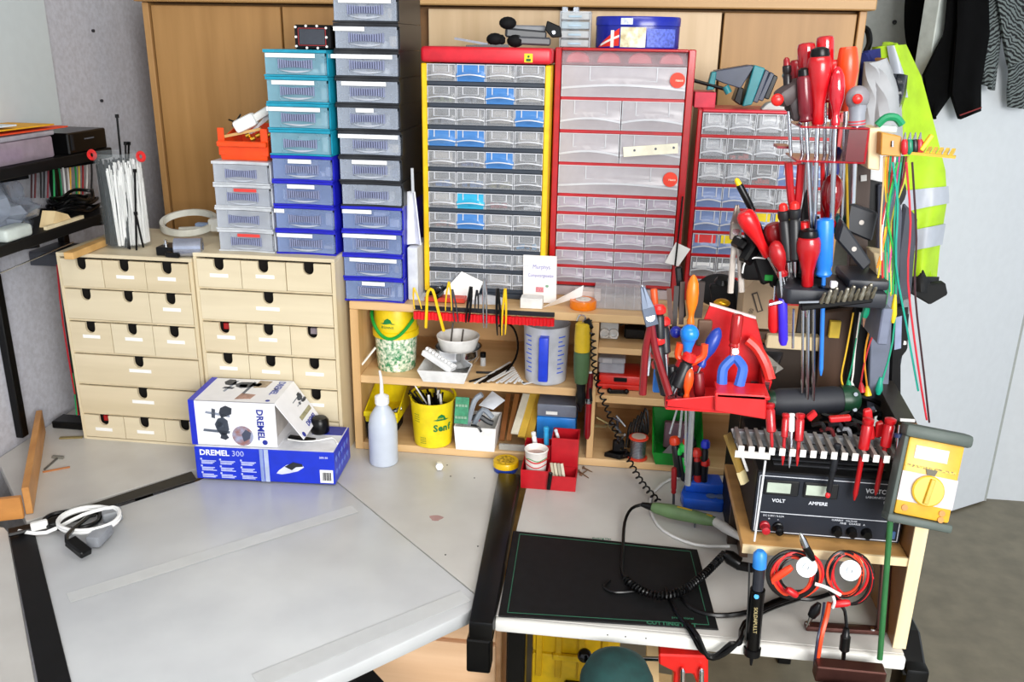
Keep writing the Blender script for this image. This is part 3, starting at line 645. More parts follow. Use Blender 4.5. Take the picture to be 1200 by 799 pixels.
t = thing('black_device', 'black flat electronic box at the right end of upper wall shelf', 'device', (-1.37, 2.04, zu))
MB().box(-1.43, -1.305, 1.965, 2.125, zu, zu+.05).put('case', BLACK, t, bevel=.003)
MB().box(-1.3049, -1.3039, 2.03, 2.07, zu+.03, zu+.033).put('slot', MGREY, t); MB().box(-1.3049, -1.3035, 1.975, 1.985, zu+.01, zu+.045).put('trim', DGREY, t)
# lower shelf goods
def blob(c, sx, sy, sz, m, name, label, cat, seed, amp=.18, n=18, mm=12):
    r = random.Random(seed); b = MB(); b.sph((0, 0, 0), 1, 1, 1, 1, n, mm); ph = [(r.uniform(1, 4), r.uniform(1, 4), r.uniform(1, 4), r.uniform(0, 6)) for _ in range(6)]
    for p in b.v:
        k = 1+amp*sum(math.sin(a*p.x*2+bb*p.y*2+cc*p.z*2+d) for a, bb, cc, d in ph)/2.4
        p.x *= k*sx; p.y *= k*sy; p.z = max(p.z*k*sz, -sz*.75)
    zmin = min(p.z for p in b.v)
    for p in b.v: p.x += c[0]; p.y += c[1]; p.z += c[2]-zmin
    return b.solo(name, m, label, cat)
blob((-1.385, 1.80, zl), .05, .10, .062, mat('#a9b3c4', .12, a=.5, var=.2, scale=20), 'plastic_bag', 'crumpled clear plastic bag on lower black wall shelf', 'bag', 5, .3)
MB().box(-1.345, -1.302, 1.70, 1.79, zl, zl+.028).solo('switch_box', mat('#c6cfca', .4), 'pale grey rounded box on lower wall shelf, far left', 'box', bevel=.008, seg=3)
t = thing('wood_piece', 'pale wooden wedge with nails on lower wall shelf', 'wood piece', (-1.33, 1.9, zl))
MB().prism([(1.87, zl), (1.95, zl), (1.935, zl+.02), (1.89, zl+.036)], -1.345, -1.312, lambda u, v, h: (h, u, v)).put('wedge', wood('#dcc08e', '#e6cea0'), t)
MB().bar((-1.309, 1.84, zl+.005), (-1.309, 1.985, zl+.005), .008, .008).put('stick', wood('#e2d0a8', '#eadbb8'), t)
cb = MB(); rr = random.Random(2)
for k in range(7):
    cx, cy = -1.37+rr.uniform(-.01, .01), 2.02+rr.uniform(-.03, .03)
    cb.tube([(cx+.05*math.cos(q)*rr.uniform(.6, 1), cy+.085*math.sin(q)*rr.uniform(.6, 1), zl+.006+.008*k*rr.uniform(.5, .9)+.01*abs(math.sin(q*2))) for q in [i*PI/4 for i in range(8)]], .0042, 6, closed=True)
cb.solo('cable_heap', BLACK, 'tangled heap of black cables on lower wall shelf', 'cables')['kind'] = 'stuff'
hw = random.Random(4); cols = ['#3a1418', '#5a1a1e', '#141416', '#1a1a1e', '#7a2430', '#2aa05a', '#157a4c', '#e8e8e4', '#d8d4d0', '#e8b030', '#18a050', '#e8c84a', '#b02a34', '#f0ece8', '#1a1a1c', '#101012']
NM = ['dark maroon', 'brown red', 'black', 'coal black', 'wine red', 'mint green', 'deep green', 'white', 'off-white', 'amber', 'bright green', 'pale yellow', 'red', 'ivory', 'jet black', 'thick black']
for i, c in enumerate(cols):
    px = 37+i*5.1; a = onx(px, 197-.12*i, -1.405); b = onx(px+hw.uniform(-2, 6), 232, -1.405)
    MB().tube([(a.x, a.y, zu-.0245), (a.x, (a.y+b.y)/2+.005, (zu+b.z)/2), (b.x, b.y, max(b.z, zl+.03)), ], .0024, 5).solo('test_lead', mat(c, .45), NM[i]+' test lead hanging between the two wall shelves', 'cable', 'leads hanging between the wall shelves')
# below the shelf: rod, bracket, leads
MB().cyl(onx(0, 320, -1.31), onx(86, 284, -1.31), .0016, n=6).solo('steel_rod', STEEL, 'thin steel rod slanting below the wall shelf', 'rod')
t = thing('metal_bracket', 'grey sheet metal bracket below wall shelf beside the chest', 'bracket', (-1.33, 1.98, 1.1))
MB().box(-1.44, -1.322, 1.95, 2.06, 1.148, 1.152).put('plate', DSTEEL, t); MB().box(-1.44, -1.322, 1.948, 1.951, 1.118, 1.148).put('flange', DSTEEL, t)
for i, (c, n_, x, dx) in enumerate((('#a51a26', 'red', 70, 22), ('#15171a', 'black', 73, 20), ('#c23a4a', 'rose red', 74, 22), ('#1d8a52', 'green', 76, 14))):
    a = onx(x-3, 310, -1.325); m_ = onx(x+4, 380, -1.325); b = onx(x+dx, 486, -1.325)
    cable('hanging_lead', [a, m_, b], .0022, mat(c, .45), n_+' thin lead hanging down left of the drawer chest', 'leads beside the chest')
t = thing('power_strip', 'black power strip on desk between wall and chest', 'power strip', (-1.37, 1.95, ZD))
MB().box(-1.42, -1.315, 1.90, 1.95, ZD, ZD+.02).put('body', BLACK, t, bevel=.003); MB().cyl((-1.33, 1.93, ZD+.0201), (-1.33, 1.93, ZD+.04), .006, n=8).put('plug', YEL, t)
# wooden skirting boards on the side desk
t = thing('wood_board', 'short oak board standing on side desk at left frame edge', 'board', (-1.25, 1.44, ZD))
a = onz(38, 603, ZD); MB().bar((a.x-.008, a.y-.014, ZD+.026), (a.x-.15, a.y-.075, ZD+.026), .012, .05).put('plank', wood('#b87a3c', '#c98a48', axis='x'), t, bevel=.001)
t = thing('wood_board', 'long oak board standing on edge along the left wall', 'board', (-1.3, 1.7, ZD))
b = onz(52, 505, ZD); MB().bar((a.x-.006, a.y, ZD+.032), (-1.425, 1.87, ZD+.032), .014, .062).put('plank', wood('#c08446', '#cf9656', axis='y'), t, bevel=.001)
for i, (p0, p1, lab) in enumerate((((50, 553), (82, 547), 'thin copper wire piece on rear desk'), ((52, 550), (68, 536), 'dark grey L-shaped nail on the rear desk'), ((70, 513), (97, 512), 'flat brass strip on desk at chest foot'))):
    q0 = onz(*p0, ZD+.002); q1 = onz(*p1, ZD+.002); MB().bar(q0, q1, .004 if i < 2 else .01, .003).solo(['wire_piece', 'nail', 'metal_strip'][i], mat(['#b5713c', '#55534e', '#8a7a4a'][i], .4), lab, ['wire', 'nail', 'strip'][i])
p = onz(68, 536, ZD+.002); MB().box(p.x-.014, p.x+.014, p.y-.004, p.y+.004, ZD, ZD+.006).solo('hinge_piece', mat('#7c7a72', .4), 'small grey metal hinge piece on rear desk', 'hinge')
# cable coil on the corner desk
ZC = ZD+.0055
def coil(px, ry, n, r, m, name, label, seed, z0, ecc=1.):
    c = onz(*px, z0); rr = random.Random(seed); pts = []
    for i in range(n*10+1):
        q = 2*PI*i/10+1; k = 1+.10*math.sin(i*.63+seed); pts.append((c.x+ry*k*math.cos(q)*ecc, c.y+ry*k*.82*math.sin(q), z0+r+(i/10)*r*1.3))
    return pts
pw = coil((103, 612), .06, 2, .004, None, '', '', 3, ZC+.011, 1.0); e = onz(22, 622, ZC+.004)
cable('white_cable', pw+[(pw[-1][0]-.05, pw[-1][1]-.03, ZC+.02), (e.x+.06, e.y, ZC+.006), tuple(e)], .004, WHITE, 'white mains cable coiled on the corner desk')
pk = coil((88, 612), .046, 1, .0045, None, '', '', 5, ZC, 1.25); e2 = onz(97, 645, ZC+.012)
t = thing('mains_cable', 'black mains cable with connector lying on the white coil', 'cable', (pk[0][0], pk[0][1], ZC))
MB().tube([tuple(onz(10, 627, ZC+.006))]+pk+[tuple(onz(78, 628, ZC+.03)), tuple(onz(88, 640, ZC+.02))], .0045, 6).put('cord', BLACK, t)
MB().bar(onz(82, 633, ZC+.025), onz(102, 649, ZC+.012), .024, .016).put('connector', BLACK, t, bevel=.003)
t = thing('grey_plug', 'grey mains plug at right end of the cable coil', 'plug', onz(132, 602, ZC))
MB().bar(onz(108, 636, ZC+.0125), onz(126, 618, ZC+.0125), .028, .024).put('body', mat('#8d9096', .5), t, bevel=.005, seg=2)
MB().bar(onz(120, 606, ZC+.012), onz(143, 601, ZC+.012), .026, .022).put('head', mat('#85888c', .5), t, bevel=.003)
MB().bar(onz(36, 618, ZC+.012), onz(56, 613, ZC+.012), .012, .018).solo('cable_clip', WHITE, 'white plastic cable clip at left end of cable coil', 'clip', bevel=.002)
# ================================================================== on the chests
ZT = 1.1775
jc = onz(151, 287, ZT); jr = .054
t = thing('glass_jar', 'tall clear jar full of cable ties on the left chest', 'jar', jc)
MB().lathe((0, 0, 0), [(jr*.96, 0), (jr, .004), (jr, .222), (jr-.0025, .222), (jr-.0025, .006), (.002, .005)], 28).put('glass', mat('#c9d3d6', .05, a=.07, var=.02), t, w=False)
for x in (-jr-.008, jr+.006): MB().tube([(x+.008*math.cos(q), -.004, .214+.009*math.sin(q)) for q in [i*PI/4 for i in range(8)]], .0045, 6, closed=True).put('clip_ring', mat('#d82a2a', .35), t, w=False)
def ties(n, x0, x1, m, seed, name, label):
    r = random.Random(seed); b = MB()
    for i in range(n):
        while True:
            x, y = r.uniform(x0, x1), r.uniform(-.044, .044)
            if math.hypot(x, y) < .048: break
        x2, y2 = x+r.uniform(-.008, .008), y+r.uniform(-.008, .008); k = math.hypot(x2, y2)
        if k > .048: x2 *= .048/k; y2 *= .048/k
        b.bar(jc+V((x, y, .007)), jc+V((x2, y2, r.uniform(.15, .205))), .0045, .0014, (math.cos(i), math.sin(i), 0))
    o = b.solo(name, m, label, 'cable ties'); o['kind'] = 'stuff'; return o
ties(230, -.048, -.006, BLACK, 1, 'black_cable_ties', 'bundle of black cable ties in left half of the jar')
ties(230, .0, .048, WHITE, 2, 'white_cable_ties', 'bundle of white cable ties in right half of the jar')
def tie(a, b, label): 
    a = V(a); b = V(b); m = MB(); m.bar(a, b, .0045, .0016); m.bar(a-(b-a).normalized()*.004, a+(b-a).normalized()*.004, .007, .005); return m.solo('cable_tie', BLACK, label, 'cable tie', 'single black ties in the jar')
yj = jc.y
tie(at(137, 136, yj), at(152, 292, yj-.046), 'longest black cable tie sticking far out of the jar')
tie(at(147, 168, yj), at(150, 291, yj-.047), 'black cable tie just right of the longest one in jar')
tie(at(151, 168, yj+.01), at(147, 290, yj-.046), 'black cable tie sticking out, third from the left in jar')
tie(at(158, 200, yj-.03), at(160, 294, yj-.047), 'short black cable tie in front of the white bundle')
tie(at(159, 250, yj-.045), at(168, 290, yj-.043), 'shortest black cable tie lying low before white bundle')
a = onz(82, 302, ZT); t = MB().bar(onz(80, 300, ZT+.009), onz(125, 282, ZT+.009), .022, .016).solo('wood_stick', wood('#c99a58', '#d8ac6c', axis='x'), 'short wooden batten lying on left chest beside jar', 'stick', bevel=.001)
# white ring band, foil roll, knob box
c = onz(216, 276, ZT); rc_ = random.Random(1)
t = thing('plastic_ring', 'large white plastic ring band lying on chest top', 'ring', (c.x, c.y+.03, ZT))
def rb(u, v):
    q = 2*PI*u; return (c.x+.074*math.cos(q), c.y+.03+.058*math.sin(q), ZT+.003+.016*v+.034*(.5+.5*math.sin(q)))
MB().grid(rb, 36, 1, .009).put('band', mat('#d6d6cc', .4), t)
MB().bar((c.x+.06, c.y+.035, ZT+.026), (c.x+.098, c.y+.035, ZT+.028), .05, .034).put('clasp', mat('#e2e2da', .4), t, bevel=.006, seg=2)
MB().bar((c.x-.03, c.y+.03, ZT+.008), (c.x+.02, c.y+.055, ZT+.008), .014, .012).put('inner_tab', mat('#cfcfc6', .4), t, bevel=.002)
p = onz(205, 290, ZT+.02); q = onz(232, 284, ZT+.02)
t = thing('foil_roll', 'small roll of silver foil with black core on chest', 'roll', (p.x+.03, p.y, ZT))
MB().rev((p.x+.002, p.y-.005, ZT+.022), (p.x+.062, p.y+.012, ZT+.022), [(0, .020), (.02, .022), (.98, .022), (1, .012), (1, .010), (.2, .010)], 20, cap=False).put('foil', mat('#b9bfd2', .2, metal=.8), t)
MB().bar((p.x-.012, p.y-.022, ZT+.009), (p.x+.02, p.y-.02, ZT+.007), .012, .012).put('cap', BLACK, t, bevel=.002)
t = thing('knob_box', 'small black box with two silver buttons on chest edge', 'box', onz(200, 297, ZT))
b0 = onz(184, 299, ZT); b1 = onz(213, 299, ZT)
MB().box(b0.x, b1.x, b0.y-.004, b0.y+.05, ZT, ZT+.02).put('case', BLACK, t, bevel=.002)
for k in (.25, .7): x = b0.x+(b1.x-b0.x)*k; MB().lathe((x, b0.y+.02, ZT+.02), [(.006, 0), (.006, .003), (.003, .005), (.003, .009), (.005, .011), (.002, .013)], 12).put('button', CHROME, t)
for i in range(5):
    a = onz(232+i*5, 296-i*2, ZT+.004); MB().bar(a, a+V((.018, .01*(i-2), .0)), .005, .006).solo('metal_scrap', mat(['#a7a9ac', '#c7c4bb', '#8a8a88', '#d2cfc8', '#6e6e6a'][i], .35, metal=.6), ['narrow grey', 'pale wide', 'dull dark', 'bright white', 'darkest'][i]+' metal offcut between foil roll and clear drawers', 'scrap', 'metal offcuts on the chest')
MB().box(c.x+.005, c.x+.04, c.y+.05, c.y+.07, ZT, ZT+.022).solo('small_carton', mat('#8ea2c4', .6), 'tiny bluish carton inside the white ring band', 'carton', bevel=.002)
# ================================================================== orange bin on the clear stack
za = ztA; t = thing('open_bin', 'orange open-front storage bin on the short clear stack', 'bin', (-.85, 1.95, za))
b = MB(); ax0, ax1, ay0, ay1 = -.902, -.795, 1.90, 2.03
open_bin(t, ax0, ax1, ay0+.012, ay1, za, za+.072, ORANGE, .004, .003, front=za+.04)
MB().box(ax0-.004, ax1+.004, ay0-.002, ay0+.012, za+.030, za+.042).put('front_lip', ORANGE, t, bevel=.002)
MB().box(ax1-.012, ax1+.005, ay0+.01, ay0+.014, za+.01, za+.07).put('side_wing', ORANGE, t, bevel=.001); MB().box(ax0-.005, ax0+.010, ay0+.01, ay0+.014, za+.01, za+.07).put('side_wing', ORANGE, t, bevel=.001)
t = thing('glue_gun', 'white plastic hand tool lying in the orange bin', 'tool', (-.86, 1.95, za+.045))
MB().bar(at(276, 150, 1.945), at(300, 138, 1.955), .04, .03).put('body', WHITE, t, bevel=.008, seg=2)
MB().bar(at(296, 140, 1.955), at(322, 124, 1.97), .026, .018).put('neck', mat('#e6e6e2', .4), t, bevel=.005, seg=2)
for k, (x, y) in enumerate(((268, 140), (272, 147))): MB().tube([at(x, y, 1.95), at(x+8, y+2, 1.948), at(x+14, y-6, 1.946)], .002, 5).put('wire', BLACK, t)
for i in range(4): MB().tube([at(288+i*3, 158-i, 1.965), at(305+i*2, 146-i*3, 1.975), at(321, 133-i*5, 1.985)], .0028, 6).solo('white_tube', mat('#e9e9ea', .4), ['lowest', 'second', 'third', 'topmost'][i]+' white thin tube leaning from the orange bin', 'tube', 'white tubes in the bin')
MB().bar(at(262, 160, 1.935), at(306, 151, 1.945), .006, .006).solo('wood_stick', wood('#caa060', '#d8b070', axis='x'), 'thin wooden stick lying across the orange bin', 'stick')
for i in range(5): a = at(288+i*6, 160+(i % 2)*4, 1.94); MB().cyl(a, a+V((.008, .004, .004)), .005, n=8).solo('brass_nut', mat('#caa23a', .3, metal=.9), ['first', 'second', 'third', 'fourth', 'fifth'][i]+' brass fitting from left in the orange bin', 'fitting', 'brass fittings in the bin')
# black windowed box on the teal stack
z = ztB; t = thing('instrument_box', 'black box with dark window and white screws on the teal stack', 'box', (-.69, 1.95, z))
bx0 = at(345, 45, 1.93).x; bx1 = at(389, 45, 1.93).x; zt_ = at(366, 29, 1.93).z
MB().box(bx0, bx1, 1.93, 2.03, z, zt_).put('case', BLACK, t, bevel=.003)
cx, cz = (bx0+bx1)/2-.003, (z+zt_)/2
MB().box(bx0+.012, bx1-.016, 1.9285, 1.9299, z+.010, zt_-.009).put('window', mat('#3c4048', .12), t)
fr = MB(); g = .0012
for a_, b_, c_, d_ in ((bx0+.009, bx1-.013, z+.0075, z+.0088), (bx0+.009, bx1-.013, zt_-.0078, zt_-.0065), (bx0+.009, bx0+.0103, z+.0075, zt_-.0065), (bx1-.0143, bx1-.013, z+.0075, zt_-.0065)): fr.box(a_, b_, 1.9283, 1.9298, c_, d_)
fr.put('red_gasket', mat('#a0282c', .5), t)
sm_ = MB().cyl((0, 0, 0), (0, -.003, 0), .0026, n=8).mesh('screw', WHITE)
for fx, fz in ((.05, .12), (.05, .5), (.05, .9), (.33, .06), (.62, .06), (.33, .95), (.62, .95), (.86, .12), (.86, .5), (.86, .88)): inst('screw', sm_, t, V((bx0+(bx1-bx0)*fx, 1.93, z+(zt_-z)*fz))-wloc(t))
# ================================================================== on the cabinets
zc = YZ1
t = thing('mini_tripod', 'black folded tripod lying on the yellow and red cabinet', 'tripod', (-.25, 2.07, zc))
MB().bar(at(592, 38, 2.05), at(640, 42, 2.07), .022, .020).put('leg', mat('#3a3c40', .4), t, bevel=.004)
MB().bar(at(600, 47, 2.04), at(645, 49, 2.06), .020, .018).put('leg', mat('#45474c', .4), t, bevel=.004)
MB().bar(at(596, 33, 2.08), at(640, 34, 2.09), .02, .014).put('leg', mat('#777a80', .35), t, bevel=.003)
for i, (x, y) in enumerate(((595, 27), (580, 46), (604, 48))): blob_ = MB().sph(at(x, y, 2.045), .017, 1.15, 1, .8, 10, 7).put('rubber_knob', RUBBER, t)
MB().bar(at(572, 46, 2.045), at(592, 47, 2.045), .018, .022).put('foot', RUBBER, t, bevel=.006)
MB().prism([(0, 0), (.03, -.012), (.034, -.034), (.012, -.036), (-.004, -.02)], 2.05, 2.058, lambda u, v, h: (at(641, 24, 2.05).x+u, h, at(641, 24, 2.05).z+v)).put('head_plate', BLACK, t, bevel=.002)
MB().cyl(at(649, 38, 2.047), at(649, 38, 2.052), .004, n=8).put('head_screw', STEEL, t)
MB().bar(at(533, 45, 2.06), at(572, 52, 2.05), .006, .005).solo('steel_ruler', STEEL, 'thin bright metal strip beside the folded tripod', 'strip')
MB().bar(at(546, 55, 2.03), at(596, 54, 2.05), .012, .008).solo('black_bar', BLACK, 'flat black bar lying under the tripod knobs', 'bar')
# small clear drawer tower
zr = RZ1; t = thing('clear_tower', 'small clear four-drawer tower on the red cabinet beside tin', 'drawer unit', (-.13, 2.12, zr))
tx0, tx1 = at(656, 30, 2.08).x, at(692, 30, 2.08).x; zt_ = at(672, 13, 2.08).z; hh = (zt_-zr)/4
MB().box(tx0, tx0+.002, 2.08, 2.15, zr, zt_).box(tx1-.002, tx1, 2.08, 2.15, zr, zt_).box(tx0, tx1, 2.148, 2.15, zr, zt_).box(tx0, tx1, 2.08, 2.15, zt_-.003, zt_).put('frame', CLEAR, t)
for k in range(4):
    d = MB().box(tx0+.003, tx1-.003, 2.077, 2.145, zr+hh*k+.001, zr+hh*(k+1)-.003).put('drawer', mat('#c9dbe6' if k == 2 else '#d5dadd', .2, a=.6), t, bevel=.0015)
    MB().box(tx0+.02, tx1-.02, 2.073, 2.0765, zr+hh*k+.006, zr+hh*k+.010).put('pull', mat('#9fb6c6', .3), d)
# cookie tin
x0, x1 = at(698, 40, 2.10).x, at(797, 40, 2.10).x; R_ = (x1-x0)/2; c = V(((x0+x1)/2, 2.10+.02, zr)); zt_ = at(748, 19, 2.06).z
t = thing('cookie_tin', 'round dark blue cookie tin with flag print on the red cabinet', 'tin', c); H_ = zt_-zr
MB().lathe((0, 0, 0), [(R_*.985, 0), (R_, .003), (R_, H_*.70), (R_*.99, H_*.70)], 40, sy=.72).put('can', mat('#16228e', .25), t, w=False)
MB().lathe((0, 0, H_*.70), [(R_*.99, 0), (R_*1.012, .001), (R_*1.012, H_*.26), (R_*.99, H_*.30), (R_*.9, H_*.30)], 40, sy=.72).put('lid', mat('#17269c', .22), t, w=False)
def cyl_patch(par, a0, a1, z0, z1, m, name, out=1.004, fnz=None, n=10, sy=.72):
    return MB().grid(lambda u, v: (R_*out*math.cos(a0+(a1-a0)*u), R_*out*sy*math.sin(a0+(a1-a0)*u), (z0+(z1-z0)*v) if fnz is None else fnz(u, v)), n, 1, .0003).put(name, m, par, w=False)
B0 = PI
cyl_patch(t, 1.13*PI, 1.36*PI, 0, 0, mat('#d82c1c', .4), 'flag_print', 1.004, lambda u, v: H_*(.02+.55*u*v+.06*u))
cyl_patch(t, 1.17*PI, 1.36*PI, 0, 0, mat('#f2efe8', .4), 'flag_cross', 1.008, lambda u, v: H_*(.05+.30*u+.07*v))
cyl_patch(t, 1.285*PI, 1.315*PI, H_*.03, H_*.56, mat('#f2efe8', .4), 'flag_cross', 1.008)
cyl_patch(t, 1.37*PI, 1.56*PI, H_*.04, H_*.66, mat('#e0cf9e', .5, var=.3, scale=60, h2='#f4ecd2'), 'cookie_print', 1.004)
cyl_patch(t, 1.57*PI, 1.84*PI, H_*.05, H_*.62, mat('#5a6cd0', .5, var=.4, scale=160), 'text_print', 1.004)
cyl_patch(t, 1.37*PI, 1.46*PI, H_*.74, H_*.94, mat('#cfd8ee', .5, var=.3, scale=120), 'lid_label', 1.02)
# machine vise on the right cabinet
zq = QZ1; t = thing('bench_vise', 'teal and dark grey machine vise on the lower red cabinet', 'vise', (.27, 2.12, zq))
VY = 2.10; VM = mat('#3f4658', .4); VT = mat('#1e7f88', .4)
def slabpx(P, y0, y1, name, m, bev=.002):
    pts = [at(x, y, y0) for x, y in P]; return MB().prism([(p.x, p.z) for p in pts], y0, y1, lambda u, v, h: (u, h, v)).put(name, m, t, bevel=bev)
slabpx([(838, 83), (880, 76), (884, 78), (868, 104), (846, 97), (836, 92)], VY, VY+.06, 'body', VM)
slabpx([(866, 101), (872, 104), (868, 124), (860, 118)], VY, VY+.06, 'jaw_black', BLACK)
slabpx([(884, 76), (897, 80), (881, 123), (870, 125)], VY-.004, VY+.064, 'jaw_plate', VT)
for k, (a0, b0) in enumerate(((897, 884), (903, 890), (907, 897))): slabpx([(a0, 81+k*3), (a0+5, 84+k*3), (b0+4, 121-k*2), (b0-2, 119-k*2)], VY, VY+.058, 'screw_plate', VM if k < 2 else BLACK)
slabpx([(834, 84), (840, 84), (837, 105), (828, 106)], VY-.002, VY+.03, 'bracket', VT)
MB().cyl(at(812, 94, VY), at(855, 106, VY), .004, n=8).put('lever', BLACK, t); MB().cyl(at(850, 101, VY-.003), at(854, 109, VY-.003), .008, n=10).put('lever_end', VT, t)
MB().box(at(815, 115, 2.075).x, at(840, 115, 2.075).x, 2.10, 2.20, zq, at(828, 108, 2.10).z).solo('red_box', mat('#d2304a', .5), 'small crimson box on the lower red cabinet left corner', 'box', bevel=.001)
t = thing('sanding_block', 'pale grey torn foam piece on the lower red cabinet', 'foam', (.35, 2.1, zq)); MB().prism([(0, 0), (.06, 0), (.07, .012), (.035, .02), (.012, .014)], 2.08, 2.12, lambda u, v, h: (at(893, 124, 2.08).x+u, h, zq+v)).put('block', mat('#c2c6c4', .8), t, bevel=.002)
MB().tube([at(813, 95, 2.09), at(811, 84, 2.09), at(814, 78, 2.09)], .003, 6).solo('bent_lever', BLACK, 'thin black bent lever beside the big red cabinet top', 'lever')
# grey-white slim box and hanging booklet beside yellow cabinet
MB().box(-.487, -.463, 1.945, 2.06, 1.08, at(480, 290, 1.945).z).solo('slim_box', mat('#d5d9df', .5), 'slim pale grey box between blue drawers and yellow cabinet', 'box', bevel=.002)
t = thing('hanging_booklet', 'white booklet hanging on a strap beside the yellow cabinet', 'booklet', (-.475, 1.99, 1.2))
MB().grid(lambda u, v: (-.488+.030*u*(1.0-.55*v)+.004*v, 1.955+.012*math.sin(PI*u), at(486, 225+62*(1-v), 1.955).z), 4, 6, .003).put('cover', mat('#dfe1e8', .6), t)
MB().bar(at(483, 197, 1.955), at(484, 226, 1.955), .006, .003).put('strap', mat('#c2c6cc', .5), t)
# ================================================================== on the top board
ZS = 1.0805
c0 = onz(612, 346, ZS); cY = 1.975
t = thing('book_card', 'small white booklet with purple title leaning on the yellow cabinet', 'booklet', (at(630, 346, cY).x, cY, ZS))
tl, tr, bl_, br = at(610, 293, cY), at(649, 291, cY), at(613, 347, cY), at(652, 346, cY)
wb_ = (br-bl_).length; hb_ = (tl-bl_).length
bl_.z = ZS+.001; ux = V((1, 0, 0)); uz = V((-.03, .12, 1)).normalized(); un = ux.cross(uz)
bkm = MB(); 
for th, nm, mm, e in ((.0, 'cover', mat('#f3efec', .6, var=.02), 0), ): 
    q = [bl_, bl_+ux*wb_, bl_+ux*wb_+uz*hb_, bl_+uz*hb_]; bkm.add([p for p in q]+[p-un*.007 for p in q], [(0, 1, 2, 3), (7, 6, 5, 4), (0, 4, 5, 1), (1, 5, 6, 2), (2, 6, 7, 3), (3, 7, 4, 0)])
cv = bkm.put('cover', mat('#f3efec', .6, var=.02), t, bevel=.0006)
o_ = bl_+un*.0006
text(cv, 'Murphys', .014, mat('#8a86c8', .7), o_+ux*wb_*.55+uz*hb_*.76, ux, uz, sx=.85)
text(cv, 'Computergesetze', .0115, mat('#8a86c8', .7), o_+ux*wb_*.53+uz*hb_*.58, ux, uz, sx=.72)
p = o_+ux*wb_*.5+uz*hb_*.28; MB().add([p-ux*.009-uz*.006, p+ux*.009-uz*.006, p+ux*.009+uz*.006, p-ux*.009+uz*.006, p-ux*.009-uz*.006+un*.0004, p+ux*.009-uz*.006+un*.0004, p+ux*.009+uz*.006+un*.0004, p-ux*.009+uz*.006+un*.0004], [(4, 5, 6, 7), (0, 1, 5, 4), (2, 3, 7, 6), (1, 2, 6, 5), (3, 0, 4, 7)]).put('picture', mat('#d88088', .7, var=.3, scale=400), cv)
p = o_+ux*wb_*.72+uz*hb_*.36; MB().sph(p, .004, 1, .1, .8, 8, 6).put('picture', mat('#7fa88a', .7), cv)
MB().box(at(610, 350, 1.93).x, at(636, 350, 1.93).x, 1.925, 1.958, ZS, ZS+.024).solo('white_carton', mat('#eceae6', .6), 'small white carton in front of the white booklet', 'carton', bevel=.001)
pp = [(637, 359), (640, 348), (683, 333), (680, 344)]
def sheet(name, label, P, z, m, sag=.006, cat='paper'):
    A, B, C, D = [V(p) for p in P]
    return MB().grid(lambda u, v: A.lerp(B, u).lerp(D.lerp(C, u), v)+V((0, 0, sag*math.sin(PI*u)*math.sin(PI*v))), 6, 6, .0006).solo(name, m, label, cat)
sheet('folded_paper', 'folded white paper leaning on the orange tape roll', [onz(636, 360, ZS+.001), at(684, 334, 1.955), at(682, 347, 1.95), onz(650, 357, ZS+.001)], ZS, PAPER)
c = onz(683, 361, ZS)
t = thing('tape_roll', 'roll of shiny orange ribbon on the shelf board edge', 'ribbon roll', (c.x, c.y+.004, ZS))
MB().lathe((0, 0, 0), [(.030, 0), (.031, .004), (.031, .016), (.030, .02), (.018, .02), (.018, 0)], 28, cap=False).put('ribbon', mat('#f08010', .15, var=.1), t, w=False)
MB().lathe((0, 0, .0012), [(.0178, 0), (.0178, .020), (.006, .020), (.006, 0)], 24, cap=False).put('core', mat('#eeeae2', .5), t, w=False)
# clear organizer box
ob = thing('organizer_box', 'clear compartment box before the big red cabinet', 'box', (.03, 1.98, ZS))
ox0, ox1 = at(698, 350, 1.96).x, at(755, 350, 1.96).x
open_bin(ob, ox0, ox1, 1.955, 2.045, ZS, ZS+.036, mat('#e3e2e6', .12, a=.3), .004, .0015, 'tray')
for k in range(1, 5): MB().box(ox0+(ox1-ox0)*k/5-.0007, ox0+(ox1-ox0)*k/5+.0007, 1.958, 2.042, ZS+.0016, ZS+.034).put('divider', mat('#f4f4f8', .12, a=.6), ob)
MB().box(ox0-.004, ox1+.004, 1.950, 2.048, ZS+.0362, ZS+.039).put('lid', mat('#eceaf0', .1, a=.22), ob, bevel=.001)
MB().grid(lambda u, v: (ox0-.05+.06*u, 1.99, ZS+.008+.022*v), 1, 1, .03).solo('small_cartons', mat('#e4d8d2', .6), 'pale little carton left of the clear compartment box', 'carton')
# papers, pliers handle and red booklet at left of top board
sheet('paper_sheet', 'crumpled white paper leaning against the yellow cabinet foot', [onz(512, 350, ZS+.001), onz(558, 352, ZS+.001), at(566, 330, 1.985), at(541, 318, 1.985)], 0, PAPER, .012)
sheet('paper_sheet', 'flat white paper lying behind the black tweezers', [onz(548, 356, ZS+.001), onz(592, 357, ZS+.001), onz(588, 340, ZS+.003), onz(552, 340, ZS+.003)], 0, mat('#e9e9ee', .7), .006)
sheet('paper_sheet', 'white printed leaflet behind the yellow tweezers', [onz(492, 352, ZS+.001), onz(516, 352, ZS+.001), onz(510, 335, ZS+.002), onz(492, 335, ZS+.002)], 0, mat('#dfe0e4', .7), .004)
MB().box(at(498, 352, 1.94).x, at(545, 352, 1.94).x, 1.935, 1.965, ZS+.0015, ZS+.012).solo('red_booklet', mat('#d0402c', .5), 'flat red leaflet behind the yellow tweezers', 'leaflet', bevel=.001)
pliers('black_pliers', 'black handled pliers lying on papers before the yellow cabinet', onz(530, 333, ZS+.02), onz(516, 338, ZS+.02), onz(502, 344, ZS+.02), onz(512, 348, ZS+.02), BLACK, .010, .005)
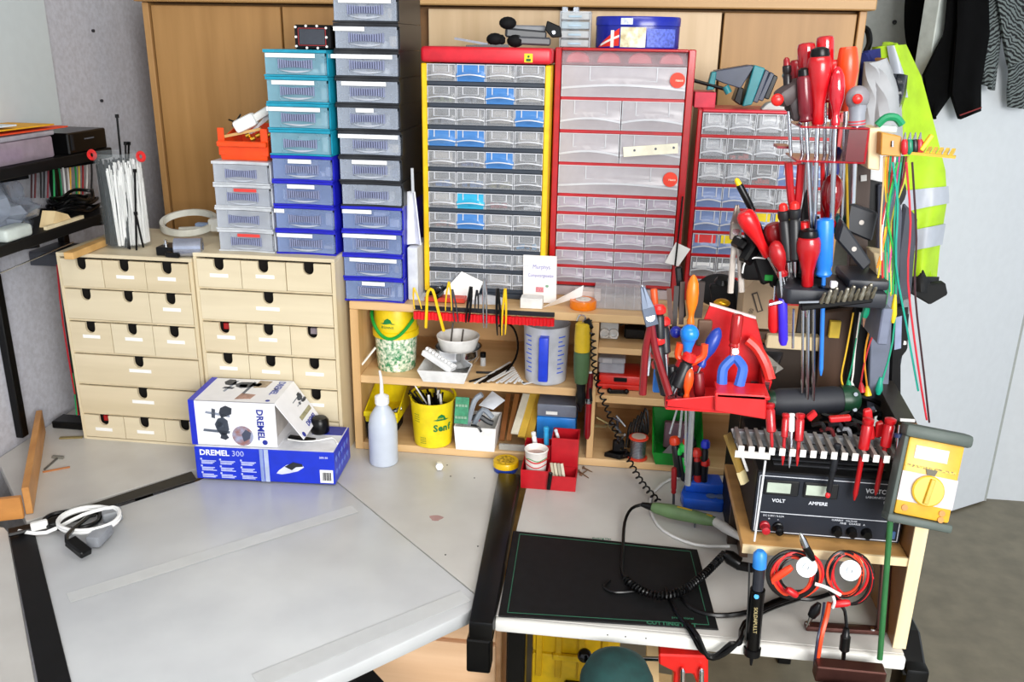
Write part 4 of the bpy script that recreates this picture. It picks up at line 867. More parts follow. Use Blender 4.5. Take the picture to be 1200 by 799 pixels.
# hanging white tag with black strap at red cabinet
t = thing('hanging_tag', 'white card with black stripe hanging beside the big red cabinet', 'card', at(795, 300, 2.03))
q = [at(779, 308, 2.035), at(795, 312, 2.035), at(809, 292, 2.035), at(792, 284, 2.035)]
MB().add(q+[p+V((0, .003, 0)) for p in q], [(0, 1, 2, 3), (7, 6, 5, 4), (0, 4, 5, 1), (1, 5, 6, 2), (2, 6, 7, 3), (3, 7, 4, 0)]).put('card', WHITE, t)
MB().bar(at(800, 230, 2.03), at(791, 312, 2.030), .004, .002).put('strap', BLACK, t)
# ================================================================== shelf unit, upper left compartment
ZM = .897
c = onz(459, 437, ZM); by = c.y+.05
bk = thing('mustard_bucket', 'yellow-lidded bucket with green handle on the middle board', 'bucket', (c.x, by, ZM))
br_ = .053
MB().lathe((0, 0, 0), [(br_*.86, 0), (br_*.88, .003), (br_*.97, .082), (br_*.97, .084)], 28).put('bucket_wall', mat('#2f9a60', .4, var=.25, scale=120, h2='#f4f3dc'), bk, w=False)
MB().lathe((0, 0, .0845), [(br_*.99, 0), (br_*1.06, .001), (br_*1.06, .016), (br_*.98, .018), (br_*.96, .068), (br_*.93, .072), (br_*.9, .072), (br_*.9, .066)], 28).put('lid_collar', mat('#f0cf10', .38), bk, w=False)
hp = [(br_*1.06*math.sin(q), -br_*1.06*math.cos(q)*1.02-.003, .142-.052*math.cos(q)**2 if abs(q) < 1.5 else .142) for q in [(-90+i*15)*PI/180 for i in range(13)]]
MB().tube(hp, .0042, 6).put('handle', GREEN, bk, w=False)
def arc_text(par, s, size, m, rad, z, a0, da, **k):
    for i, ch in enumerate(s):
        a = a0+da*i; p = V((rad*math.sin(a), -rad*math.cos(a), z)); text(par, ch, size, m, p, (math.cos(a), math.sin(a), 0), (0, 0, 1), w=False, **k)
def emblem(par, rad, a, z, s, m):
    def pt(u, v): q = a+u*s/rad; return (rad*math.sin(q), -rad*math.cos(q), z+v*s)
    hat = [(-1.2, 0), (-.6, -.1), (.6, -.1), (1.2, 0), (.7, .1), (.45, .6), (0, .85), (-.45, .6), (-.7, .1)]
    b = MB(); n = len(hat); b.add([pt(u, v) for u, v in hat]+[V(pt(u, v))*1.0-V((math.sin(a), -math.cos(a), 0))*.001 for u, v in hat], [tuple(range(n))]+[(i, (i+1) % n, n+(i+1) % n, n+i) for i in range(n)])
    b.put('emblem_hat', m, par, w=False)
GP = mat('#0c7a3c', .5)
emblem(bk, br_*.99, -.12, .124, .016, GP); arc_text(bk, 'KÜHNE', .0085, GP, br_*1.0, .115, -.37, .125)
MB().bar(at(424, 427, 1.93), at(440, 407, 1.945), .006, .004).solo('plastic_spoon', mat('#ece8dc', .4), 'white plastic stick with yellow end before the lidded bucket', 'stick')
# white tray with bowls
t0 = onz(496, 447, ZM); t1 = onz(541, 449, ZM)
tr_ = thing('white_tray', 'white flared plastic tray holding the steel bowl', 'tray', ((t0.x+t1.x)/2, t0.y+.06, ZM))
open_bin(tr_, t0.x, t1.x+.006, t0.y, t0.y+.13, ZM, ZM+.032, mat('#ececea', .4), .012, .0025, 'tray')
bc = V(at(537, 415, t0.y+.075)); bc.z = ZM+.016
MB().lathe(tuple(bc), [(.026, 0), (.044, .012), (.054, .035), (.056, .050), (.0575, .052), (.0545, .051), (.050, .034), (.03, .014), (.005, .006)], 32).solo('steel_bowl', CHROME, 'round polished steel bowl standing in the white tray', 'bowl')
b2 = bc+V((-.002, .010, .030))
MB().lathe(tuple(b2), [(.02, 0), (.042, .012), (.0525, .044), (.0515, .046), (.040, .013), (.020, .003), (.004, .0025)], 28).solo('white_bowl', mat('#e8e6e2', .35), 'white plastic bowl nested in the steel bowl', 'bowl')
for i, (a, b) in enumerate((((527, 414), (531, 378)), ((540, 408), (543, 386)))): MB().bar(at(*a, bc.y), at(*b, bc.y-.006), .004, .003).solo('metal_pick', mat('#55504a', .4), ['dark taller', 'pale shorter'][i]+' pick standing in the white bowl', 'pick')
for i in range(6):
    q = i*1.05; MB().sph(b2+V((.02*math.cos(q), .02*math.sin(q), .010)), .007, 1.3, 1, .6, 8, 6).solo('nut_scrap', mat(['#9a8a5a', '#b8a880', '#6a6a62', '#d0c4a0', '#807050', '#a8a8a0'][i], .4), ['olive', 'tan', 'grey', 'cream', 'brown', 'silver'][i]+' small fitting lying in the white bowl', 'fitting', 'fittings in the white bowl')
t = thing('terminal_strip', 'white plastic terminal strip leaning across the white tray', 'terminal strip', at(490, 410, t0.y+.02))
a, b = at(498, 411, t0.y+.035), at(531, 433, t0.y+.006); MB().bar(a, b, .030, .014).put('bar', mat('#eaebec', .4), t, bevel=.002)
tm = MB()
for k in range(9):
    for sg in (-1, 1):
        d = (b-a); p = a+d*(k+.5)/9; sd = d.cross(V((0, -1, 0))).normalized()
        MB().cyl(p+sd*sg*.009+V((0, -.011, .004)), p+sd*sg*.009+V((0, -.004, .003)), .0036, n=8).put('terminal', mat('#f2f2f2', .4), t)
# cable loop, bottle cap tube, ties on board
cable('black_cable', [onz(592, 438, ZM+.004), at(604, 420, 2.0), at(607, 402, 2.02), at(602, 385, 2.04), at(592, 378, 2.06), at(585, 382, 2.08)], .0028, BLACK, 'black cable loop hanging at back of the shelf compartment')
cable('black_cable', [onz(558, 436, ZM+.003), onz(580, 436, ZM+.003), onz(597, 430, ZM+.004), onz(574, 440, ZM+.003), onz(550, 447, ZM+.003)], .0026, BLACK, 'black cable lying between the tray and white ties')
t = thing('small_vial', 'tiny clear vial with black cap right of the white tray', 'vial', onz(566, 424, ZM))
p = onz(566, 428, ZM); MB().lathe((p.x, p.y, ZM), [(.007, 0), (.007, .022)], 12).put('glass', mat('#dfe6ea', .1, a=.5), t); MB().lathe((p.x, p.y, ZM+.0221), [(.0075, 0), (.0075, .012), (.005, .013)], 12).put('cap', BLACK, t)
rr = random.Random(6)
for i in range(14):
    a = onz(556+i*5.2, 447+rr.uniform(-1, 3), ZM+.003+.001*i); e = onz(598+i*1.2, 424+i*2.0, ZM+.006+.001*i)
    MB().bar(a, e, .005, .0016).solo('cable_tie', WHITE if i not in (1, 2, 12) else BLACK, ['first', 'second', 'third', 'fourth', 'fifth', 'sixth', 'seventh', 'eighth', 'ninth', 'tenth', 'eleventh', 'twelfth', 'thirteenth', 'last'][i]+' strip from left in the fan of loose cable ties on the middle board', 'cable tie', 'fan of loose cable ties')
# measuring jug
p = onz(637, 452, ZM); jy = p.y+.047
jg = thing('measuring_jug', 'frosted measuring jug with blue handle and scales', 'jug', (p.x, jy, ZM))
MB().lathe((0, 0, 0), [(.046, 0), (.049, .003), (.0545, .138), (.056, .142), (.0535, .142), (.052, .136), (.047, .006), (.003, .004)], 32).put('jug_wall', mat('#d9dce4', .3, a=.72), jg, w=False)
hd = MB(); hd.tube([(0, -.052, .126), (0, -.074, .122), (0, -.076, .07), (0, -.072, .024), (0, -.05, .020)], .006, 8)
MB().box(-.0115, .0115, -.078, -.068, .020, .128).put('handle', mat('#1d3fd0', .35), jg, w=False, bevel=.004, seg=2)
MB().box(-.010, .010, -.068, -.048, .114, .126).box(-.010, .010, -.068, -.046, .022, .034).put('handle_arm', mat('#1d3fd0', .35), jg, w=False)
for sg in (-1, 1):
    mk = MB()
    for k in range(9):
        z = .03+k*.011; r = .0495+.0055*z/.142+.0004; a0 = sg*.62; ln = .38 if k % 2 == 0 else .22
        mk.grid(lambda u, v: (r*math.sin(a0+sg*ln*u), -r*math.cos(a0+sg*ln*u), z+.0028*v), 4, 1, .0003)
    mk.put('scale_marks', mat('#3c62d8', .5), jg, w=False)['kind'] = 'stuff'
# ================================================================== red tweezer strip on the top board edge
sy = 1.9085
t = thing('tool_strip', 'red scalloped tool strip screwed to the top board edge', 'tool holder', (-.33, sy, 1.05))
xa, xb = at(486, 365, sy).x, at(650, 367, sy).x; zt_ = at(500, 360, sy).z
MB().box(xa, xb, sy-.006, sy+.001, zt_-.006, zt_+.004).put('backing_bar', DGREY, t, bevel=.001)
n = 40; cp = MB().cyl((0, 0, 0), (0, 0, .018), .0048, n=8).mesh('cup', mat('#e01420', .3))
for k in range(n): inst('cup', cp, t, V((xa+(xb-xa)*(k+.5)/n, sy-.011, zt_-.026+.0008*(k % 2)))-wloc(t))
TY = sy-.019
def tweez(label, ap, l1, l2, m, wdt=.0035, arm=None):
    a = at(*ap, TY); e1 = at(*l1, TY-.002); e2 = at(*l2, TY-.002); t = thing('tweezers', label, 'tweezers', e1 if e1.z < e2.z else e2, group='tweezers in the red strip')
    for e in (e1, e2):
        s = (e-a); sd = V((1, 0, 0))*(.5 if e is e2 else -.5)*.004
        MB().tube([a, a+s*.35+sd, a+s*.75+sd*.8, e], wdt*.6, 6, radii=(wdt*.75, wdt*.3)).put('arm', m, t)
    return t
tweez('yellow tweezers at the left end of the red strip', (485, 337), (486, 362), (494, 362), YEL)
b = [at(499, 384, TY), at(500, 360, TY), at(501, 343, TY), at(507, 340, TY), at(513, 362, TY), at(520, 388, TY)]
MB().tube(b, .0036, 6).solo('bent_tweezers', YEL, 'big bent yellow tweezers, second in the red strip', 'tweezers', 'tweezers in the red strip')
tweez('yellow tweezers with long point, third in the red strip', (526, 330), (522, 364), (529, 364), YEL)
tweez('grey steel pointed tweezers beside the third yellow pair', (530, 339), (533, 378), (537, 378), DSTEEL)
tweez('broad black tweezers in the middle of the red strip', (552, 336), (546, 378), (549, 377), BLACK, .0055)
tweez('thin dark tweezers next to the broad black pair', (559, 340), (557, 366), (560, 366), DGREY)
tweez('tall bare steel tweezers reaching highest in the strip', (568, 326), (567, 384), (570, 384), STEEL, .0045)
tweez('long black tweezers left of the last yellow pair', (583, 338), (583, 393), (587, 393), BLACK, .005)
tweez('yellow tweezers at the right of the long black pair', (592, 338), (588, 393), (592, 392), YEL, .0045)
# ================================================================== hanging rotary tool, pen, coil cord
hy = 1.885
t = thing('rotary_handpiece', 'yellow and green rotary handpiece hanging from the shelf edge', 'tool', at(682, 480, hy))
A = lambda y, dx=0: at(683+dx-(y-378)*.03, y, hy)
MB().rev(A(378), A(411), [(0, .012), (.06, .0165), (.5, .018), (1, .018)], 16).put('rear_housing', mat('#c9a81a', .4), t)
MB().rev(A(411.3), A(448), [(0, .018), (.3, .0185), (.75, .017), (1, .0145)], 16).put('front_housing', mat('#44603c', .45), t)
MB().rev(A(448.3), A(482), [(0, .0115), (.25, .010), (.4, .012), (.7, .012), (.8, .007), (1, .004)], 12).put('chuck', BLACK, t)
MB().tube([A(378), at(686, 372, hy), at(680, 369, 1.9), at(676, 376, 1.895)], .0022, 5).put('hanger_hook', STEEL, t)
MB().bar(at(687, 374, hy), at(692, 384, hy), .012, .014).put('cord_grip', BLACK, t, bevel=.002)
pth = [at(690, 376, hy), at(695, 400, hy), at(696, 425, hy), at(701, 450, hy), at(711, 478, hy), at(721, 505, hy-.01), at(735, 535, hy-.04), at(752, 565, hy-.10), at(772, 588, hy-.16)]
helix(pth, .0058, 30, .0021).solo('coil_cord', BLACK, 'black coiled cord hanging down from the rotary handpiece', 'cord')
t = thing('marker_pen', 'dark red pen with silver band standing before the divider', 'pen', at(689, 516, 1.90))
MB().rev(at(692, 437, 1.897), at(690, 466, 1.897), [(0, .005), (.04, .0075), (1, .0075)], 12).put('cap', mat('#5e0d14', .3), t); MB().rev(at(690, 466.2, 1.897), at(690, 472, 1.897), [(0, .0082), (1, .0082)], 12).put('band', STEEL, t)
MB().rev(at(690, 472.2, 1.897), at(688, 514, 1.897), [(0, .0075), (.9, .0072), (1, .004)], 12).put('barrel', mat('#8a0f1a', .3), t); MB().cyl(at(692, 435.5, 1.897), at(692, 437, 1.897), .004, n=8).put('button', WHITE, t)
MB().bar(at(692, 455, 1.888), at(693, 470, 1.888), .006, .004).put('clip', BLACK, t)
# ================================================================== right compartments
t = thing('white_socket', 'white double socket on the upper right board', 'socket', (.0, 1.98, 1.0))
p0 = at(700, 400, 1.975); p1 = at(724, 400, 1.975); p0.z = 1.0005; p0.x = max(p0.x, -.0345)
MB().box(p0.x, p1.x, 1.975, 2.02, p0.z, p0.z+.055).put('housing', mat('#d7d9d8', .4), t, bevel=.004, seg=2)
for k in (.27, .75): x = p0.x+(p1.x-p0.x)*k; MB().rev((x, 1.975, 1.017), (x, 1.966, 1.017), [(0, .0115), (1, .0115), (1, .008), (.3, .008), (.3, .001)], 16, cap=False).put('socket_cup', mat('#e8e9e8', .35), t)
t = thing('adapter_block', 'black power adapter with cables on the upper right board', 'adapter', (.08, 2.0, 1.0))
q0 = at(731, 400, 1.99).x; MB().box(q0, q0+.05, 1.985, 2.03, 1.0005, 1.028).put('block', BLACK, t, bevel=.004)
for k in range(5): MB().tube([(q0-.01+.012*k, 1.99, 1.032+.003*k), (q0+.01+.012*k, 1.985, 1.045), (q0+.035+.008*k, 2.0, 1.036), (q0+.06, 2.01, 1.02)], .0025, 5).put('cord', mat(['#18181a', '#2a2420', '#4a2018', '#1a2a1c', '#18181a'][k], .5), t)
zb = .884
t = thing('red_case', 'red plastic case on the lower right board', 'case', (.03, 1.99, zb))
r0, r1 = max(at(697, 450, 1.955).x, -.031), at(753, 450, 1.955).x
MB().box(r0, r1, 1.955, 2.05, zb, zb+.034).put('shell', mat('#d2281e', .35), t, bevel=.004, seg=2); MB().box(r0+.035, r0+.066, 1.951, 1.9545, zb+.02, zb+.03).put('latch', BLACK, t, bevel=.001)
MB().box(r0-.003, r1+.003, 1.948, 1.9545, zb+.001, zb+.013).put('front_lip', mat('#d2281e', .35), t, bevel=.002)
t = thing('clear_case', 'clear lidded case lying on the red plastic case', 'case', (.0, 1.99, zb+.034))
s0, s1 = at(702, 425, 1.965).x, at(732, 425, 1.965).x
MB().box(s0, s1, 1.965, 2.04, zb+.0345, zb+.06).put('base', mat('#c3c8d4', .2, a=.7), t, bevel=.003); MB().box(s0-.002, s1+.002, 1.962, 2.042, zb+.0605, zb+.074).put('lid', mat('#d5d9e2', .2, a=.6), t, bevel=.003)
MB().box(s0+.008, s0+.03, 1.9615, 1.9635, zb+.062, zb+.072).put('catch', LGREY, t)
t = thing('plastic_plug', 'small black bone-shaped clip on the lower right board edge', 'clip', at(722, 460, 1.925)); zz = zb
MB().bar((at(714, 460, 1.925).x, 1.925, zz+.0045), (at(734, 460, 1.925).x, 1.93, zz+.0045), .006, .009).put('bar', BLACK, t, bevel=.001)
for x in (714, 734): MB().sph((at(x, 460, 1.925).x, 1.927, zz+.0065), .0065, 1, 1, 1, 8, 6).put('knob', BLACK, t)
zf = .72
t = thing('helping_hand', 'black helping hand stand with tangled clips', 'stand', (.02, 1.98, zf))
hp_ = onz(719, 535, zf); hp_.x += .008; MB().prism([(hp_.x-.032, hp_.y-.004), (hp_.x+.006, hp_.y-.016), (hp_.x+.038, hp_.y+.004), (hp_.x, hp_.y+.03)], zf, zf+.012, lambda u, v, h: (u, v, h)).put('base', BLACK, t, bevel=.002)
MB().box(hp_.x-.012, hp_.x+.016, hp_.y-.002, hp_.y+.02, zf+.0121, zf+.04).put('body', BLACKM, t, bevel=.004)
rr = random.Random(9)
for k in range(9):
    a = V((hp_.x+rr.uniform(-.03, .02), hp_.y+rr.uniform(0, .02), zf+.05+rr.uniform(0, .05))); b = a+V((rr.uniform(-.03, .03), rr.uniform(-.02, .02), rr.uniform(-.015, .03)))
    MB().cyl(a, b, rr.uniform(.0018, .004), n=7).put('clip_arm', [STEEL, mat('#b8a87a', .3, metal=.9), DSTEEL][k % 3], t)
MB().cyl((hp_.x, hp_.y+.01, zf+.04), (hp_.x-.005, hp_.y+.012, zf+.10), .003, n=8).put('post', DSTEEL, t)
for k in range(5):
    q = onz(735+k*3, 500-k*2, zf); MB().tube([(hp_.x+.02+.006*k, hp_.y+.03, zf+.012), (hp_.x+.03+.008*k, hp_.y+.05, zf+.07+.01*k), (hp_.x+.055+.004*k, hp_.y+.045, zf+.05), (hp_.x+.05, hp_.y+.06, zf+.006)], .003, 5).solo('black_wire', mat(['#161618', '#20180f', '#1c1c20', '#241a14', '#121214'][k], .5), ['first', 'second', 'third', 'fourth', 'fifth'][k]+' dark wire loop from left beside the solder spool', 'wire', 'dark wires by the spool')
sp = onz(747, 541, zf); 
t = thing('solder_spool', 'solder spool with orange-red flanges in lower right compartment', 'spool', (sp.x, sp.y+.02, zf))
for z0, z1 in ((0, .005), (.052, .057)): MB().lathe((0, 0, 0), [(.022, z0), (.0235, z0+.001), (.0235, z1-.001), (.022, z1), (.006, z1)], 24).put('flange', mat('#d8432c', .35), t, w=False)
sw = MB()
for k in range(15): sw.lathe((0, 0, .0055+k*.0031), [(.0172, 0), (.0185, .0008), (.0185, .0022), (.0172, .003)], 20, cap=(k in (0, 14)))
sw.put('solder_winding', mat('#b9bdc6', .25, metal=.9), t, w=False)
MB().lathe((0, 0, .0571), [(.017, 0), (.017, .001), (.004, .0012)], 20).put('spool_label', mat('#c9b6a6', .5), t, w=False)
g0 = onz(768, 545, zf)
t = thing('green_bin', 'green open plastic bin in the lower right compartment', 'bin', (g0.x+.05, g0.y+.05, zf))
open_bin(t, g0.x, g0.x+.10, g0.y+.005, g0.y+.12, zf, zf+.095, mat('#0f8f2c', .35), .010, .003, 'body', front=zf+.034)
for k in range(4): 
    a = V((g0.x+.02+.016*k, g0.y+.03+.01*k, zf+.006)); MB().bar(a, a+V((.03, .05, .012)), .02, .008).solo('grey_part', mat(['#9a949c', '#6f6a72', '#c3bec6', '#3a3a40'][k], .5), ['mauve-grey', 'dark grey', 'light grey', 'charcoal'][k]+' flat part lying in the green bin', 'part', 'parts in the green bin')
MB().box(g0.x+.02, g0.x+.075, g0.y+.08, g0.y+.10, zf+.008, zf+.075).solo('pink_block', mat('#8e6a78', .6), 'dull pink block standing in the green bin', 'block', bevel=.003)
# ================================================================== lower left compartment
ZL = .72
y0 = onz(428, 522, ZL)
t = thing('black_bin', 'black open bin under the yellow bin, lower left compartment', 'bin', (-.55, 1.97, ZL))
open_bin(t, -.594, -.532, 1.93, 2.04, ZL, ZL+.05, BLACKM, .003, .002)
t = thing('yellow_bin', 'yellow open-front bin stacked on a black bin', 'bin', (-.55, 1.97, ZL+.05))
open_bin(t, -.594, -.515, 1.922, 2.05, ZL+.0505, ZL+.125, mat('#eed70c', .38), .003, .003, 'body', front=ZL+.078)
MB().box(-.597, -.512, 1.911, 1.9205, ZL+.068, ZL+.081).put('front_lip', mat('#eed70c', .38), t, bevel=.002)
rr = random.Random(8)
for k in range(6):
    p = V((-.578+.01*k, 1.935+.006*(k % 3), ZL+.056+.003*k)); MB().cyl(p, p+V((.014, .01, .006)), .0055, n=8).solo('metal_fitting', mat(['#c9ccd2', '#5a5a5c', '#b9a05a', '#d8dade', '#3a3a3c', '#8e9096'][k], .3, metal=.8), ['bright', 'dark', 'brass', 'shiny', 'black', 'grey'][k]+' metal fitting lying in the yellow bin', 'fitting', 'fittings in the yellow bin')
# mustard bucket with print
p = onz(503, 526, ZL); sy_ = p.y+.045
sb = thing('mustard_bucket', 'open yellow bucket printed Senf, full of black sticks', 'bucket', (p.x, sy_, ZL))
MB().lathe((0, 0, 0), [(.043, 0), (.046, .003), (.0535, .112), (.0545, .118), (.052, .118), (.0445, .005), (.002, .004)], 32).put('bucket_wall', mat('#f0d71a', .38), sb, w=False)
MB().tube([(.056*math.cos(q), .056*math.sin(q)*.9, .118+.018*math.sin(q)) for q in [i*PI/10 for i in range(11)]], .0035, 6).put('handle', mat('#e6cb10', .4), sb, w=False)
emblem(sb, .0535, .62, .078, .017, GP); arc_text(sb, 'Senf', .024, GP, .0516, .056, .34, .24, bold=.0008)
arc_text(sb, 'KÜHNE', .005, mat('#e9d51a', .4), .0535, .082, .45, .06)
mk = MB()
for k in range(4):
    for j in range(8):
        a = -.75+.08*j; r = .0465+.006*(.1-.008*k)/.11+.0012; z = .088-.006*k if j < 4 else .03-.005*k
        mk.grid(lambda u, v: ((r-.002*(z < .05))*math.sin(a+.06*u), -(r-.002*(z < .05))*math.cos(a+.06*u), z+.0016*v), 2, 1, .0003)
mk.put('fine_print', mat('#7f8a2a', .6), sb, w=False)['kind'] = 'stuff'
MB().lathe((0, 0, .088), [(.049, 0), (.049, .001), (.01, .012)], 20).put('dark_filling', mat('#141214', .8), sb, w=False)
C_b = V((p.x, sy_, ZL))
for k in range(26):
    q = k*2.4; r1 = .012+.034*((k*7) % 10)/10; a = C_b+V((r1*math.cos(q)*.6, r1*math.sin(q)*.6, .092)); e = C_b+V((r1*math.cos(q)*1.15-.012, r1*math.sin(q)*1.05, .118+.022*((k*3) % 7)/7))
    wh = k in (3, 9, 15, 21)
    if wh: e = e+V((-.02+.012*(k % 4), -.012, .012))
    MB().bar(a, e, .005, .003).solo('plastic_tie', WHITE if wh else BLACK, ('white plastic strip leaning '+{3: 'furthest back', 9: 'to the left', 15: 'in the middle', 21: 'to the right'}[k]+' in the Senf bucket') if wh else 'black plastic strip in the Senf bucket', 'cable tie', ('white' if wh else 'black')+' strips in the Senf bucket')
# white bin with circuit board
w0 = onz(532, 527, ZL); w1 = onz(581, 527, ZL)
t = thing('white_bin', 'white plastic bin with a green circuit board sticking out', 'bin', ((w0.x+w1.x)/2, w0.y+.04, ZL))
open_bin(t, w0.x+.004, w1.x-.002, w0.y+.004, w0.y+.10, ZL, ZL+.062, mat('#efefee', .4), .004, .0025)
cx = (w0.x+w1.x)/2
t = thing('circuit_board', 'green circuit board standing in the white bin', 'circuit board', at(541, 495, w0.y+.02))
a = at(533, 496, w0.y+.008); q = [at(532, 496, w0.y+.010), at(548, 497, w0.y+.010), at(550, 466, w0.y+.02), at(534, 465, w0.y+.02)]
MB().add(q+[v+V((0, .002, 0)) for v in q], [(0, 1, 2, 3), (7, 6, 5, 4), (0, 4, 5, 1), (1, 5, 6, 2), (2, 6, 7, 3), (3, 7, 4, 0)]).put('board', mat('#3f8f6a', .4, var=.25, scale=120), t)
for k in range(8): s = q[0].lerp(q[1], .15+.22*(k % 4)).lerp(q[3].lerp(q[2], .15+.22*(k % 4)), .25+.45*(k//4)); MB().box(s.x-.003, s.x+.003, s.y-.003, s.y+.0005, s.z-.003, s.z+.003).put('chip', mat('#8fb59a', .4), t)
for k, (P, c, lab, cat_) in enumerate((([(548, 497), (556, 470), (565, 462)], '#9aa2ae', 'grey rubber strap curling out of the white bin', 'strap'), ([(556, 496), (566, 480), (577, 489)], '#8a939e', 'blue-grey strap bent inside the white bin', 'strap'), ([(553, 490), (562, 488), (572, 494), (578, 496)], '#3a3d42', 'dark strap lying over the white bin edge', 'strap'), ([(548, 493), (557, 488), (563, 492)], '#a31a22', 'dark red band inside the white bin', 'band'))):
    MB().tube([at(x, y, w0.y+.03+.008*k) for x, y in P], .007 if k < 3 else .006, 7).solo('rubber_strap', mat(c, .5), lab, cat_)
MB().tube([at(552, 498, w0.y-.002), at(560, 500, w0.y-.004), at(564, 506, w0.y-.005)], .0028, 6).solo('black_strap', BLACK, 'black strap end hanging over white bin front', 'strap')
sheet('plastic_sheet', 'translucent white plastic sheet sticking out of the white bin', [at(561, 475, w0.y+.05), at(578, 480, w0.y+.04), at(592, 469, w0.y+.05), at(577, 458, w0.y+.07)], 0, mat('#d9dde4', .3, a=.85), .008, 'sheet')
# sticks bundle
for k, (x0, x1, c, lab) in enumerate(((588, 592, '#7a4a24', 'dark brown wooden strip left in the bagged strip bundle'), (596, 602, '#8a5a30', 'brown wooden strip second in the bundle'), (603, 613, '#e6e0cc', 'white wooden strip in the bundle'), (611, 621, '#e0b94a', 'wide golden strip in the bundle'), (619, 629, '#d2a83c', 'golden strip at the right of the bundle'))):
    a = at(x0, 516-(k == 2)*8-(k == 3)*4, 1.935); b = at(x1+4, 462, 2.05); a.z = max(a.z, ZL+.006); MB().bar(a, b, .012 if k < 2 else .018, .005).solo('wood_strip', mat(c, .45, var=.1), lab, 'wood strip', 'bundle of strips')
MB().box(at(585, 515, 1.925).x, at(627, 515, 1.925).x, 1.92, 1.928, ZL, ZL+.015).solo('clear_bar', mat('#c9ccc8', .1, a=.55), 'clear plastic bar at the foot of the strip bundle', 'bar', bevel=.001)
# blue and grey box
g0, g1 = at(629, 490, 1.965).x, at(675, 490, 1.965).x
t = thing('blue_box', 'blue plastic box with grey transparent lid, lower left compartment', 'box', ((g0+g1)/2, 2.0, ZL))
MB().box(g0, g1, 1.965, 2.06, ZL, ZL+.075).put('base', mat('#1f80d8', .35), t, bevel=.003, seg=2); MB().box(g0, g1, 1.968, 2.06, ZL+.0755, ZL+.108).put('lid', mat('#7e8494', .25, a=.9), t, bevel=.003, seg=2)
MB().box(g0+.022, g0+.05, 1.9665, 1.9678, ZL+.082, ZL+.09).put('label', PAPER, t)
# ================================================================== things standing on the desk
o0 = onz(608, 573, ZD); o1 = onz(672, 578, ZD); oy = 1.775
t = thing('desk_organizer', 'red plastic desk organizer with stepped compartments', 'desk organizer', ((o0.x+o1.x)/2, oy+.05, ZD))
OM = mat('#b41420', .35); x0, x1 = -.192, -.068; xm = -.128
open_bin(t, x0, xm-.002, oy, oy+.07, ZD, ZD+.046, OM, .001, .0025, 'front_compartment')
open_bin(t, xm, x1, oy, oy+.05, ZD, ZD+.036, OM, .001, .0025, 'front_compartment')
open_bin(t, xm, x1, oy+.0535, oy+.11, ZD, ZD+.105, OM, .001, .0025, 'rear_compartment')
open_bin(t, x0, xm-.002, oy+.0735, oy+.11, ZD, ZD+.075, OM, .001, .0025, 'rear_compartment')
cp_ = V(((x0+xm)/2-.002, oy+.035, ZD+.003))
t = thing('paper_cup', 'small white paper cup with red and green print in organizer', 'cup', cp_)
MB().lathe((0, 0, 0), [(.020, 0), (.0225, .02), (.0262, .078), (.0278, .08), (.0265, .082), (.0252, .079), (.0205, .006), (.002, .005)], 26).put('cup_wall', mat('#eeeae4', .5), t, w=False)
def band(par, r0, z0, z1, m, name, a0=-1.4, a1=1.4, wob=.002): return MB().grid(lambda u, v: ((r0+.00005*0)*math.sin(a0+(a1-a0)*u), -r0*math.cos(a0+(a1-a0)*u), z0+(z1-z0)*v+wob*math.sin(9*u)), 20, 1, .0004).put(name, m, par, w=False)
band(t, .0256, .056, .0595, mat('#d23a3a', .5), 'red_stripe'); band(t, .0248, .044, .0465, mat('#d23a3a', .5), 'red_stripe'); band(t, .0261, .061, .063, mat('#4a9a5a', .5), 'green_stripe', -.9, 1.3)
MB().lathe((0, 0, .066), [(.0238, 0), (.0238, .001), (.004, .003)], 20).put('cup_filling', mat('#c8a8a0', .7), t, w=False)
driver('blue_pen', 'blue and white pen standing in the red organizer', at(640, 500, oy+.085), V((-.14, oy+.09, ZD+.004)), .07, .006, mat('#2fa0d8', .35), 'slim', mat('#d8dce2', .4), .004, cat='pen', tip=True)
driver('white_pen', 'short white capped pen left in the red organizer', at(625, 506, oy+.09), V((-.16, oy+.09, ZD+.004)), .05, .0055, WHITE, 'slim', mat('#d8dce2', .4), .004, cat='pen')
driver('silver_pen', 'thin silver pen in the rear organizer compartment', at(651, 503, oy+.085), V((-.09, oy+.085, ZD+.006)), .04, .004, mat('#dfe4ea', .3), 'slim', STEEL, .0025, cat='pen')
for k in range(4):
    a = V((xm+.012+.008*k, oy+.012, ZD+.006)); MB().bar(a, a+V((-.012, .028, .042)), .0065, .005).solo('staple_strip', mat(['#c2baa2', '#d0c8b0', '#b4ac98', '#dcd4c0'][k], .35, metal=.4), ['left', 'second', 'third', 'right'][k]+'most strip of staples in the organizer front compartment' if k in (0, 3) else ['left', 'second', 'third', 'right'][k]+' strip of staples in the organizer front compartment', 'staples', 'staple strips')
MB().bar((xm-.0005, oy-.0065, ZD+.0045), (xm+.004, oy-.010, ZD+.05), .009, .007).solo('black_marker', BLACK, 'slim black stick leaning on the organizer front', 'stick', bevel=.002)
tc = onz(592, 553, ZD)
tc.y += .012; tc.z = ZD
t = thing('yellow_tin', 'small yellow and blue round tin on desk at rail end', 'tin', tc)
MB().lathe((0, 0, 0), [(.028, 0), (.029, .002), (.029, .011)], 28).put('can', mat('#1c3fa0', .3), t, w=False); MB().lathe((0, 0, .0112), [(.0292, 0), (.0305, .001), (.0305, .012), (.029, .0145), (.02, .014)], 28).put('lid', mat('#e2b812', .3), t, w=False)
MB().lathe((0, 0, .0258), [(.021, 0), (.021, .0004), (.002, .0006)], 24).put('lid_print', mat('#8a6c14', .4, var=.5, scale=150, h2='#d8b030'), t, w=False)
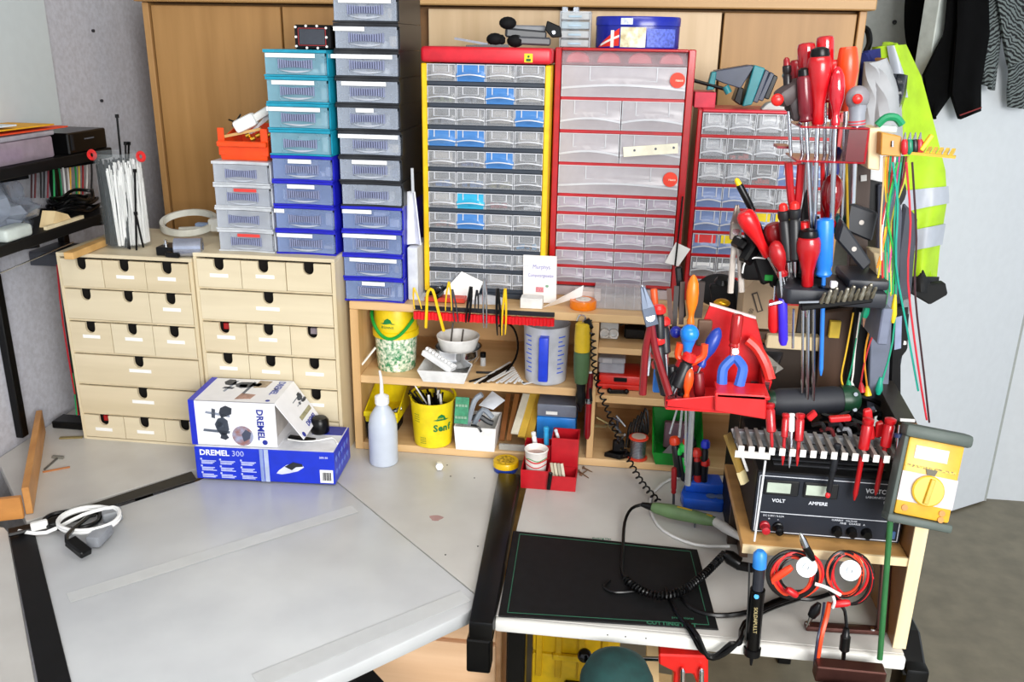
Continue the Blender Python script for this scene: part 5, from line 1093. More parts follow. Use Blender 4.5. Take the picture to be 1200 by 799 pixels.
# wash bottle
wc = onz(450, 541, ZD); wc.z = ZD
t = thing('squeeze_bottle', 'white translucent squeeze bottle with thin nozzle on the desk', 'bottle', wc)
MB().lathe((0, 0, 0), [(.031, 0), (.034, .003), (.0345, .07), (.034, .098), (.029, .122), (.020, .138), (.0145, .146), (.0140, .152)], 32).put('body', mat('#c9d1de', .35, a=.9, var=.03), t, w=False)
MB().lathe((0, 0, .1522), [(.0165, 0), (.0168, .003), (.0165, .018), (.012, .02), (.006, .024)], 20).put('cap', mat('#eef0f4', .4), t, w=False)
MB().tube([(0, 0, .174), (0, 0, .21), (-.002, -.004, .235)], .0042, 8, radii=(.0048, .0026)).put('nozzle', mat('#f2f3f5', .35, a=.9), t, w=False)
hc = onz(514, 550, ZD); MB().rev((hc.x, hc.y+.006, ZD+.0095), (hc.x+.004, hc.y-.008, ZD+.0115), [(0, .0075), (.1, .0092), (1, .0092), (1, .004)], 6).solo('hex_cap', WHITE, 'white hexagonal plastic cap on desk before the Senf bucket', 'cap')
for k, (a, b) in enumerate((((678, 552), (690, 560)), ((684, 548), (694, 553)), ((681, 556), (688, 551)))):
    p, q = onz(*a, ZD+.0026), onz(*b, ZD+.0026); m = MB().cyl(p, q, .0021, .001, n=8); m.cyl(p, p+(p-q).normalized()*.002, .0042, n=8); m.solo('wood_screw', mat('#a08a72', .35, metal=.8), ['longest', 'upper', 'short crossing'][k]+' screw lying on the desk beside the organizer', 'screw', 'screws on the desk')
# ================================================================== tool boxes
d0 = V((-.926, 1.694)); d1 = V((-.606, 1.713)); rz = math.atan2(d1.y-d0.y, d1.x-d0.x); bw, bd, bh = .320, .140, .080
ZB = ZD+.0055
t = thing('tool_carton', 'flat blue tool carton lying on the corner desk', 'box', (d0.x, d0.y, ZB), rz)
BLB = mat('#1a34c4', .3, var=.08)
MB().box(0, bw, 0, bd, 0, bh-.001).put('carton', BLB, t, w=False, bevel=.001)
MB().box(.002, bw-.002, .003, bd-.003, bh-.0009, bh).put('top_print', mat('#e2e3e8', .45), t, w=False)
MB().box(bw-.075, bw-.004, bd-.05, bd-.004, bh+.0001, bh+.0006).put('top_flap', mat('#1c2c98', .4), t, w=False)
WL = mat('#eef0f8', .5)
text(t, 'DREMEL', .019, WL, (.046, -.0006, .066), w=False, bold=.0005, sx=1.0); text(t, '300', .019, mat('#b9c2ea', .5), (.100, -.0006, .066), w=False)
pr_ = MB()
for j, x in enumerate((.012, .056, .104)):
    for k in range(3):
        z = .050-.017*k; pr_.box(x, x+.004, -.0006, 0, z-.002, z+.002)
        for l in range(3): pr_.box(x+.002, x+.036-.004*((l+k) % 3), -.0006, 0, z-.004-.0033*l-.001, z-.004-.0033*l+.001)
pr_.put('fine_print', mat('#c6cdf0', .6), t, w=False)['kind'] = 'stuff'
MB().box(.160, .170, -.0012, -.0002, .0, bh).put('tape', mat('#c9d6f2', .2, a=.7), t, w=False); MB().box(.150, .158, -.0012, -.0002, 0, bh).put('tape', mat('#a9bcf0', .2, a=.6), t, w=False)
MB().box(.286, .316, -.0012, -.0002, .004, .036).put('white_label', PAPER, t, w=False)
bcx = MB()
for k in range(9): bcx.box(.292+.0022*k, .2930+.0022*k+.0004*(k % 3), -.0018, -.0012, .010, .030)
bcx.put('barcode', INK, t, w=False)['kind'] = 'stuff'
def flatpoly(par, P, y, m, name, th=.0006): return MB().prism(P, y-th, y, lambda u, v, h: (u, h, v)).put(name, m, par, w=False)
E1 = [(.186, .022), (.192, .030), (.210, .044), (.230, .050), (.246, .046), (.250, .040), (.236, .030), (.216, .024), (.198, .020)]
flatpoly(t, E1, 0, mat('#d8dcea', .5), 'tool_picture'); flatpoly(t, [(.206, .040), (.226, .052), (.246, .048), (.248, .042), (.232, .040), (.222, .032)], -.0007, mat('#23262c', .5), 'tool_picture')
text(t, '300-30', .007, WL, (.296, -.0006, .066), w=False)
for k in range(10): 
    MB().box(bw, bw+.0005, .012+.024*(k % 5), .024+.024*(k % 5), .018+.032*(k//5), .030+.032*(k//5), Matrix.Rotation(.7, 3, 'X')).put('side_pattern', mat('#6f86dc', .5), t, w=False)
MB().lathe((.26, .105, bh+.0007), [(.02, 0), (.022, .004), (.021, .03), (.016, .036)], 18).put('black_insert', BLACK, t, w=False)
MB().tube([(.20, .05, bh+.004), (.235, .042, bh+.004), (.27, .05, bh+.004), (.30, .066, bh+.004), (.318, .04, bh+.003)], .002, 5).put('white_band', WHITE, t, w=False)
MB().bar((.20, .062, bh+.005), (.262, .052, bh+.004), .012, .004).put('tool_picture', BLACK, t, w=False)
# white carton
f0, f1 = at(229, 526, 1.705), at(331, 529, 1.71)
zw = ZB+bh+.0008; t = thing('tool_carton', 'white tool carton with blue end and open flap, on the blue carton', 'box', (f0.x-.004, 1.703, zw), rz)
ww, wdp, wh = .196, .138, .108; e = .0015; WC = mat('#eeeef2', .45, var=.03)
b = MB(); b.box(0, ww, 0, e, 0, wh).box(0, ww, wdp-e, wdp, 0, wh).box(0, ww, 0, wdp, 0, e).box(0, ww, 0, wdp, wh-e, wh).box(0, e, 0, wdp, 0, wh); b.put('carton', WC, t, w=False)
MB().box(-.0006, .013, -.0007, wdp+.0006, -.0002, wh+.0007).put('blue_end', mat('#1f2fc0', .35), t, w=False)
MB().box(ww-.02, ww-.018, e, wdp-e, e, wh-e).put('inner_flap', mat('#c9c2bc', .6), t, w=False)
fl = MB(); L_ = .105; an = math.radians(55)
def fp(a, y, o=0): return V((ww+L_*a*math.cos(an)+o*math.sin(an), y, wh-L_*a*math.sin(an)+o*math.cos(an)))
fl.add([fp(0, 0), fp(1, .004), fp(1, wdp-.004), fp(0, wdp), fp(0, 0, -.0015), fp(1, .004, -.0015), fp(1, wdp-.004, -.0015), fp(0, wdp, -.0015)], [(0, 1, 2, 3), (7, 6, 5, 4), (0, 4, 5, 1), (1, 5, 6, 2), (2, 6, 7, 3), (3, 7, 4, 0)])
fo = fl.put('open_flap', WC, t, w=False)
BT = mat('#1f2f96', .5); DK = mat('#2c313c', .5)
text(t, 'DREMEL', .021, BT, (.160, -.0006, .055), (0, 0, -1), (1, 0, 0), w=False, bold=.0006, sx=.98)
MB().cyl((.168, -.0008, .012), (.168, 0, .012), .006, n=16).put('round_logo', BT, t, w=False)
def toolpic(par, fn, nm='tool_picture'):
    for P, c in (([(.060, .018), (.072, .014), (.080, .020), (.074, .030), (.064, .032)], '#2f343e'), ([(.062, .026), (.076, .028), (.082, .040), (.080, .062), (.070, .070), (.058, .066), (.050, .052), (.054, .038)], '#3c434f'), ([(.066, .068), (.078, .072), (.090, .078), (.092, .092), (.078, .098), (.066, .092), (.062, .080)], '#31363f'),
                 ([(.022, .034), (.082, .030), (.084, .036), (.024, .040)], '#5a6270'), ([(.030, .078), (.086, .070), (.086, .076), (.032, .083)], '#8a92a2'), ([(.044, .068), (.052, .066), (.054, .088), (.046, .09)], '#444b58'), ([(.054, .042), (.070, .044), (.068, .060), (.056, .058)], '#5f6876')):
        n = len(P); b = MB(); b.add([fn(u, v, .0006) for u, v in P]+[fn(u, v, 0) for u, v in P], [tuple(range(n))]+[(i, (i+1) % n, n+(i+1) % n, n+i) for i in range(n)]); b.put(nm, mat(c, .5), par, w=False)
toolpic(t, lambda u, v, o: (u+.006, -o, v))
MB().cyl((.118, -.0008, .026), (.118, 0, .026), .024, n=24).put('photo_circle', mat('#c98f86', .5, var=.5, scale=60, h2='#8a90a8'), t, w=False)
flatpoly(t, [(.120, .012), (.134, .020), (.138, .034), (.126, .042), (.116, .030)], -.0008, mat('#454b5e', .5), 'photo_tool')
toolpic(t, lambda u, v, o: (.148-v*1.1, .02+u*1.2, wh+o))
MB().prism([(.100, .015), (.134, .02), (.138, .045), (.104, .05)], wh, wh+.0006, lambda u, v, h: (u, v, h)).put('photo_circle', mat('#a88478', .5, var=.5, scale=60), t, w=False)
MB().prism([(.118, .085), (.146, .09), (.150, .128), (.120, .13)], wh, wh+.0006, lambda u, v, h: (u, v, h)).put('print_block', mat('#a8967e', .6, var=.3, scale=150), t, w=False)
text(t, 'DREMEL', .022, mat('#6a74b0', .5), (.174, .088, wh+.0006), (0, -1, 0), (1, 0, 0), w=False, bold=.0005)
MB().cyl((.176, .014, wh), (.176, .014, wh+.0006), .005, n=16).put('round_logo', BT, t, w=False)
toolpic(fo, lambda u, v, o: fp(.20+v*3.0, .045+u*1.0, o))
n_ = MB(); n_.add([fp(.62, .05, .0006), fp(.72, .05, .0006), fp(.72, .125, .0006), fp(.62, .125, .0006)], [(0, 1, 2, 3)]); n_.put('print_block', mat('#a09a78', .6, var=.3, scale=150), fo, w=False)
text(fo, 'DREMEL', .017, BT, fp(.87, .09, .0006), (0, 1, 0), fp(0, 0)-fp(1, 0), w=False, bold=.0004)
q_ = fp(.93, .018, .0004); MB().cyl(q_, q_+V((.0008, 0, .0006)), .006, n=14).put('round_logo', BT, fo, w=False)
# ================================================================== tool rack stand on the right of the desk
ts = thing('tool_stand', 'wooden tool stand with shelf and uprights on the right of the desk', 'tool stand', (.37, 1.47, ZD))
SW = wood('#c99a5e', '#d8ae74', axis='y'); SWL = wood('#e8cf9f', '#f0dcb4', axis='z'); DKW = wood('#4a3322', '#5a4030', axis='z')
ZB2 = .872
MB().box(.497, .517, 1.318, 1.50, ZD+.0003, 1.06).put('side_panel', wood('#8a5f34', '#9a6d40', axis='z'), ts, bevel=.001)
MB().box(.4965, .5175, 1.314, 1.3179, ZD+.0003, 1.06).put('panel_edge', SWL, ts)
MB().box(.232, .4964, 1.322, 1.62, ZB2-.015, ZB2).put('shelf_board', wood('#b98a50', '#c89a5e', axis='x'), ts, bevel=.001)
MB().box(.232, .4964, 1.318, 1.3219, ZB2-.015, ZB2).put('board_edge', SWL, ts)
MB().box(.27, .286, 1.56, 1.604, ZD+.0003, ZB2-.0153).put('support_leg', DKW, ts)
MB().box(.251, .497, 1.605, 1.618, ZD+.0003, 1.13).put('back_board', wood('#2c1f16', '#36281c', axis='x'), ts)  # near-black tone puts the shade behind the tools into the wood
MB().box(.335, .497, 1.605, 1.618, 1.1303, 1.255).put('upper_board', wood('#1c1613', '#241c18', axis='x'), ts)  # dark board added to hold the shade under the bit rack
def ppoly(par, P, y0, y1, name, m, bev=.0015, w=True):
    pts = [at(x, y, y0) for x, y in P]; return MB().prism([(p.x, p.z) for p in pts], y0, y1, lambda u, v, h: (u, h, v)).put(name, m, par, bevel=bev)
ppoly(ts, [(966, 366), (1003, 362), (984, 512), (950, 512)], 1.56, 1.575, 'upright', DKW)
ppoly(ts, [(1000, 180), (1022, 178), (1014, 350), (994, 352)], 1.52, 1.54, 'upright', wood('#43332c', '#514038', axis='z'))
ppoly(ts, [(1003, 345), (1026, 345), (1018, 500), (992, 500)], 1.53, 1.545, 'upright', BLACKM)  # black board standing in for the dark gap between the uprights
ppoly(ts, [(1022, 330), (1048, 322), (1040, 478), (1018, 482)], 1.50, 1.515, 'upright', mat('#6d7486', .5))
ppoly(ts, [(1018, 150), (1033, 150), (1031, 200), (1017, 198)], 1.44, 1.50, 'wood_block', SWL)
ppoly(ts, [(1024, 296), (1046, 300), (1045, 337), (1030, 337)], 1.44, 1.49, 'wood_block', SWL)
ppoly(ts, [(900, 393), (962, 396), (962, 412), (898, 408)], 1.575, 1.60, 'rear_rail', SWL)
MB().bar(at(1012, 190, 1.53), at(1026, 182, 1.47), .014, .014).put('arm', DKW, ts)
MB().bar(at(1040, 330, 1.51), at(1040, 326, 1.465), .014, .012).put('arm', DKW, ts)
# shelf bracket
t = thing('shelf_bracket', 'bronze metal shelf bracket under the tool stand shelf', 'bracket', (.46, 1.36, ZD))
MB().bar((.357, 1.345, ZD+.006), (.488, 1.352, ZD+.006), .018, .010).put('foot_arm', BRONZE, t, bevel=.003, seg=2)
MB().bar((.487, 1.352, ZD+.004), (.4955-.006, 1.40, ZB2-.03), .018, .012).put('upright_arm', BRONZE, t, bevel=.003, seg=2)
for x in (.362, .47): MB().cyl((x, 1.345, ZD+.0112), (x, 1.345, ZD+.014), .0045, n=10).put('screw', CHROME, t)
# ------------------------------------------------------------------ power supply
pf = onz(880, 623, ZB2); pyf = 1.355; px0, px1 = .249, .491; pz0 = ZB2+.004; ph = .115
ps = thing('power_supply', 'dark grey bench power supply with two displays on the stand shelf', 'power supply', ((px0+px1)/2, pyf, ZB2))
PM = mat('#22262f', .45, var=.05, spec=.3)
MB().box(px0, px1, pyf+.004, 1.58, pz0, pz0+ph).put('case', BLACKM, ps, bevel=.002)
MB().box(px0+.001, px1-.001, pyf, pyf+.0039, pz0+.001, pz0+ph-.001).put('front_panel', PM, ps, bevel=.001)
LN = mat('#d4d8e0', .5); fr = MB()
for a, b, c, d in ((px0+.004, px1-.004, .004, .0052), (px0+.004, px1-.004, ph-.007, ph-.0058), (px0+.004, px0+.0052, .004, ph-.006), (px1-.0052, px1-.004, .004, ph-.006), (px0+.012, px1-.012, .040, .0412)): fr.box(a, b, pyf-.0006, pyf, pz0+c, pz0+d)
fr.put('frame_lines', LN, ps)
for x in (.262, .325):
    b = MB().box(x, x+.056, pyf-.004, pyf-.0002, pz0+.075, pz0+.103).put('display_bezel', mat('#14161a', .4), ps, bevel=.002)
    MB().box(x+.004, x+.042, pyf-.0052, pyf-.0041, pz0+.081, pz0+.099).put('display', mat('#b6c2b4', .15), b)
text(ps, 'VOLT', .0085, LN, (.288, pyf-.0006, pz0+.064), bold=.0002); text(ps, 'AMPERE', .0085, LN, (.352, pyf-.0006, pz0+.064), bold=.0002)
text(ps, 'VOLTCRAFT', .011, LN, (.452, pyf-.0006, pz0+.094), bold=.0003, sx=.9); text(ps, 'LABORNETZGERÄT', .0055, LN, (.450, pyf-.0006, pz0+.083)); text(ps, 'PS', .006, LN, (.458, pyf-.0006, pz0+.075))
text(ps, 'DC 0-30V / 0-2,5A', .0045, LN, (.283, pyf-.0006, pz0+.035)); text(ps, '+      -', .007, LN, (.283, pyf-.0006, pz0+.029)); text(ps, 'CURRENT   VOLTAGE', .0042, LN, (.398, pyf-.0006, pz0+.036)); text(ps, 'FINE   COARSE   A', .005, LN, (.412, pyf-.0006, pz0+.031))
for x, m in ((.270, mat('#b01c28', .35)), (.292, BLACK)): MB().rev((x, pyf-.0001, pz0+.016), (x, pyf-.022, pz0+.016), [(0, .0085), (.25, .0085), (.3, .0065), (.95, .0068), (1, .003)], 14).put('terminal', m, ps)
for x in (.388, .412, .436): MB().rev((x, pyf-.0001, pz0+.017), (x, pyf-.012, pz0+.017), [(0, .009), (.4, .008), (1, .007)], 14).put('knob', BLACK, ps)
MB().box(.468, .482, pyf-.004, pyf-.0002, pz0+.010, pz0+.024).put('power_switch', mat('#3f5f8c', .4), ps, bevel=.001)
for k in range(9): MB().box(px0+.03, px1-.03, 1.385+.018*k, 1.392+.018*k, pz0+ph+.0001, pz0+ph+.003).put('vent_rib', mat('#1d1f25', .5), ps)
for x in (px0+.02, px1-.02): MB().box(x-.008, x+.008, pyf+.01, pyf+.03, ZB2+.0002, pz0-.0001).put('rubber_foot', RUBBER, ps)
# ------------------------------------------------------------------ slotted tool comb
cz = 1.050
cr = thing('tool_comb', 'white steel slotted tool comb above the power supply', 'tool rack', (.35, 1.40, 1.0))
ca, cb_ = at(868, 528, 1.315), at(1062, 545, 1.315); N = 17
MB().box(ca.x-.004, .4962, 1.376, 1.388, cz-.012, cz+.002).put('rear_bar', mat('#8f9197', .4), cr, bevel=.001)
tine = MB().bar((0, -.088, 0), (0, -.012, 0), .0055, .010).mesh('tine', mat('#8f8a84', .4)); tcap = MB().box(-.0045, .0045, -.002, 0, -.006, .006).mesh('tine_tip', mat('#eceae6', .5))
for k in range(N):
    x = ca.x+(cb_.x-ca.x)*k/(N-1); o = inst('tine', tine, cr, V((x, 1.4, cz))-wloc(cr)); inst('tine_tip', tcap, o, (0, -.088, 0))
MB().box(ca.x-.006, ca.x+.05, 1.330, 1.332, cz-.024, cz-.012).put('side_plate', mat('#d8d6d0', .5), cr)
MB().bar((.4962, 1.39, cz-.03), (ca.x, 1.39, cz-.018), .010, .012).put('mounting_bar', DSTEEL, cr)
# red test probes hanging in the comb
def probe(label, top, bot, r=.005, hl=.045, m=RED, sm=RED, y0=1.33, y1=1.315, kind='slim', sr=.0028): return driver('test_probe', label, at(*top, y0), at(*bot, y1), hl, r, m, kind, sm, sr, cat='test probe', group='probes in the comb')
probe('short red probe at the left end of the tool comb', (902, 472), (905, 528), .0075, .048)
probe('slim red probe, second in the comb, with red tip', (921, 484), (917, 545), .0055, .040)
probe('red probe beside the white cap in the comb', (938, 484), (934, 546), .007, .046)
probe('long red probe angled down over the second display', (1018, 490), (1001, 586), .0085, .055, y0=1.335, y1=1.335, sr=.0042)
probe('long red probe at right of the tool comb', (1044, 490), (1026, 580), .0085, .05, y0=1.335, y1=1.335, sr=.004)
probe('dark grey probe with red tip over the second display', (982, 520), (970, 582), .0055, .05, DGREY, DGREY, 1.33, 1.335, 'slim', .0045)
p = at(970, 580, 1.333); MB().sph(p, .0045, 1, 1, 1.2, 8, 6).solo('probe_tip', mat('#e02a30', .4), 'small red tip cap under the dark grey probe', 'cap')
probe('thin steel probe with black grip in the comb, third', (929, 500), (925, 548), .004, .02, BLACK, STEEL)
probe('white capped thin probe between the red ones', (928, 484), (927, 520), .0045, .03, WHITE, STEEL)
for k, (P, lab) in enumerate((([(945, 490), (955, 482), (959, 487), (950, 495)], 'red crocodile clip lying behind the comb'), ([(972, 490), (998, 488), (998, 494), (973, 496)], 'flat red clip lying before the green tool'), ([(1013, 482), (1022, 480), (1026, 515), (1012, 518)], 'ribbed red clip standing in the comb'), ([(1028, 497), (1036, 495), (1036, 512), (1026, 514)], 'small red clip leaning in the comb'))):
    a = at(*P[0], 1.36); pts = [at(x, y, 1.352) for x, y in P]; MB().prism([(q.x, q.z) for q in pts], 1.352, 1.364, lambda u, v, h: (u, h, v)).solo('red_clip', mat('#d21a22', .35), lab, 'clip', bevel=.002)
for k in range(5):
    a = at(952+k*10, 498+(k % 2)*6, 1.37); MB().tube([a, a+V((.012, -.01, .008)), a+V((.02, -.004, -.006))], .0035, 6).solo('dark_clip', mat(['#141416', '#5c1a1e', '#22242a', '#8c9096', '#1a1a1c'][k], .4), ['black', 'maroon', 'charcoal', 'steel', 'jet'][k]+' little clip in the heap behind the comb', 'clip', 'clips heaped behind the comb')
# green-handled rod with spring, thin white rod
t = thing('spring_rod', 'long green rod with spring and steel tip, right of power supply', 'rod', at(1030, 770, 1.272))
MB().cyl(at(1031, 772, 1.272), at(1045, 588, 1.30), .0048, n=10).put('green_sleeve', mat('#2c6a3a', .4), t)
MB().cyl(at(1045, 587, 1.30), at(1054, 498, 1.315), .0016, n=8).put('steel_core', STEEL, t)
helix([at(1045, 586, 1.30), at(1048, 555, 1.306), at(1050, 535, 1.309)], .0042, 14, .0008).put('spring', DSTEEL, t)
MB().cyl(at(1053, 512, 1.313), at(1053, 508, 1.314), .007, n=12).put('collar', mat('#22305a', .4), t)
MB().cyl(at(884, 634, 1.325), at(897, 540, 1.322), .0018, n=8).solo('white_rod', mat('#dfe1e4', .4), 'thin white rod standing before the left display', 'rod')
# folding rule / wood stick with white edge left of the power supply
t = thing('wood_lath', 'yellowish wooden lath leaning left of the power supply', 'lath', at(870, 560, 1.40))
MB().bar(at(852, 508, 1.42), at(868, 552, 1.40), .016, .006).put('lath', wood('#9a7a38', '#ac8a46'), t); MB().bar(at(868, 552, 1.40), at(873, 566, 1.394), .018, .007).put('light_end', wood('#e8d49a', '#efdeac'), t)
MB().bar(at(858, 502, 1.415), at(876, 552, 1.395), .002, .004).put('white_edge', WHITE, t)
# black box left of the power supply and behind the blue stand
MB().box(.254, .33, 1.64, 1.78, ZD+.0003, .985).solo('black_cabinet', BLACKM, 'tall black box between blue stand and power supply', 'box', bevel=.004)
# ------------------------------------------------------------------ multimeter
mm_ = thing('multimeter', 'yellow digital multimeter in dark grey holster on the stand side', 'multimeter', at(1077, 611, 1.265), rot=(math.radians(-17), math.radians(8), 0))
HG = mat('#4a544f', .55)
mw, mh = .084, .128
MB().box(-mw/2, mw/2, -.006, .02, .006, mh).put('body', mat('#d3a02a', .38), mm_, w=False, bevel=.004, seg=2)
MB().box(-mw/2-.009, mw/2+.009, -.012, .022, mh-.002, mh+.018).put('holster_top', HG, mm_, w=False, bevel=.006, seg=2)
MB().box(-mw/2-.009, mw/2+.006, -.010, .022, -.008, .0055).put('holster_bottom', HG, mm_, w=False, bevel=.004, seg=2)
MB().box(-mw/2-.008, -mw/2-.0003, -.008, .022, -.004, mh).put('holster_side', HG, mm_, w=False, bevel=.005, seg=2)
MB().box(mw/2+.0003, mw/2+.004, .006, .022, -.004, mh).put('holster_side', HG, mm_, w=False, bevel=.001)
MB().box(-.030, .020, -.0072, -.0061, mh-.032, mh-.012).put('display', mat('#8f9a8e', .12), mm_, w=False)
MB().box(-.040, .036, -.0068, -.0061, mh-.046, mh-.0425).put('caption_strip', mat('#3a3a34', .5, var=.6, scale=300, h2='#d8b83a'), mm_, w=False)
MB().box(-.042, .042, -.0066, -.0061, .028, .074).put('scale_plate', mat('#b9b2b6', .5, var=.1, scale=200), mm_, w=False)
MB().rev((0, -.0067, .050), (0, -.0125, .050), [(0, .024), (.7, .024), (1, .022)], 28).put('dial', mat('#dcae28', .35), mm_, w=False)
MB().box(-.0035, .0035, -.0165, -.0131, .030, .070, Matrix.Rotation(.12, 3, 'Y')).put('dial_grip', mat('#caa01e', .4), mm_, w=False, bevel=.001)
MB().prism([(-.009, .083), (.009, .083), (.006, .074), (-.006, .074)], -.0075, -.0067, lambda u, v, h: (u, h, v)).put('mode_button', mat('#55503c', .5), mm_, w=False)
for x, z in ((-.028, .018), (.028, .020), (.028, .010)): MB().cyl((x, -.0078, z), (x, -.0061, z), .0048, n=14).put('input_jack', mat('#b8761c', .4), mm_, w=False)
# ------------------------------------------------------------------ green and black hand tool
zt2 = 1.052
t = thing('rotary_tool', 'black and dark green rotary power tool lying behind the comb', 'power tool', at(950, 487, 1.44))
MB().rev(at(905, 471, 1.43), at(985, 468, 1.445), [(0, .020), (.1, .023), (.5, .0225), (.9, .0235), (1, .022)], 20).put('grip', mat('#20232b', .6), t)
MB().rev(at(985.2, 468, 1.445), at(1006, 467, 1.448), [(0, .0235), (.3, .0245), (.75, .023), (1, .016)], 20).put('rear_cap', mat('#0f3a24', .4), t)
MB().rev(at(904.8, 471, 1.43), at(893, 470, 1.428), [(0, .021), (.5, .02), (1, .012)], 20).put('front_collar', mat('#0f3322', .4), t)
MB().tube([at(893, 470, 1.428), at(884, 464, 1.43), at(876, 452, 1.44), at(868, 446, 1.45)], .0055, 7).put('cord', BLACK, t)
for x, y in ((1003, 462), (1002, 480)): MB().cyl(at(x, y, 1.424), at(x, y, 1.430), .0035, n=8).put('screw', CHROME, t)
MB().tube([at(1006, 464, 1.45), at(1025, 470, 1.455), at(1037, 480, 1.46), at(1030, 492, 1.45)], .0045, 7).solo('black_cable', BLACK, 'black cable curling right of the green rotary tool', 'cable')
t = thing('steel_angle', 'dark steel angle profile on top of the stand side panel', 'profile', at(1050, 480, 1.40))
a, b = at(1036, 446, 1.52), at(1062, 494, 1.34)
MB().bar(a, b, .030, .003).put('flange', mat('#4a4540', .4, metal=.6), t); MB().bar(a+V((-.014, 0, -.02)), b+V((-.014, 0, -.02)), .003, .04).put('web', mat('#3a3632', .45, metal=.6), t)
MB().bar(b+V((-.010, -.001, .003)), b+V((.012, -.001, .003)), .003, .004).put('bright_edge', WHITE, t)
# ------------------------------------------------------------------ red tool tray
rt = thing('red_tray', 'red plastic tool tray full of pliers, left of the stand', 'tool tray', at(840, 490, 1.36))
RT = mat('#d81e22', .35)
y0, y1 = 1.335, 1.44
A, B, Cc, D = at(781, 470, y0), at(838, 476, y0), at(898, 490, y0), at(898, 463, y0)
zf_ = A.z-.012
MB().box(A.x, Cc.x, y0+.004, y1, zf_-.004, zf_).put('floor_plate', RT, rt)
ppoly(rt, [(780, 469), (838, 464), (838, 482), (781, 476)], y0, y0+.004, 'front_lip', RT, .001)
ppoly(rt, [(838, 461), (898, 464), (898, 492), (838, 482)], y0-.012, y0+.004, 'front_block', mat('#dc2a2c', .35), .002)  # lighter red than the lip, the lit front put into the colour
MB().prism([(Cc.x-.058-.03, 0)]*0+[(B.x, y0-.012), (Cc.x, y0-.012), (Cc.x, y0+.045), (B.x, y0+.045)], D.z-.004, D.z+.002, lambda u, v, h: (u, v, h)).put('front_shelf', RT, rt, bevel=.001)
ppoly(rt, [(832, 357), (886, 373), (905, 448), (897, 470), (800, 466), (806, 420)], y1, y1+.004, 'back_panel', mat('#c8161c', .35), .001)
ppoly(rt, [(832, 355.5), (886, 371.5), (886, 374), (832, 358)], y1-.002, y1+.005, 'bright_rim', mat('#ecd8d4', .4), .0)
MB().prism([(y0, zf_), (y1+.004, zf_), (y1+.004, zf_+.12), (y0+.05, zf_+.05), (y0, zf_+.012)], A.x-.002, A.x+.002, lambda u, v, h: (h, u, v)).put('side_panel', mat('#8a1016', .35), rt)  # both side panels in darker red, their shade put into the colour
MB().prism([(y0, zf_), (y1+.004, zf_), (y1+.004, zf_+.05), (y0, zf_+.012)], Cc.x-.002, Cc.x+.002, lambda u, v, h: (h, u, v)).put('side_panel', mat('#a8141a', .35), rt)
MB().bar((Cc.x, y1-.01, zf_+.01), (.3, 1.607, zf_+.01), .03, .012).put('mounting_arm', DSTEEL, rt)
yy = 1.385
pliers('red_pliers', 'red-handled long nose pliers hung at the left of the red tray', at(753, 336, 1.332), at(762, 372, 1.332), at(753, 462, 1.332), at(784, 462, 1.332), mat('#7c1018', .35), .020, .0062, mat('#5f6878', .4, metal=.6), bend=.004)
MB().cyl(at(752, 334, 1.334), at(759, 356, 1.334), .0025, n=8).solo('steel_pin', STEEL, 'thin steel pin above the red pliers jaws', 'pin')
BDY = mat('#17171a', .4)
RC = mat('#e0231e', .3)
for k, (tp, bt, lab) in enumerate((((772, 361), (774, 430), 'tallest red-capped black driver in the red tray'), ((766, 377), (772, 440), 'red-capped driver left below the tallest one'), ((777, 375), (782, 440), 'red-capped driver right below the tallest one'), ((771, 397), (777, 450), 'red-capped driver in the middle of the cluster'), ((770, 413), (778, 455), 'lower red-capped driver above the tray edge'), ((771, 425), (780, 462), 'lowest red-capped driver in the cluster'))):
    a, b = at(*tp, 1.352+.006*(k % 3)), at(*bt, 1.35); b.z = max(b.z, zf_+.001); t = driver('precision_driver', lab, a, b, .055, .0085, BDY, 'slim', STEEL, .002, group='red-capped drivers in the tray')
    MB().lathe((0, 0, (a-b).length-.010), [(.007, 0), (.0112, .003), (.0116, .010), (.008, .015), (.002, .016)], 14).put('red_cap', RC, t, w=False)
def dr(label, tp, bt, hl, r, m, kind='oval', Y=1.39, Yb=None, sm=STEEL, name='screwdriver', **k): return driver(name, label, at(*tp, Y), at(*bt, Yb or Y-.01), hl, r, m, kind, sm, **k)
dr('orange handled screwdriver standing tall behind the red tray', (813, 322), (806, 425), .085, .0105, mat('#f07a14', .35), 'oval', 1.43)
dr('small orange driver behind the red caps', (766, 338), (769, 380), .035, .006, mat('#d8501a', .4), 'cyl', 1.43)
dr('bright blue knobbed driver in the red tray', (808, 385), (802, 450), .045, .0125, mat('#1f7fe0', .3), 'cone', 1.375)
MB().sph(at(808, 391, 1.372), .0155, 1, 1, 1, 14, 8).solo('blue_ball', mat('#1d86ea', .25), 'shiny blue ball knob above the red tray', 'knob')
MB().sph(at(792, 389, 1.40), .010, 1, 1, 1, 12, 8).solo('navy_ball', mat('#1a2a9a', .3), 'dark blue ball knob behind the bright blue one', 'knob')
dr('orange tapered driver at the front of the red tray', (808, 430), (804, 468), .055, .009, mat('#f0521a', .3), 'oval', 1.355, 1.352)
pliers('orange_pliers', 'small orange-handled pliers in the red tray', at(808, 455, 1.365), at(808, 432, 1.367), at(797, 402, 1.372), at(826, 403, 1.372), mat('#ee4a18', .35), .010, .0062)
t = dr('black driver with red cap leaning in the red tray', (808, 418), (788, 466), .055, .010, BDY, 'slim', 1.36, 1.352); MB().lathe((0, 0, .064), [(.008, 0), (.0115, .003), (.0115, .012), (.008, .016)], 14).put('red_cap', RC, t, w=False)
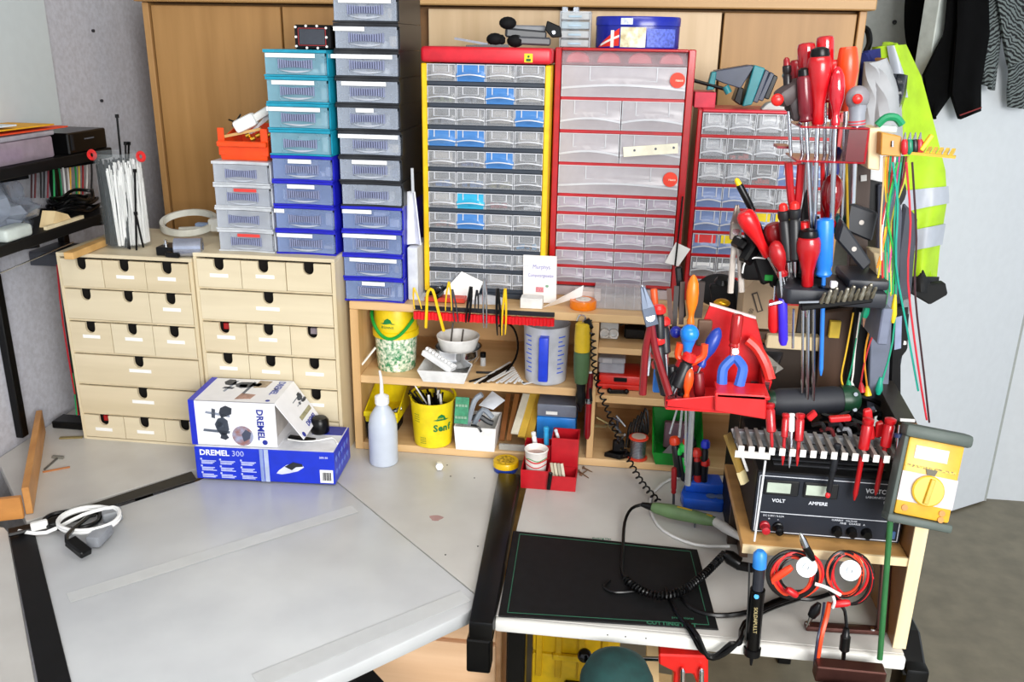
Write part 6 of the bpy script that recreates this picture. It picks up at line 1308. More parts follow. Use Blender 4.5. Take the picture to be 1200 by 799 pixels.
t = dr('second black driver with red cap lower in the tray', (798, 430), (782, 466), .05, .009, BDY, 'slim', 1.366, 1.355); MB().lathe((0, 0, .052), [(.008, 0), (.0105, .003), (.0105, .012), (.008, .015)], 14).put('red_cap', mat('#a81a1e', .35), t, w=False)
dr('dark blue handle of pliers leaning in the red tray', (843, 384), (816, 440), .07, .0115, mat('#1c3c9c', .35), 'oval', 1.385, 1.37, name='blue_handle_tool', cat='tool')
pliers('blue_pliers', 'blue-handled pliers hanging jaws up in the red tray', at(862, 372, 1.40), at(861, 412, 1.385), at(846, 456, 1.37), at(866, 452, 1.368), mat('#3a68c4', .35), .014, .0092, mat('#a02a22', .35), bend=.010)
t = dr('glossy dark red driver upright at the tray back panel', (865, 368), (858, 425), .055, .0095, mat('#a81e1e', .15), 'cyl', 1.395, 1.385, sm=DSTEEL)
MB().tube([at(876, 398, 1.425), at(887, 408, 1.42), at(897, 426, 1.412), at(903, 445, 1.40)], .009, 8).solo('curved_scraper', mat('#e0332a', .35), 'curved red tool at right of the red tray', 'tool')
MB().box(at(817, 383, 1.435).x, at(834, 383, 1.435).x, 1.425, 1.437, at(825, 405, 1.43).z, at(825, 375, 1.43).z).solo('flat_brush', wood('#5a4230', '#6a5040'), 'brown flat brush behind the blue knobs', 'brush', bevel=.002)
MB().bar(at(822, 330, 1.45), at(818, 372, 1.448), .012, .008).solo('dark_chisel', mat('#2a1c16', .5), 'dark brown chisel right of the tall orange driver', 'chisel')
for k, (a, b) in enumerate((((800, 330), (798, 380)), ((793, 335), (790, 385)), ((784, 338), (786, 380)))): MB().bar(at(*a, 1.45), at(*b, 1.44), .008, .006).solo('dark_file', mat(['#3a2418', '#241a16', '#4a2c20'][k], .5), ['right', 'middle', 'left'][k]+' dark file handle behind the red-capped drivers', 'file', 'files behind the red tray')
for k, (a, b, r) in enumerate((((795, 474), (785, 508), .0018), ((800, 474), (796, 512), .0022), ((804, 476), (803, 545), .002), ((811, 476), (806, 568), .0055))): MB().cyl(at(*a, 1.36), at(*b, 1.36), r, n=8).solo('steel_shaft', mat('#b9bdc4', .25, metal=.9), ['leftmost thin', 'second thin', 'third long thin', 'thickest'][k]+' steel shaft poking down below the red tray', 'shaft', 'shafts under the red tray')
MB().bar(at(759, 440, 1.41), at(764, 400, 1.42), .004, .003).solo('steel_file', STEEL, 'thin bright steel blade beside the red pliers', 'blade')
MB().box(at(765, 452, 1.42).x, at(774, 452, 1.42).x, 1.41, 1.43, at(770, 458, 1.42).z, at(770, 430, 1.42).z).solo('blue_scraper', mat('#2a7fe0', .4), 'small bright blue piece beside the red pliers', 'tool', bevel=.002)
# ------------------------------------------------------------------ blue driver stand on the desk
bs0 = onz(800, 596, ZD); bs1 = onz(855, 600, ZD)
t = thing('driver_stand', 'blue plastic screwdriver stand on the desk', 'tool stand', (bs0.x+.045, bs0.y+.04, ZD))
BS = mat('#1a56c8', .3)
MB().prism([(bs0.x, bs0.y), (bs0.x+.085, bs0.y-.006), (bs0.x+.098, bs0.y+.03), (bs0.x+.085, bs0.y+.085), (bs0.x+.01, bs0.y+.085), (bs0.x-.004, bs0.y+.03)], ZD, ZD+.026, lambda u, v, h: (u, v, h)).put('base', BS, t, bevel=.004, seg=2)
MB().prism([(bs0.x+.004, bs0.y+.03), (bs0.x+.088, bs0.y+.026), (bs0.x+.082, bs0.y+.08), (bs0.x+.012, bs0.y+.08)], ZD+.0262, ZD+.050, lambda u, v, h: (u, v, h)).put('upper_step', BS, t, bevel=.004, seg=2)
for x in (.06, .08): MB().lathe((bs0.x+x, bs0.y+.016, ZD+.0262), [(.010, 0), (.011, .002), (.006, .003)], 14).put('recess', mat('#5a6a8a', .4), t)
ys = bs0.y+.045
def sd(label, tp, bt, r, m, kind, cap=None, band=None): 
    tt = driver('stand_driver', label, at(*tp, ys), at(*bt, ys-.006), (at(*tp, ys)-at(*bt, ys-.006)).length*.93, r, m, kind, STEEL, .002, group='drivers in the blue stand', cat='screwdriver')
    if cap: L = (at(*tp, ys)-at(*bt, ys-.006)).length; MB().lathe((0, 0, L-.018), [(r*.9, 0), (r*1.35, .003), (r*1.35, .012), (r*1.0, .018), (r*.3, .0195)], 14).put('swivel_cap', cap, tt, w=False)
    if band: L = (at(*tp, ys)-at(*bt, ys-.006)).length; MB().lathe((0, 0, L*.35), [(r*1.0, 0), (r*1.1, .002), (r*1.1, L*.35), (r*1.0, L*.36)], 12).put('grip_band', band, tt, w=False)
GR = mat('#1fc04a', .35)
sd('green ribbed driver in the blue stand', (801, 520), (808, 570), .0085, BDY, 'slim', GR, GR); sd('second green driver, tucked left behind the first', (794, 524), (802, 566), .007, BDY, 'slim', GR)
sd('red driver with wide cap in the blue stand', (816, 526), (818, 572), .0085, mat('#c42a24', .35), 'slim', mat('#e0382c', .3), mat('#1a1a1c', .4)); sd('blue-topped black driver in the blue stand', (827, 516), (824, 570), .0075, BDY, 'slim', mat('#2436c8', .3))
sd('black driver with small red cap in the blue stand', (827, 537), (823, 578), .008, BDY, 'slim', mat('#d8281e', .3)); sd('dark blue capped driver at the back of the stand', (807, 508), (811, 560), .008, BDY, 'slim', mat('#2030b8', .3))
sd('orange-red capped driver at the left of the stand', (790, 512), (796, 562), .0085, BDY, 'slim', mat('#e2401c', .3)); sd('red-orange capped driver behind the green one', (805, 514), (809, 562), .0075, BDY, 'slim', mat('#d83a1a', .3))
driver('screwdriver', 'dark red handled driver standing left of the blue stand', at(790, 548, 1.72), V((at(790, 588, 1.72).x, 1.72, ZD+.001)), .06, .006, mat('#8a141a', .35), 'cyl', DSTEEL, .003)
# ------------------------------------------------------------------ green handpiece on the desk with cables
zh = ZD+.025
t = thing('soldering_handpiece', 'sage green handpiece lying on the desk above the cutting mat', 'tool', onz(800, 603, ZD))
a, b = onz(764, 594, zh), onz(838, 611, zh)
MB().rev(a, b, [(0, .009), (.06, .012), (.3, .0155), (.55, .0145), (.85, .013), (1, .010)], 14).put('body', mat('#5f7a50', .45), t)
MB().rev(onz(752, 591, zh), a, [(0, .005), (.6, .0075), (1, .009)], 10).put('strain_relief', BLACK, t)
MB().bar(a.lerp(b, .4)+V((0, 0, .013)), a.lerp(b, .95)+V((0, 0, .010)), .006, .004).put('yellow_stripe', mat('#c9a82a', .4), t)
MB().rev(b, onz(868, 630, zh+.02), [(0, .0095), (.4, .0105), (1, .006)], 12).put('white_neck', mat('#d9d9d4', .4), t)
MB().cyl(a.lerp(b, .7)-V((0, 0, .012)), V((*a.lerp(b, .7).xy, ZD+.0005)), .002, n=6).put('hook', DSTEEL, t)
cable('black_cable', [onz(753, 591, zh), onz(740, 596, ZD+.02), onz(732, 612, ZD+.01), onz(730, 640, ZD+.008), onz(729, 668, ZD+.008), onz(736, 681, ZD+.010)], .0035, BLACK, 'black cable looping from the green handpiece onto the mat')
helix([onz(733, 679, ZD+.014), onz(752, 692, ZD+.014), onz(775, 698, ZD+.014), onz(800, 692, ZD+.016), onz(825, 673, ZD+.02), onz(850, 648, ZD+.03)], .0062, 40, .0023).solo('coil_cord', BLACK, 'black coiled cord lying across the cutting mat', 'cord')
cable('white_cable', [onz(775, 568, ZD+.004), onz(764, 580, ZD+.004), onz(763, 600, ZD+.004), onz(778, 622, ZD+.004), onz(815, 638, ZD+.005), onz(855, 640, ZD+.008)], .0032, mat('#d8d8d6', .4), 'thin white cable curving under the green handpiece')
cable('white_cable', [onz(774, 568, ZD+.004), onz(790, 560, ZD+.004), onz(805, 563, ZD+.004)], .003, mat('#dcdcda', .4), 'short white cable arc left of the blue stand')
t = thing('din_plug', 'black plug of coiled cord at the stand shelf corner', 'plug', onz(858, 655, ZD))
MB().rev(onz(848, 648, ZD+.035), onz(866, 660, ZD+.02), [(0, .008), (.4, .014), (1, .013)], 14).put('body', BLACK, t); MB().bar(onz(862, 662, ZD+.015), onz(884, 666, ZD+.015), .014, .016).put('tail', BLACK, t, bevel=.003)
cable('black_cable', [onz(715, 680, ZD+.006), onz(708, 688, ZD+.006), onz(722, 694, ZD+.006), onz(748, 692, ZD+.004)], .0026, BLACK, 'thin black cable end lying on the mat')
cable('black_cable', [onz(790, 690, ZD+.005), onz(810, 712, ZD+.005), onz(840, 721, ZD+.005), onz(880, 716, ZD+.006), onz(920, 700, ZD+.006), onz(950, 702, ZD+.006), onz(975, 695, ZD+.006)], .0042, BLACK, 'black cable crossing the mat corner towards the stand')
fe = lambda x, y: at(x, y, 1.270)
cable('black_cable', [onz(780, 690, ZD+.006), onz(792, 715, ZD+.006), onz(806, 735, ZD+.006), V((onz(812, 742, ZD).x, 1.279, ZD+.008)), fe(822, 762), fe(838, 768), fe(856, 754), V((onz(864, 742, ZD).x, 1.279, ZD+.008)), onz(872, 730, ZD+.006), onz(905, 712, ZD+.006), onz(940, 700, ZD+.006)], .0042, BLACK, 'black cable drooping over the desk edge, left loop')
cable('black_cable', [onz(806, 730, ZD+.013), V((onz(816, 744, ZD).x, 1.275, ZD+.016)), at(830, 770, 1.262), at(848, 767, 1.262), V((onz(864, 748, ZD).x, 1.275, ZD+.016)), onz(872, 736, ZD+.014), onz(892, 715, ZD+.014), onz(930, 700, ZD+.014)], .0042, BLACK, 'black cable drooping over the desk edge, right loop')
# ------------------------------------------------------------------ cutting mat
mp = [onz(x, y, ZD) for x, y in ((601, 623), (817, 645), (842, 739), (584, 723))]
mp[0].x = max(mp[0].x, -.1855); mp[3].x = max(mp[3].x, -.1765)
t = thing('cutting_mat', 'dark cutting mat with green border print on the desk', 'mat', (0.0, 1.45, ZD))
MB().prism([(p.x, p.y) for p in mp], ZD+.0002, ZD+.003, lambda u, v, h: (u, v, h)).put('mat', mat('#0f1012', .55, var=.25, scale=60, spec=.25), t, bevel=.001)
GM = mat('#2c6a50', .6); c_ = (mp[0]+mp[1]+mp[2]+mp[3])/4
ins = [c_+(p-c_)*.92 for p in mp]; ln = MB()
for k in range(4):
    a, b = ins[k], ins[(k+1) % 4]; d = (b-a).normalized(); n = V((-d.y, d.x, 0))*.0006
    ln.prism([((a-n).x, (a-n).y), ((b-n).x, (b-n).y), ((b+n).x, (b+n).y), ((a+n).x, (a+n).y)], ZD+.003, ZD+.0034, lambda u, v, h: (u, v, h))
ln.put('border_lines', GM, t)
xd = (mp[2]-mp[3]).normalized(); yd = V((-xd.y, xd.x, 0))
text(t, 'CUTTING MAT', .013, GM, onz(787, 731, ZD+.0032), xd, yd, bold=.0004); text(t, 'professional', .008, GM, onz(800, 724, ZD+.0032), xd, yd)
text(t, 'Cutting Mat', .008, GM, onz(705, 631, ZD+.0032), xd, yd)
# ------------------------------------------------------------------ desoldering pump, lead coils, discs
yp = 1.285
t = thing('desoldering_pump', 'black desoldering pump with blue collar hanging before the desk', 'tool', at(883, 778, yp))
MB().rev(at(891, 645, yp), at(890, 664, yp), [(0, .006), (.2, .011), (1, .0115)], 14).put('blue_cap', mat('#2f86d8', .35), t)
MB().rev(at(890, 664.3, yp), at(888, 690, yp), [(0, .0095), (1, .0095)], 14).put('clear_barrel', mat('#2a2c34', .2), t)
MB().rev(at(888, 690.3, yp), at(882, 758, yp), [(0, .0125), (.5, .0118), (1, .0122)], 16).put('barrel', BLACK, t)
MB().rev(at(882, 758.3, yp), at(881, 768, yp), [(0, .0145), (.8, .014), (1, .008)], 14).put('collar', BLACKM, t); MB().cyl(at(881, 768.3, yp), at(880, 779, yp), .004, .002, n=8).put('tip', RUBBER, t)
MB().cyl(at(886.5, 699, yp-.0135), at(886.5, 699, yp-.0105), .004, n=10).put('blue_dot', mat('#3fa0e8', .4), t)
text(t, 'SOLDAPULLT', .0085, mat('#b8a878', .5), at(885, 727, yp-.0128), at(884, 770, yp)-at(887, 700, yp), V((1, 0, 0)))
MB().tube([at(878, 660, yp), at(877, 700, yp), at(874, 750, yp)], .0016, 5).solo('grey_wire', DSTEEL, 'thin grey wire hanging beside the desoldering pump', 'wire')
yl = 1.295; rr = random.Random(12)
def lead_coil(c, rx, ry, n, cols, lab, seed):
    rr = random.Random(seed)
    for i in range(n):
        pts = []; ox, oy_ = rr.uniform(-6, 6), rr.uniform(-4, 4); k = rr.uniform(.68, 1.05)
        for q in range(12):
            a = q*PI/6; pts.append(at(c[0]+ox+rx*k*math.cos(a), c[1]+oy_+ry*k*math.sin(a), yl+.004*((i*5+q) % 5)/2-.010))
        MB().tube(pts, .0023, 6, closed=True).solo('test_lead', mat(cols[i % len(cols)][0], .4), cols[i % len(cols)][1]+' loop '+['outermost', 'second', 'third', 'fourth', 'fifth', 'sixth', 'seventh', 'innermost'][i]+' in the '+lab+' coil of test leads', 'test lead', lab+' coil of test leads')
CC = [('#d8242a', 'red'), ('#0c0c0e', 'black'), ('#e2482a', 'orange-red'), ('#141416', 'jet black')]
lead_coil((933, 672), 30, 28, 8, CC, 'left', 3); lead_coil((993, 675), 26, 31, 8, [CC[2], CC[1], CC[0], CC[3]], 'right', 4)
for k, (x, y, lab) in enumerate(((945, 664, 'white round disc hanging on the left lead coil'), (996, 668, 'white round disc hanging on the right lead coil'))):
    c = at(x, y, yl-.022); t = thing('white_disc', lab, 'disc', c); d = V((0, -1, .35)).normalized()
    MB().cyl(c, c+d*.003, .0165, n=24).put('plate', mat('#e4ecf0', .35), t); MB().rev(c+d*.0031, c+d*.006, [(0, .007), (1, .006), (1, .003), (.5, .003)], 14, cap=False).put('boss', mat('#cfd8de', .35), t)
    MB().cyl(c, c-d*.03, .004, n=8).put('peg', mat('#cfd8de', .35), t)
for k, (P, c, lab) in enumerate((([(905, 680), (915, 672), (928, 664)], '#ee4420', 'bright orange banana plug in the left coil'), ([(975, 708), (985, 709), (996, 706)], '#d01c24', 'red banana plug at the bottom of the right coil'), ([(922, 690), (926, 697), (934, 698)], '#c01c22', 'red plug low in the left coil'))):
    a, b = at(*P[0], yl-.018), at(*P[-1], yl-.018); MB().rev(a, b, [(0, .004), (.2, .0062), (.8, .0062), (1, .0045)], 10).solo('banana_plug', mat(c, .35), lab, 'plug')
t = thing('crocodile_clip', 'silver and black crocodile clip above the left lead coil', 'clip', at(947, 655, yl-.02)); MB().rev(at(938, 625, yl-.02), at(944, 640, yl-.02), [(0, .002), (.5, .0055), (1, .006)], 8).put('jaw', STEEL, t); MB().rev(at(944, 640.3, yl-.02), at(953, 656, yl-.02), [(0, .0062), (.6, .0065), (1, .004)], 10).put('boot', BLACK, t)
t = thing('crocodile_clip', 'black crocodile clip dangling under the left lead coil', 'clip', at(946, 732, yl-.02)); MB().rev(at(960, 707, yl-.02), at(951, 722, yl-.02), [(0, .004), (.5, .009), (1, .007)], 10).put('boot', BLACK, t); MB().rev(at(951, 722.3, yl-.02), at(945, 735, yl-.02), [(0, .0045), (1, .001)], 8).put('jaw', STEEL, t)
MB().tube([at(955, 684, yl-.022), at(968, 688, yl-.024), at(985, 697, yl-.022)], .0028, 6).solo('white_tie', WHITE, 'white cable tie around the two lead coils', 'cable tie'); MB().tube([at(976, 698, yl-.022), at(978, 705, yl-.024), at(976, 712, yl-.022)], .0025, 6).solo('white_tie', WHITE, 'short white cable tie end below the lead coils', 'cable tie')
yv = 1.262
cable('test_lead', [at(972, 706, yl-.015), at(968, 725, yl-.02), at(962, 748, yv), at(957, 780, yv)], .0042, mat('#ee4a1e', .4), 'thick orange lead hanging from the coils to the vise')
cable('test_lead', [at(966, 706, yl-.012), at(963, 728, yl-.018), at(958, 750, yv-.004), at(954, 782, yv-.004)], .0022, mat('#1c2440', .4), 'thin navy lead hanging along the orange one')
t = thing('inline_plug', 'black inline plug hanging below the right lead coil', 'plug', at(989, 775, yv)); MB().tube([at(984, 708, yl-.012), at(990, 716, yl-.014), at(992, 736, yv+.01)], .003, 6).put('cord', BLACK, t)
MB().rev(at(992, 736, yv+.006), at(989, 764, yv), [(0, .005), (.3, .0065), (.35, .0085), (.9, .0085), (1, .004)], 10).put('body', BLACK, t); MB().cyl(at(989, 764.3, yv), at(988, 778, yv), .0035, n=8).put('tip', BLACK, t)
# vise hanging at the desk front
t = thing('bench_vise', 'brown steel vise jaws before the desk front, lower right', 'vise', at(985, 799, 1.22))
v0 = at(955, 772, 1.255); v1 = at(1036, 780, 1.255)
MB().box(v0.x, v1.x, 1.235, 1.262, v0.z-.03, v0.z).put('rear_jaw', BRONZE, t, bevel=.002); MB().box(v0.x+.004, v1.x+.006, 1.165, 1.215, v0.z-.045, v0.z-.012).put('front_jaw', mat('#6a4c42', .3, metal=.8), t, bevel=.002)
MB().box(v0.x+.02, v1.x-.02, 1.165, 1.262, v0.z-.075, v0.z-.046).put('slide', BLACKM, t); MB().box(v0.x+.03, v1.x-.03, 1.2, 1.2875, v0.z-.10, v0.z-.0755).put('clamp_body', BLACKM, t)
# ================================================================== black bit rack
bz = 1.272
bk_ = thing('bit_rack', 'black plastic tool rack with bits in the middle of the stand', 'tool rack', at(980, 360, 1.42))
RP = mat('#23262e', .45); ax = at(914, 350, 1.385).x; bxr = at(1043, 335, 1.385).x
pl = [(ax+.012, 1.385), (bxr, 1.385), (bxr, 1.50), (ax+.03, 1.50), (ax+.004, 1.45), (ax, 1.41)]
MB().prism(pl, bz, bz+.026, lambda u, v, h: (u, v, h)).put('rack_body', RP, bk_, bevel=.005, seg=2)
MB().box(bxr-.058, bxr+.004, 1.40, 1.50, bz+.0262, bz+.042).put('raised_block', RP, bk_, bevel=.004, seg=2)
MB().box(bxr-.004, bxr+.012, 1.39, 1.50, bz-.06, bz-.0002).put('side_web', mat('#6b7286', .5), bk_, bevel=.002)
MB().lathe((at(970, 330, 1.40).x, 1.402, bz+.0262), [(.013, 0), (.013, .001), (.009, .002), (.009, .0025)], 20).put('hole_rim', BLACK, bk_)
MB().bar(at(938, 360, 1.375), at(1022, 350, 1.375), .012, .010).put('bit_holder', BLACKM, bk_, bevel=.002)
MB().bar(at(936, 354, 1.368), at(968, 353, 1.368), .004, .003).put('latch', STEEL, bk_); MB().cyl(at(901, 357, 1.38), at(916, 354, 1.385), .003, n=8).put('mounting_screw', STEEL, bk_)
bitn = ['first', 'second', 'third', 'fourth', 'fifth', 'sixth', 'seventh', 'eighth', 'ninth', 'tenth']
for k in range(10):
    x = 962+k*6.6; y = 350-k*.7; a = at(x, y+5, 1.366); b = a+V((.003, -.006, .019+.003*(k % 3))); r = .0035+.001*(k % 3)
    MB().rev(a, b, [(0, r), (.4, r), (.5, r*.7), (.85, r*.8), (1, r*.4)], 6).solo('driver_bit', mat(['#8a8578', '#a8a498', '#6f6a60'][k % 3], .3, metal=.9), bitn[k]+' metal bit from left in the black rack holder', 'bit', 'bits in the black rack')
yd_ = 1.43
zr_ = bz+.027
def dr2(label, tp, bt, hl, r, m, kind, Y=1.43, Yb=None, **k): return driver('screwdriver', label, at(*tp, Y), at(*bt, Yb or Y), hl, r, m, kind, **k)
dr2('fat red screwdriver with black cap at the rack front', (948, 276), (945, 372), .082, .0185, RED, 'bulb', 1.405, cap=BLACK, sr=.004)
dr2('bright blue screwdriver standing in the black rack', (967, 256), (962, 440), .092, .0135, mat('#1f7ae0', .3), 'cyl', 1.41, sm=mat('#2f80e0', .35), sr=.0035)
dr2('glossy dark red oval screwdriver behind the blue one', (977, 203), (966, 330), .085, .0175, mat('#8c0a12', .08, coat=.8), 'oval', 1.45, sr=.0035)
dr2('red tilted screwdriver at the left of the cluster', (871, 248), (925, 345), .085, .0155, mat('#d8181e', .25), 'bulb', 1.44, sr=.003)
dr2('black driver with yellow end pointing up left', (866, 216), (890, 262), .05, .006, BLACK, 'cyl', 1.46, cap=YEL, sr=.003)
dr2('dark red fat screwdriver in the shade of the cluster', (905, 262), (925, 340), .09, .0165, mat('#8a1016', .3), 'bulb', 1.455)
dr2('small dark red screwdriver beneath the tilted one', (908, 282), (922, 345), .06, .014, mat('#a8161c', .3), 'oval', 1.42)
dr2('black handled driver with red top, left of the pair', (918, 246), (925, 325), .085, .009, BDY, 'slim', 1.42, cap=RC)
dr2('black handled driver with red top, right of the pair', (931, 244), (932, 325), .085, .0095, BDY, 'slim', 1.415, cap=RC)
dr2('red cone driver just behind the fat red one', (942, 260), (944, 335), .06, .011, mat('#d0181c', .25), 'cone', 1.44)
pliers('flat_pliers', 'red flat-handled pliers standing behind the red-topped pair', at(930, 300, 1.45), at(931, 262, 1.45), at(924, 190, 1.45), at(939, 192, 1.45), mat('#b0101a', .35), .012, .0065, bend=.002)
pliers('nose_pliers', 'black long nose pliers pointing up behind the red cone', at(946, 222, 1.46), at(944, 262, 1.455), at(938, 320, 1.45), at(952, 320, 1.45), BLACK, .016, .005, BLACKM, bend=.004)
for k, (P, lab) in enumerate((([(996, 238), (1030, 250), (1022, 284), (990, 270)], 'upper black adapter block on the rack'), ([(988, 258), (1022, 308), (1012, 318), (981, 282)], 'tilted black adapter block leaning on the rack'))):
    Y = 1.46-.03*k; t = thing('adapter_block', lab, 'adapter', at(*P[2], Y)); pts = [at(x, y, Y) for x, y in P]
    MB().prism([(q.x, q.z) for q in pts], Y, Y+.03, lambda u, v, h: (u, h, v)).put('block', mat('#26282e', .45), t, bevel=.003)
    c = sum((q for q in pts), V((0, 0, 0)))/4; MB().cyl(c-V((0, .0012, 0)), c, .004, n=10).put('round_mark', mat('#b9b2ac', .5), t)
MB().box(at(977, 305, 1.40).x, at(985, 305, 1.40).x, 1.395, 1.405, zr_, zr_+.011).solo('white_dice', WHITE, 'tiny white cube standing on the black rack', 'cube', bevel=.001)
MB().box(at(978, 262, 1.48).x, at(999, 262, 1.48).x, 1.475, 1.50, at(985, 275, 1.48).z, at(985, 252, 1.48).z).solo('teal_piece', TEAL, 'teal plastic piece behind the glossy red screwdriver', 'piece', bevel=.003)
# drivers hanging under / beside the rack
t = thing('purple_driver', 'purple-blue ribbed handle hanging left under the black rack', 'screwdriver', at(918, 402, 1.40)); MB().rev(at(917, 350, 1.40), at(918, 404, 1.40), [(0, .006), (.1, .0075), (.9, .0075), (1, .005)], 12).put('handle', mat('#3c28d0', .3), t); MB().cyl(at(914, 318, 1.402), at(917, 350, 1.40), .002, n=8).put('shaft', CHROME, t)
t = thing('red_driver', 'red handle hanging left of the purple one', 'screwdriver', at(907, 388, 1.41)); MB().rev(at(907, 352, 1.41), at(907, 389, 1.41), [(0, .008), (.2, .0095), (.85, .0095), (1, .006)], 12).put('handle', mat('#d81c20', .3), t); MB().cyl(at(908, 335, 1.411), at(907, 352, 1.41), .002, n=8).put('shaft', STEEL, t)
for k, (x, y0_, y1_) in enumerate(((930, 362, 408), (941, 362, 460), (947, 362, 470), (954, 362, 478))): MB().cyl(at(x, y0_, 1.42), at(x-1, y1_, 1.42), .0022 if k < 2 else .003, n=8).solo('steel_shaft', STEEL, ['shortest', 'second', 'third', 'longest'][k]+' bright steel shaft below the black rack', 'shaft', 'shafts under the black rack')
MB().box(at(972, 385, 1.55).x, at(984, 385, 1.55).x, 1.545, 1.555, at(978, 395, 1.55).z, at(978, 376, 1.55).z).solo('yellow_tag', mat('#e8c43a', .5), 'small yellow tag on the stand below the black rack', 'tag')
# ================================================================== upper red rack
uz = at(975, 148, 1.41).z; lz_ = at(975, 188, 1.41).z; ur0, ur1 = at(936, 150, 1.41).x, at(1018, 150, 1.41).x
ur = thing('acrylic_rack', 'red transparent acrylic screwdriver rack at the top of the stand', 'tool rack', ((ur0+ur1)/2, 1.45, lz_))
AC = mat('#a80a1c', .1, a=.78)
MB().box(ur0, ur1, 1.40, 1.50, uz-.003, uz).put('upper_plate', AC, ur, bevel=.001); MB().box(ur0, ur1, 1.40, 1.50, lz_-.003, lz_).put('lower_plate', AC, ur, bevel=.001)
MB().box(ur1-.003, ur1, 1.40, 1.50, lz_, uz-.0031).put('end_plate', AC, ur); MB().box(ur0-.02, ur0, 1.46, 1.50, lz_+.01, lz_+.014).put('wing', mat('#7a1020', .2), ur)
MB().box(ur1-.03, ur1-.0031, 1.4, 1.42, lz_+.0001, uz-.0032).put('corner_block', mat('#5a0a12', .2), ur)
ORR = mat('#e8451c', .3)
def up(label, tp, hb, bt, r, m, kind, Y, **k): 
    a = at(*tp, Y); h = at(*hb, Y); b = at(*bt, Y); return driver('screwdriver', label, a, b, (a-h).length, r, m, kind, **k)
GL = mat('#b00c18', .1, coat=.7)
up('glossy dark red cylinder screwdriver at top left of the rack', (945, 50), (946, 120), (948, 300), .0135, GL, 'cyl', 1.47, sr=.003)
up('tallest glossy red cylinder screwdriver in the acrylic rack', (967, 42), (966, 120), (966, 320), .0135, mat('#c00f1a', .1, coat=.7), 'cyl', 1.475, sr=.003)
up('big red funnel screwdriver with black cap in the acrylic rack', (961, 64), (957, 146), (952, 328), .0185, RED, 'bulb', 1.43, cap=BLACK, sr=.0038)
up('orange-red cone screwdriver at right of the acrylic rack', (994, 55), (990, 130), (986, 260), .0165, ORR, 'cone', 1.46, sr=.0035)
up('translucent red oval screwdriver at the rack front', (982, 78), (978, 147), (974, 270), .0115, mat('#c41a2a', .08, coat=.8), 'oval', 1.42, sr=.004)
up('maroon screwdriver with black top, left in the acrylic rack', (942, 88), (948, 142), (952, 300), .011, mat('#6e1622', .2), 'cyl', 1.43, cap=BLACK, sr=.003)
up('dark red screwdriver tucked behind the funnel one', (933, 70), (940, 140), (946, 260), .012, mat('#8a101a', .25), 'bulb', 1.48)
up('red screwdriver between funnel and cone ones', (978, 70), (972, 140), (970, 250), .0125, mat('#c8141c', .25), 'bulb', 1.47)
up('thin black screwdriver with dark red top at far left', (922, 76), (924, 130), (927, 188), .0065, mat('#1a1214', .3), 'slim', 1.45, cap=mat('#8a141c', .3))
t = thing('ratchet_handle', 'grey ratchet handle with red button, right of acrylic rack', 'ratchet', at(1003, 235, 1.415)); GRY = mat('#8a8e98', .4)
MB().sph(at(1005, 115, 1.41), .0175, 1, .9, 1.05, 16, 10).put('head', mat('#7d7a80', .4), t); MB().rev(at(1005, 122, 1.41), at(1004, 147, 1.41), [(0, .0135), (.5, .0115), (1, .0125)], 16).put('grip', GRY, t)
MB().sph(at(1005, 116, 1.394), .0075, 1, .6, 1, 12, 8).put('red_button', RC, t); MB().cyl(at(1004, 147.3, 1.41), at(1000, 238, 1.41), .0033, n=10).put('shaft', CHROME, t)
for y in (141, 144.5): MB().rev(at(1004, y, 1.41), at(1004, y+1.6, 1.41), [(0, .0128), (1, .0128)], 16).put('red_ring', mat('#c03038', .4), t)
t = thing('angle_driver', 'dark grey angle driver with red button at the far left of rack', 'tool', at(925, 135, 1.44))
MB().bar(at(912, 118, 1.44), at(942, 98, 1.455), .030, .028).put('body', mat('#4a3f40', .5), t, bevel=.008, seg=2); MB().bar(at(930, 110, 1.45), at(938, 140, 1.45), .03, .024).put('grip', mat('#3c3436', .5), t, bevel=.006, seg=2); MB().sph(at(911, 117, 1.425), .0095, 1, .6, 1, 12, 8).put('red_button', RC, t)
MB().bar(at(918, 92, 1.50), at(945, 78, 1.50), .020, .014).solo('teal_tool', TEAL, 'teal flat tool behind the acrylic rack handles', 'tool', bevel=.003)
MB().box(at(970, 195, 1.50).x, at(984, 195, 1.50).x, 1.495, 1.51, at(975, 215, 1.5).z, at(975, 172, 1.5).z).solo('navy_handle_tool', mat('#1c1f8a', .35), 'dark blue flat handle behind the acrylic rack', 'tool', bevel=.004)
for k, (x, c) in enumerate(((944, '#b9bdc4'), (951, '#9a9ea6'), (964, '#d8181e'), (985, '#a8acb4'), (992, '#d9b23a'))): MB().cyl(at(x, 190, 1.46), at(x-2+k, 262+k*6, 1.46), .0022 if k != 2 else .0035, n=8).solo('long_shaft', mat(c, .3, metal=.7 if k != 2 else 0.), ['leftmost silver', 'grey', 'red', 'right silver', 'brass'][k]+' shaft hanging under the acrylic rack', 'shaft', 'shafts under the acrylic rack')
MB().bar(at(1012, 205, 1.515), at(1012, 212, 1.515), .009, .004).solo('white_sticker', WHITE, 'small white sticker on the dark upright', 'sticker')
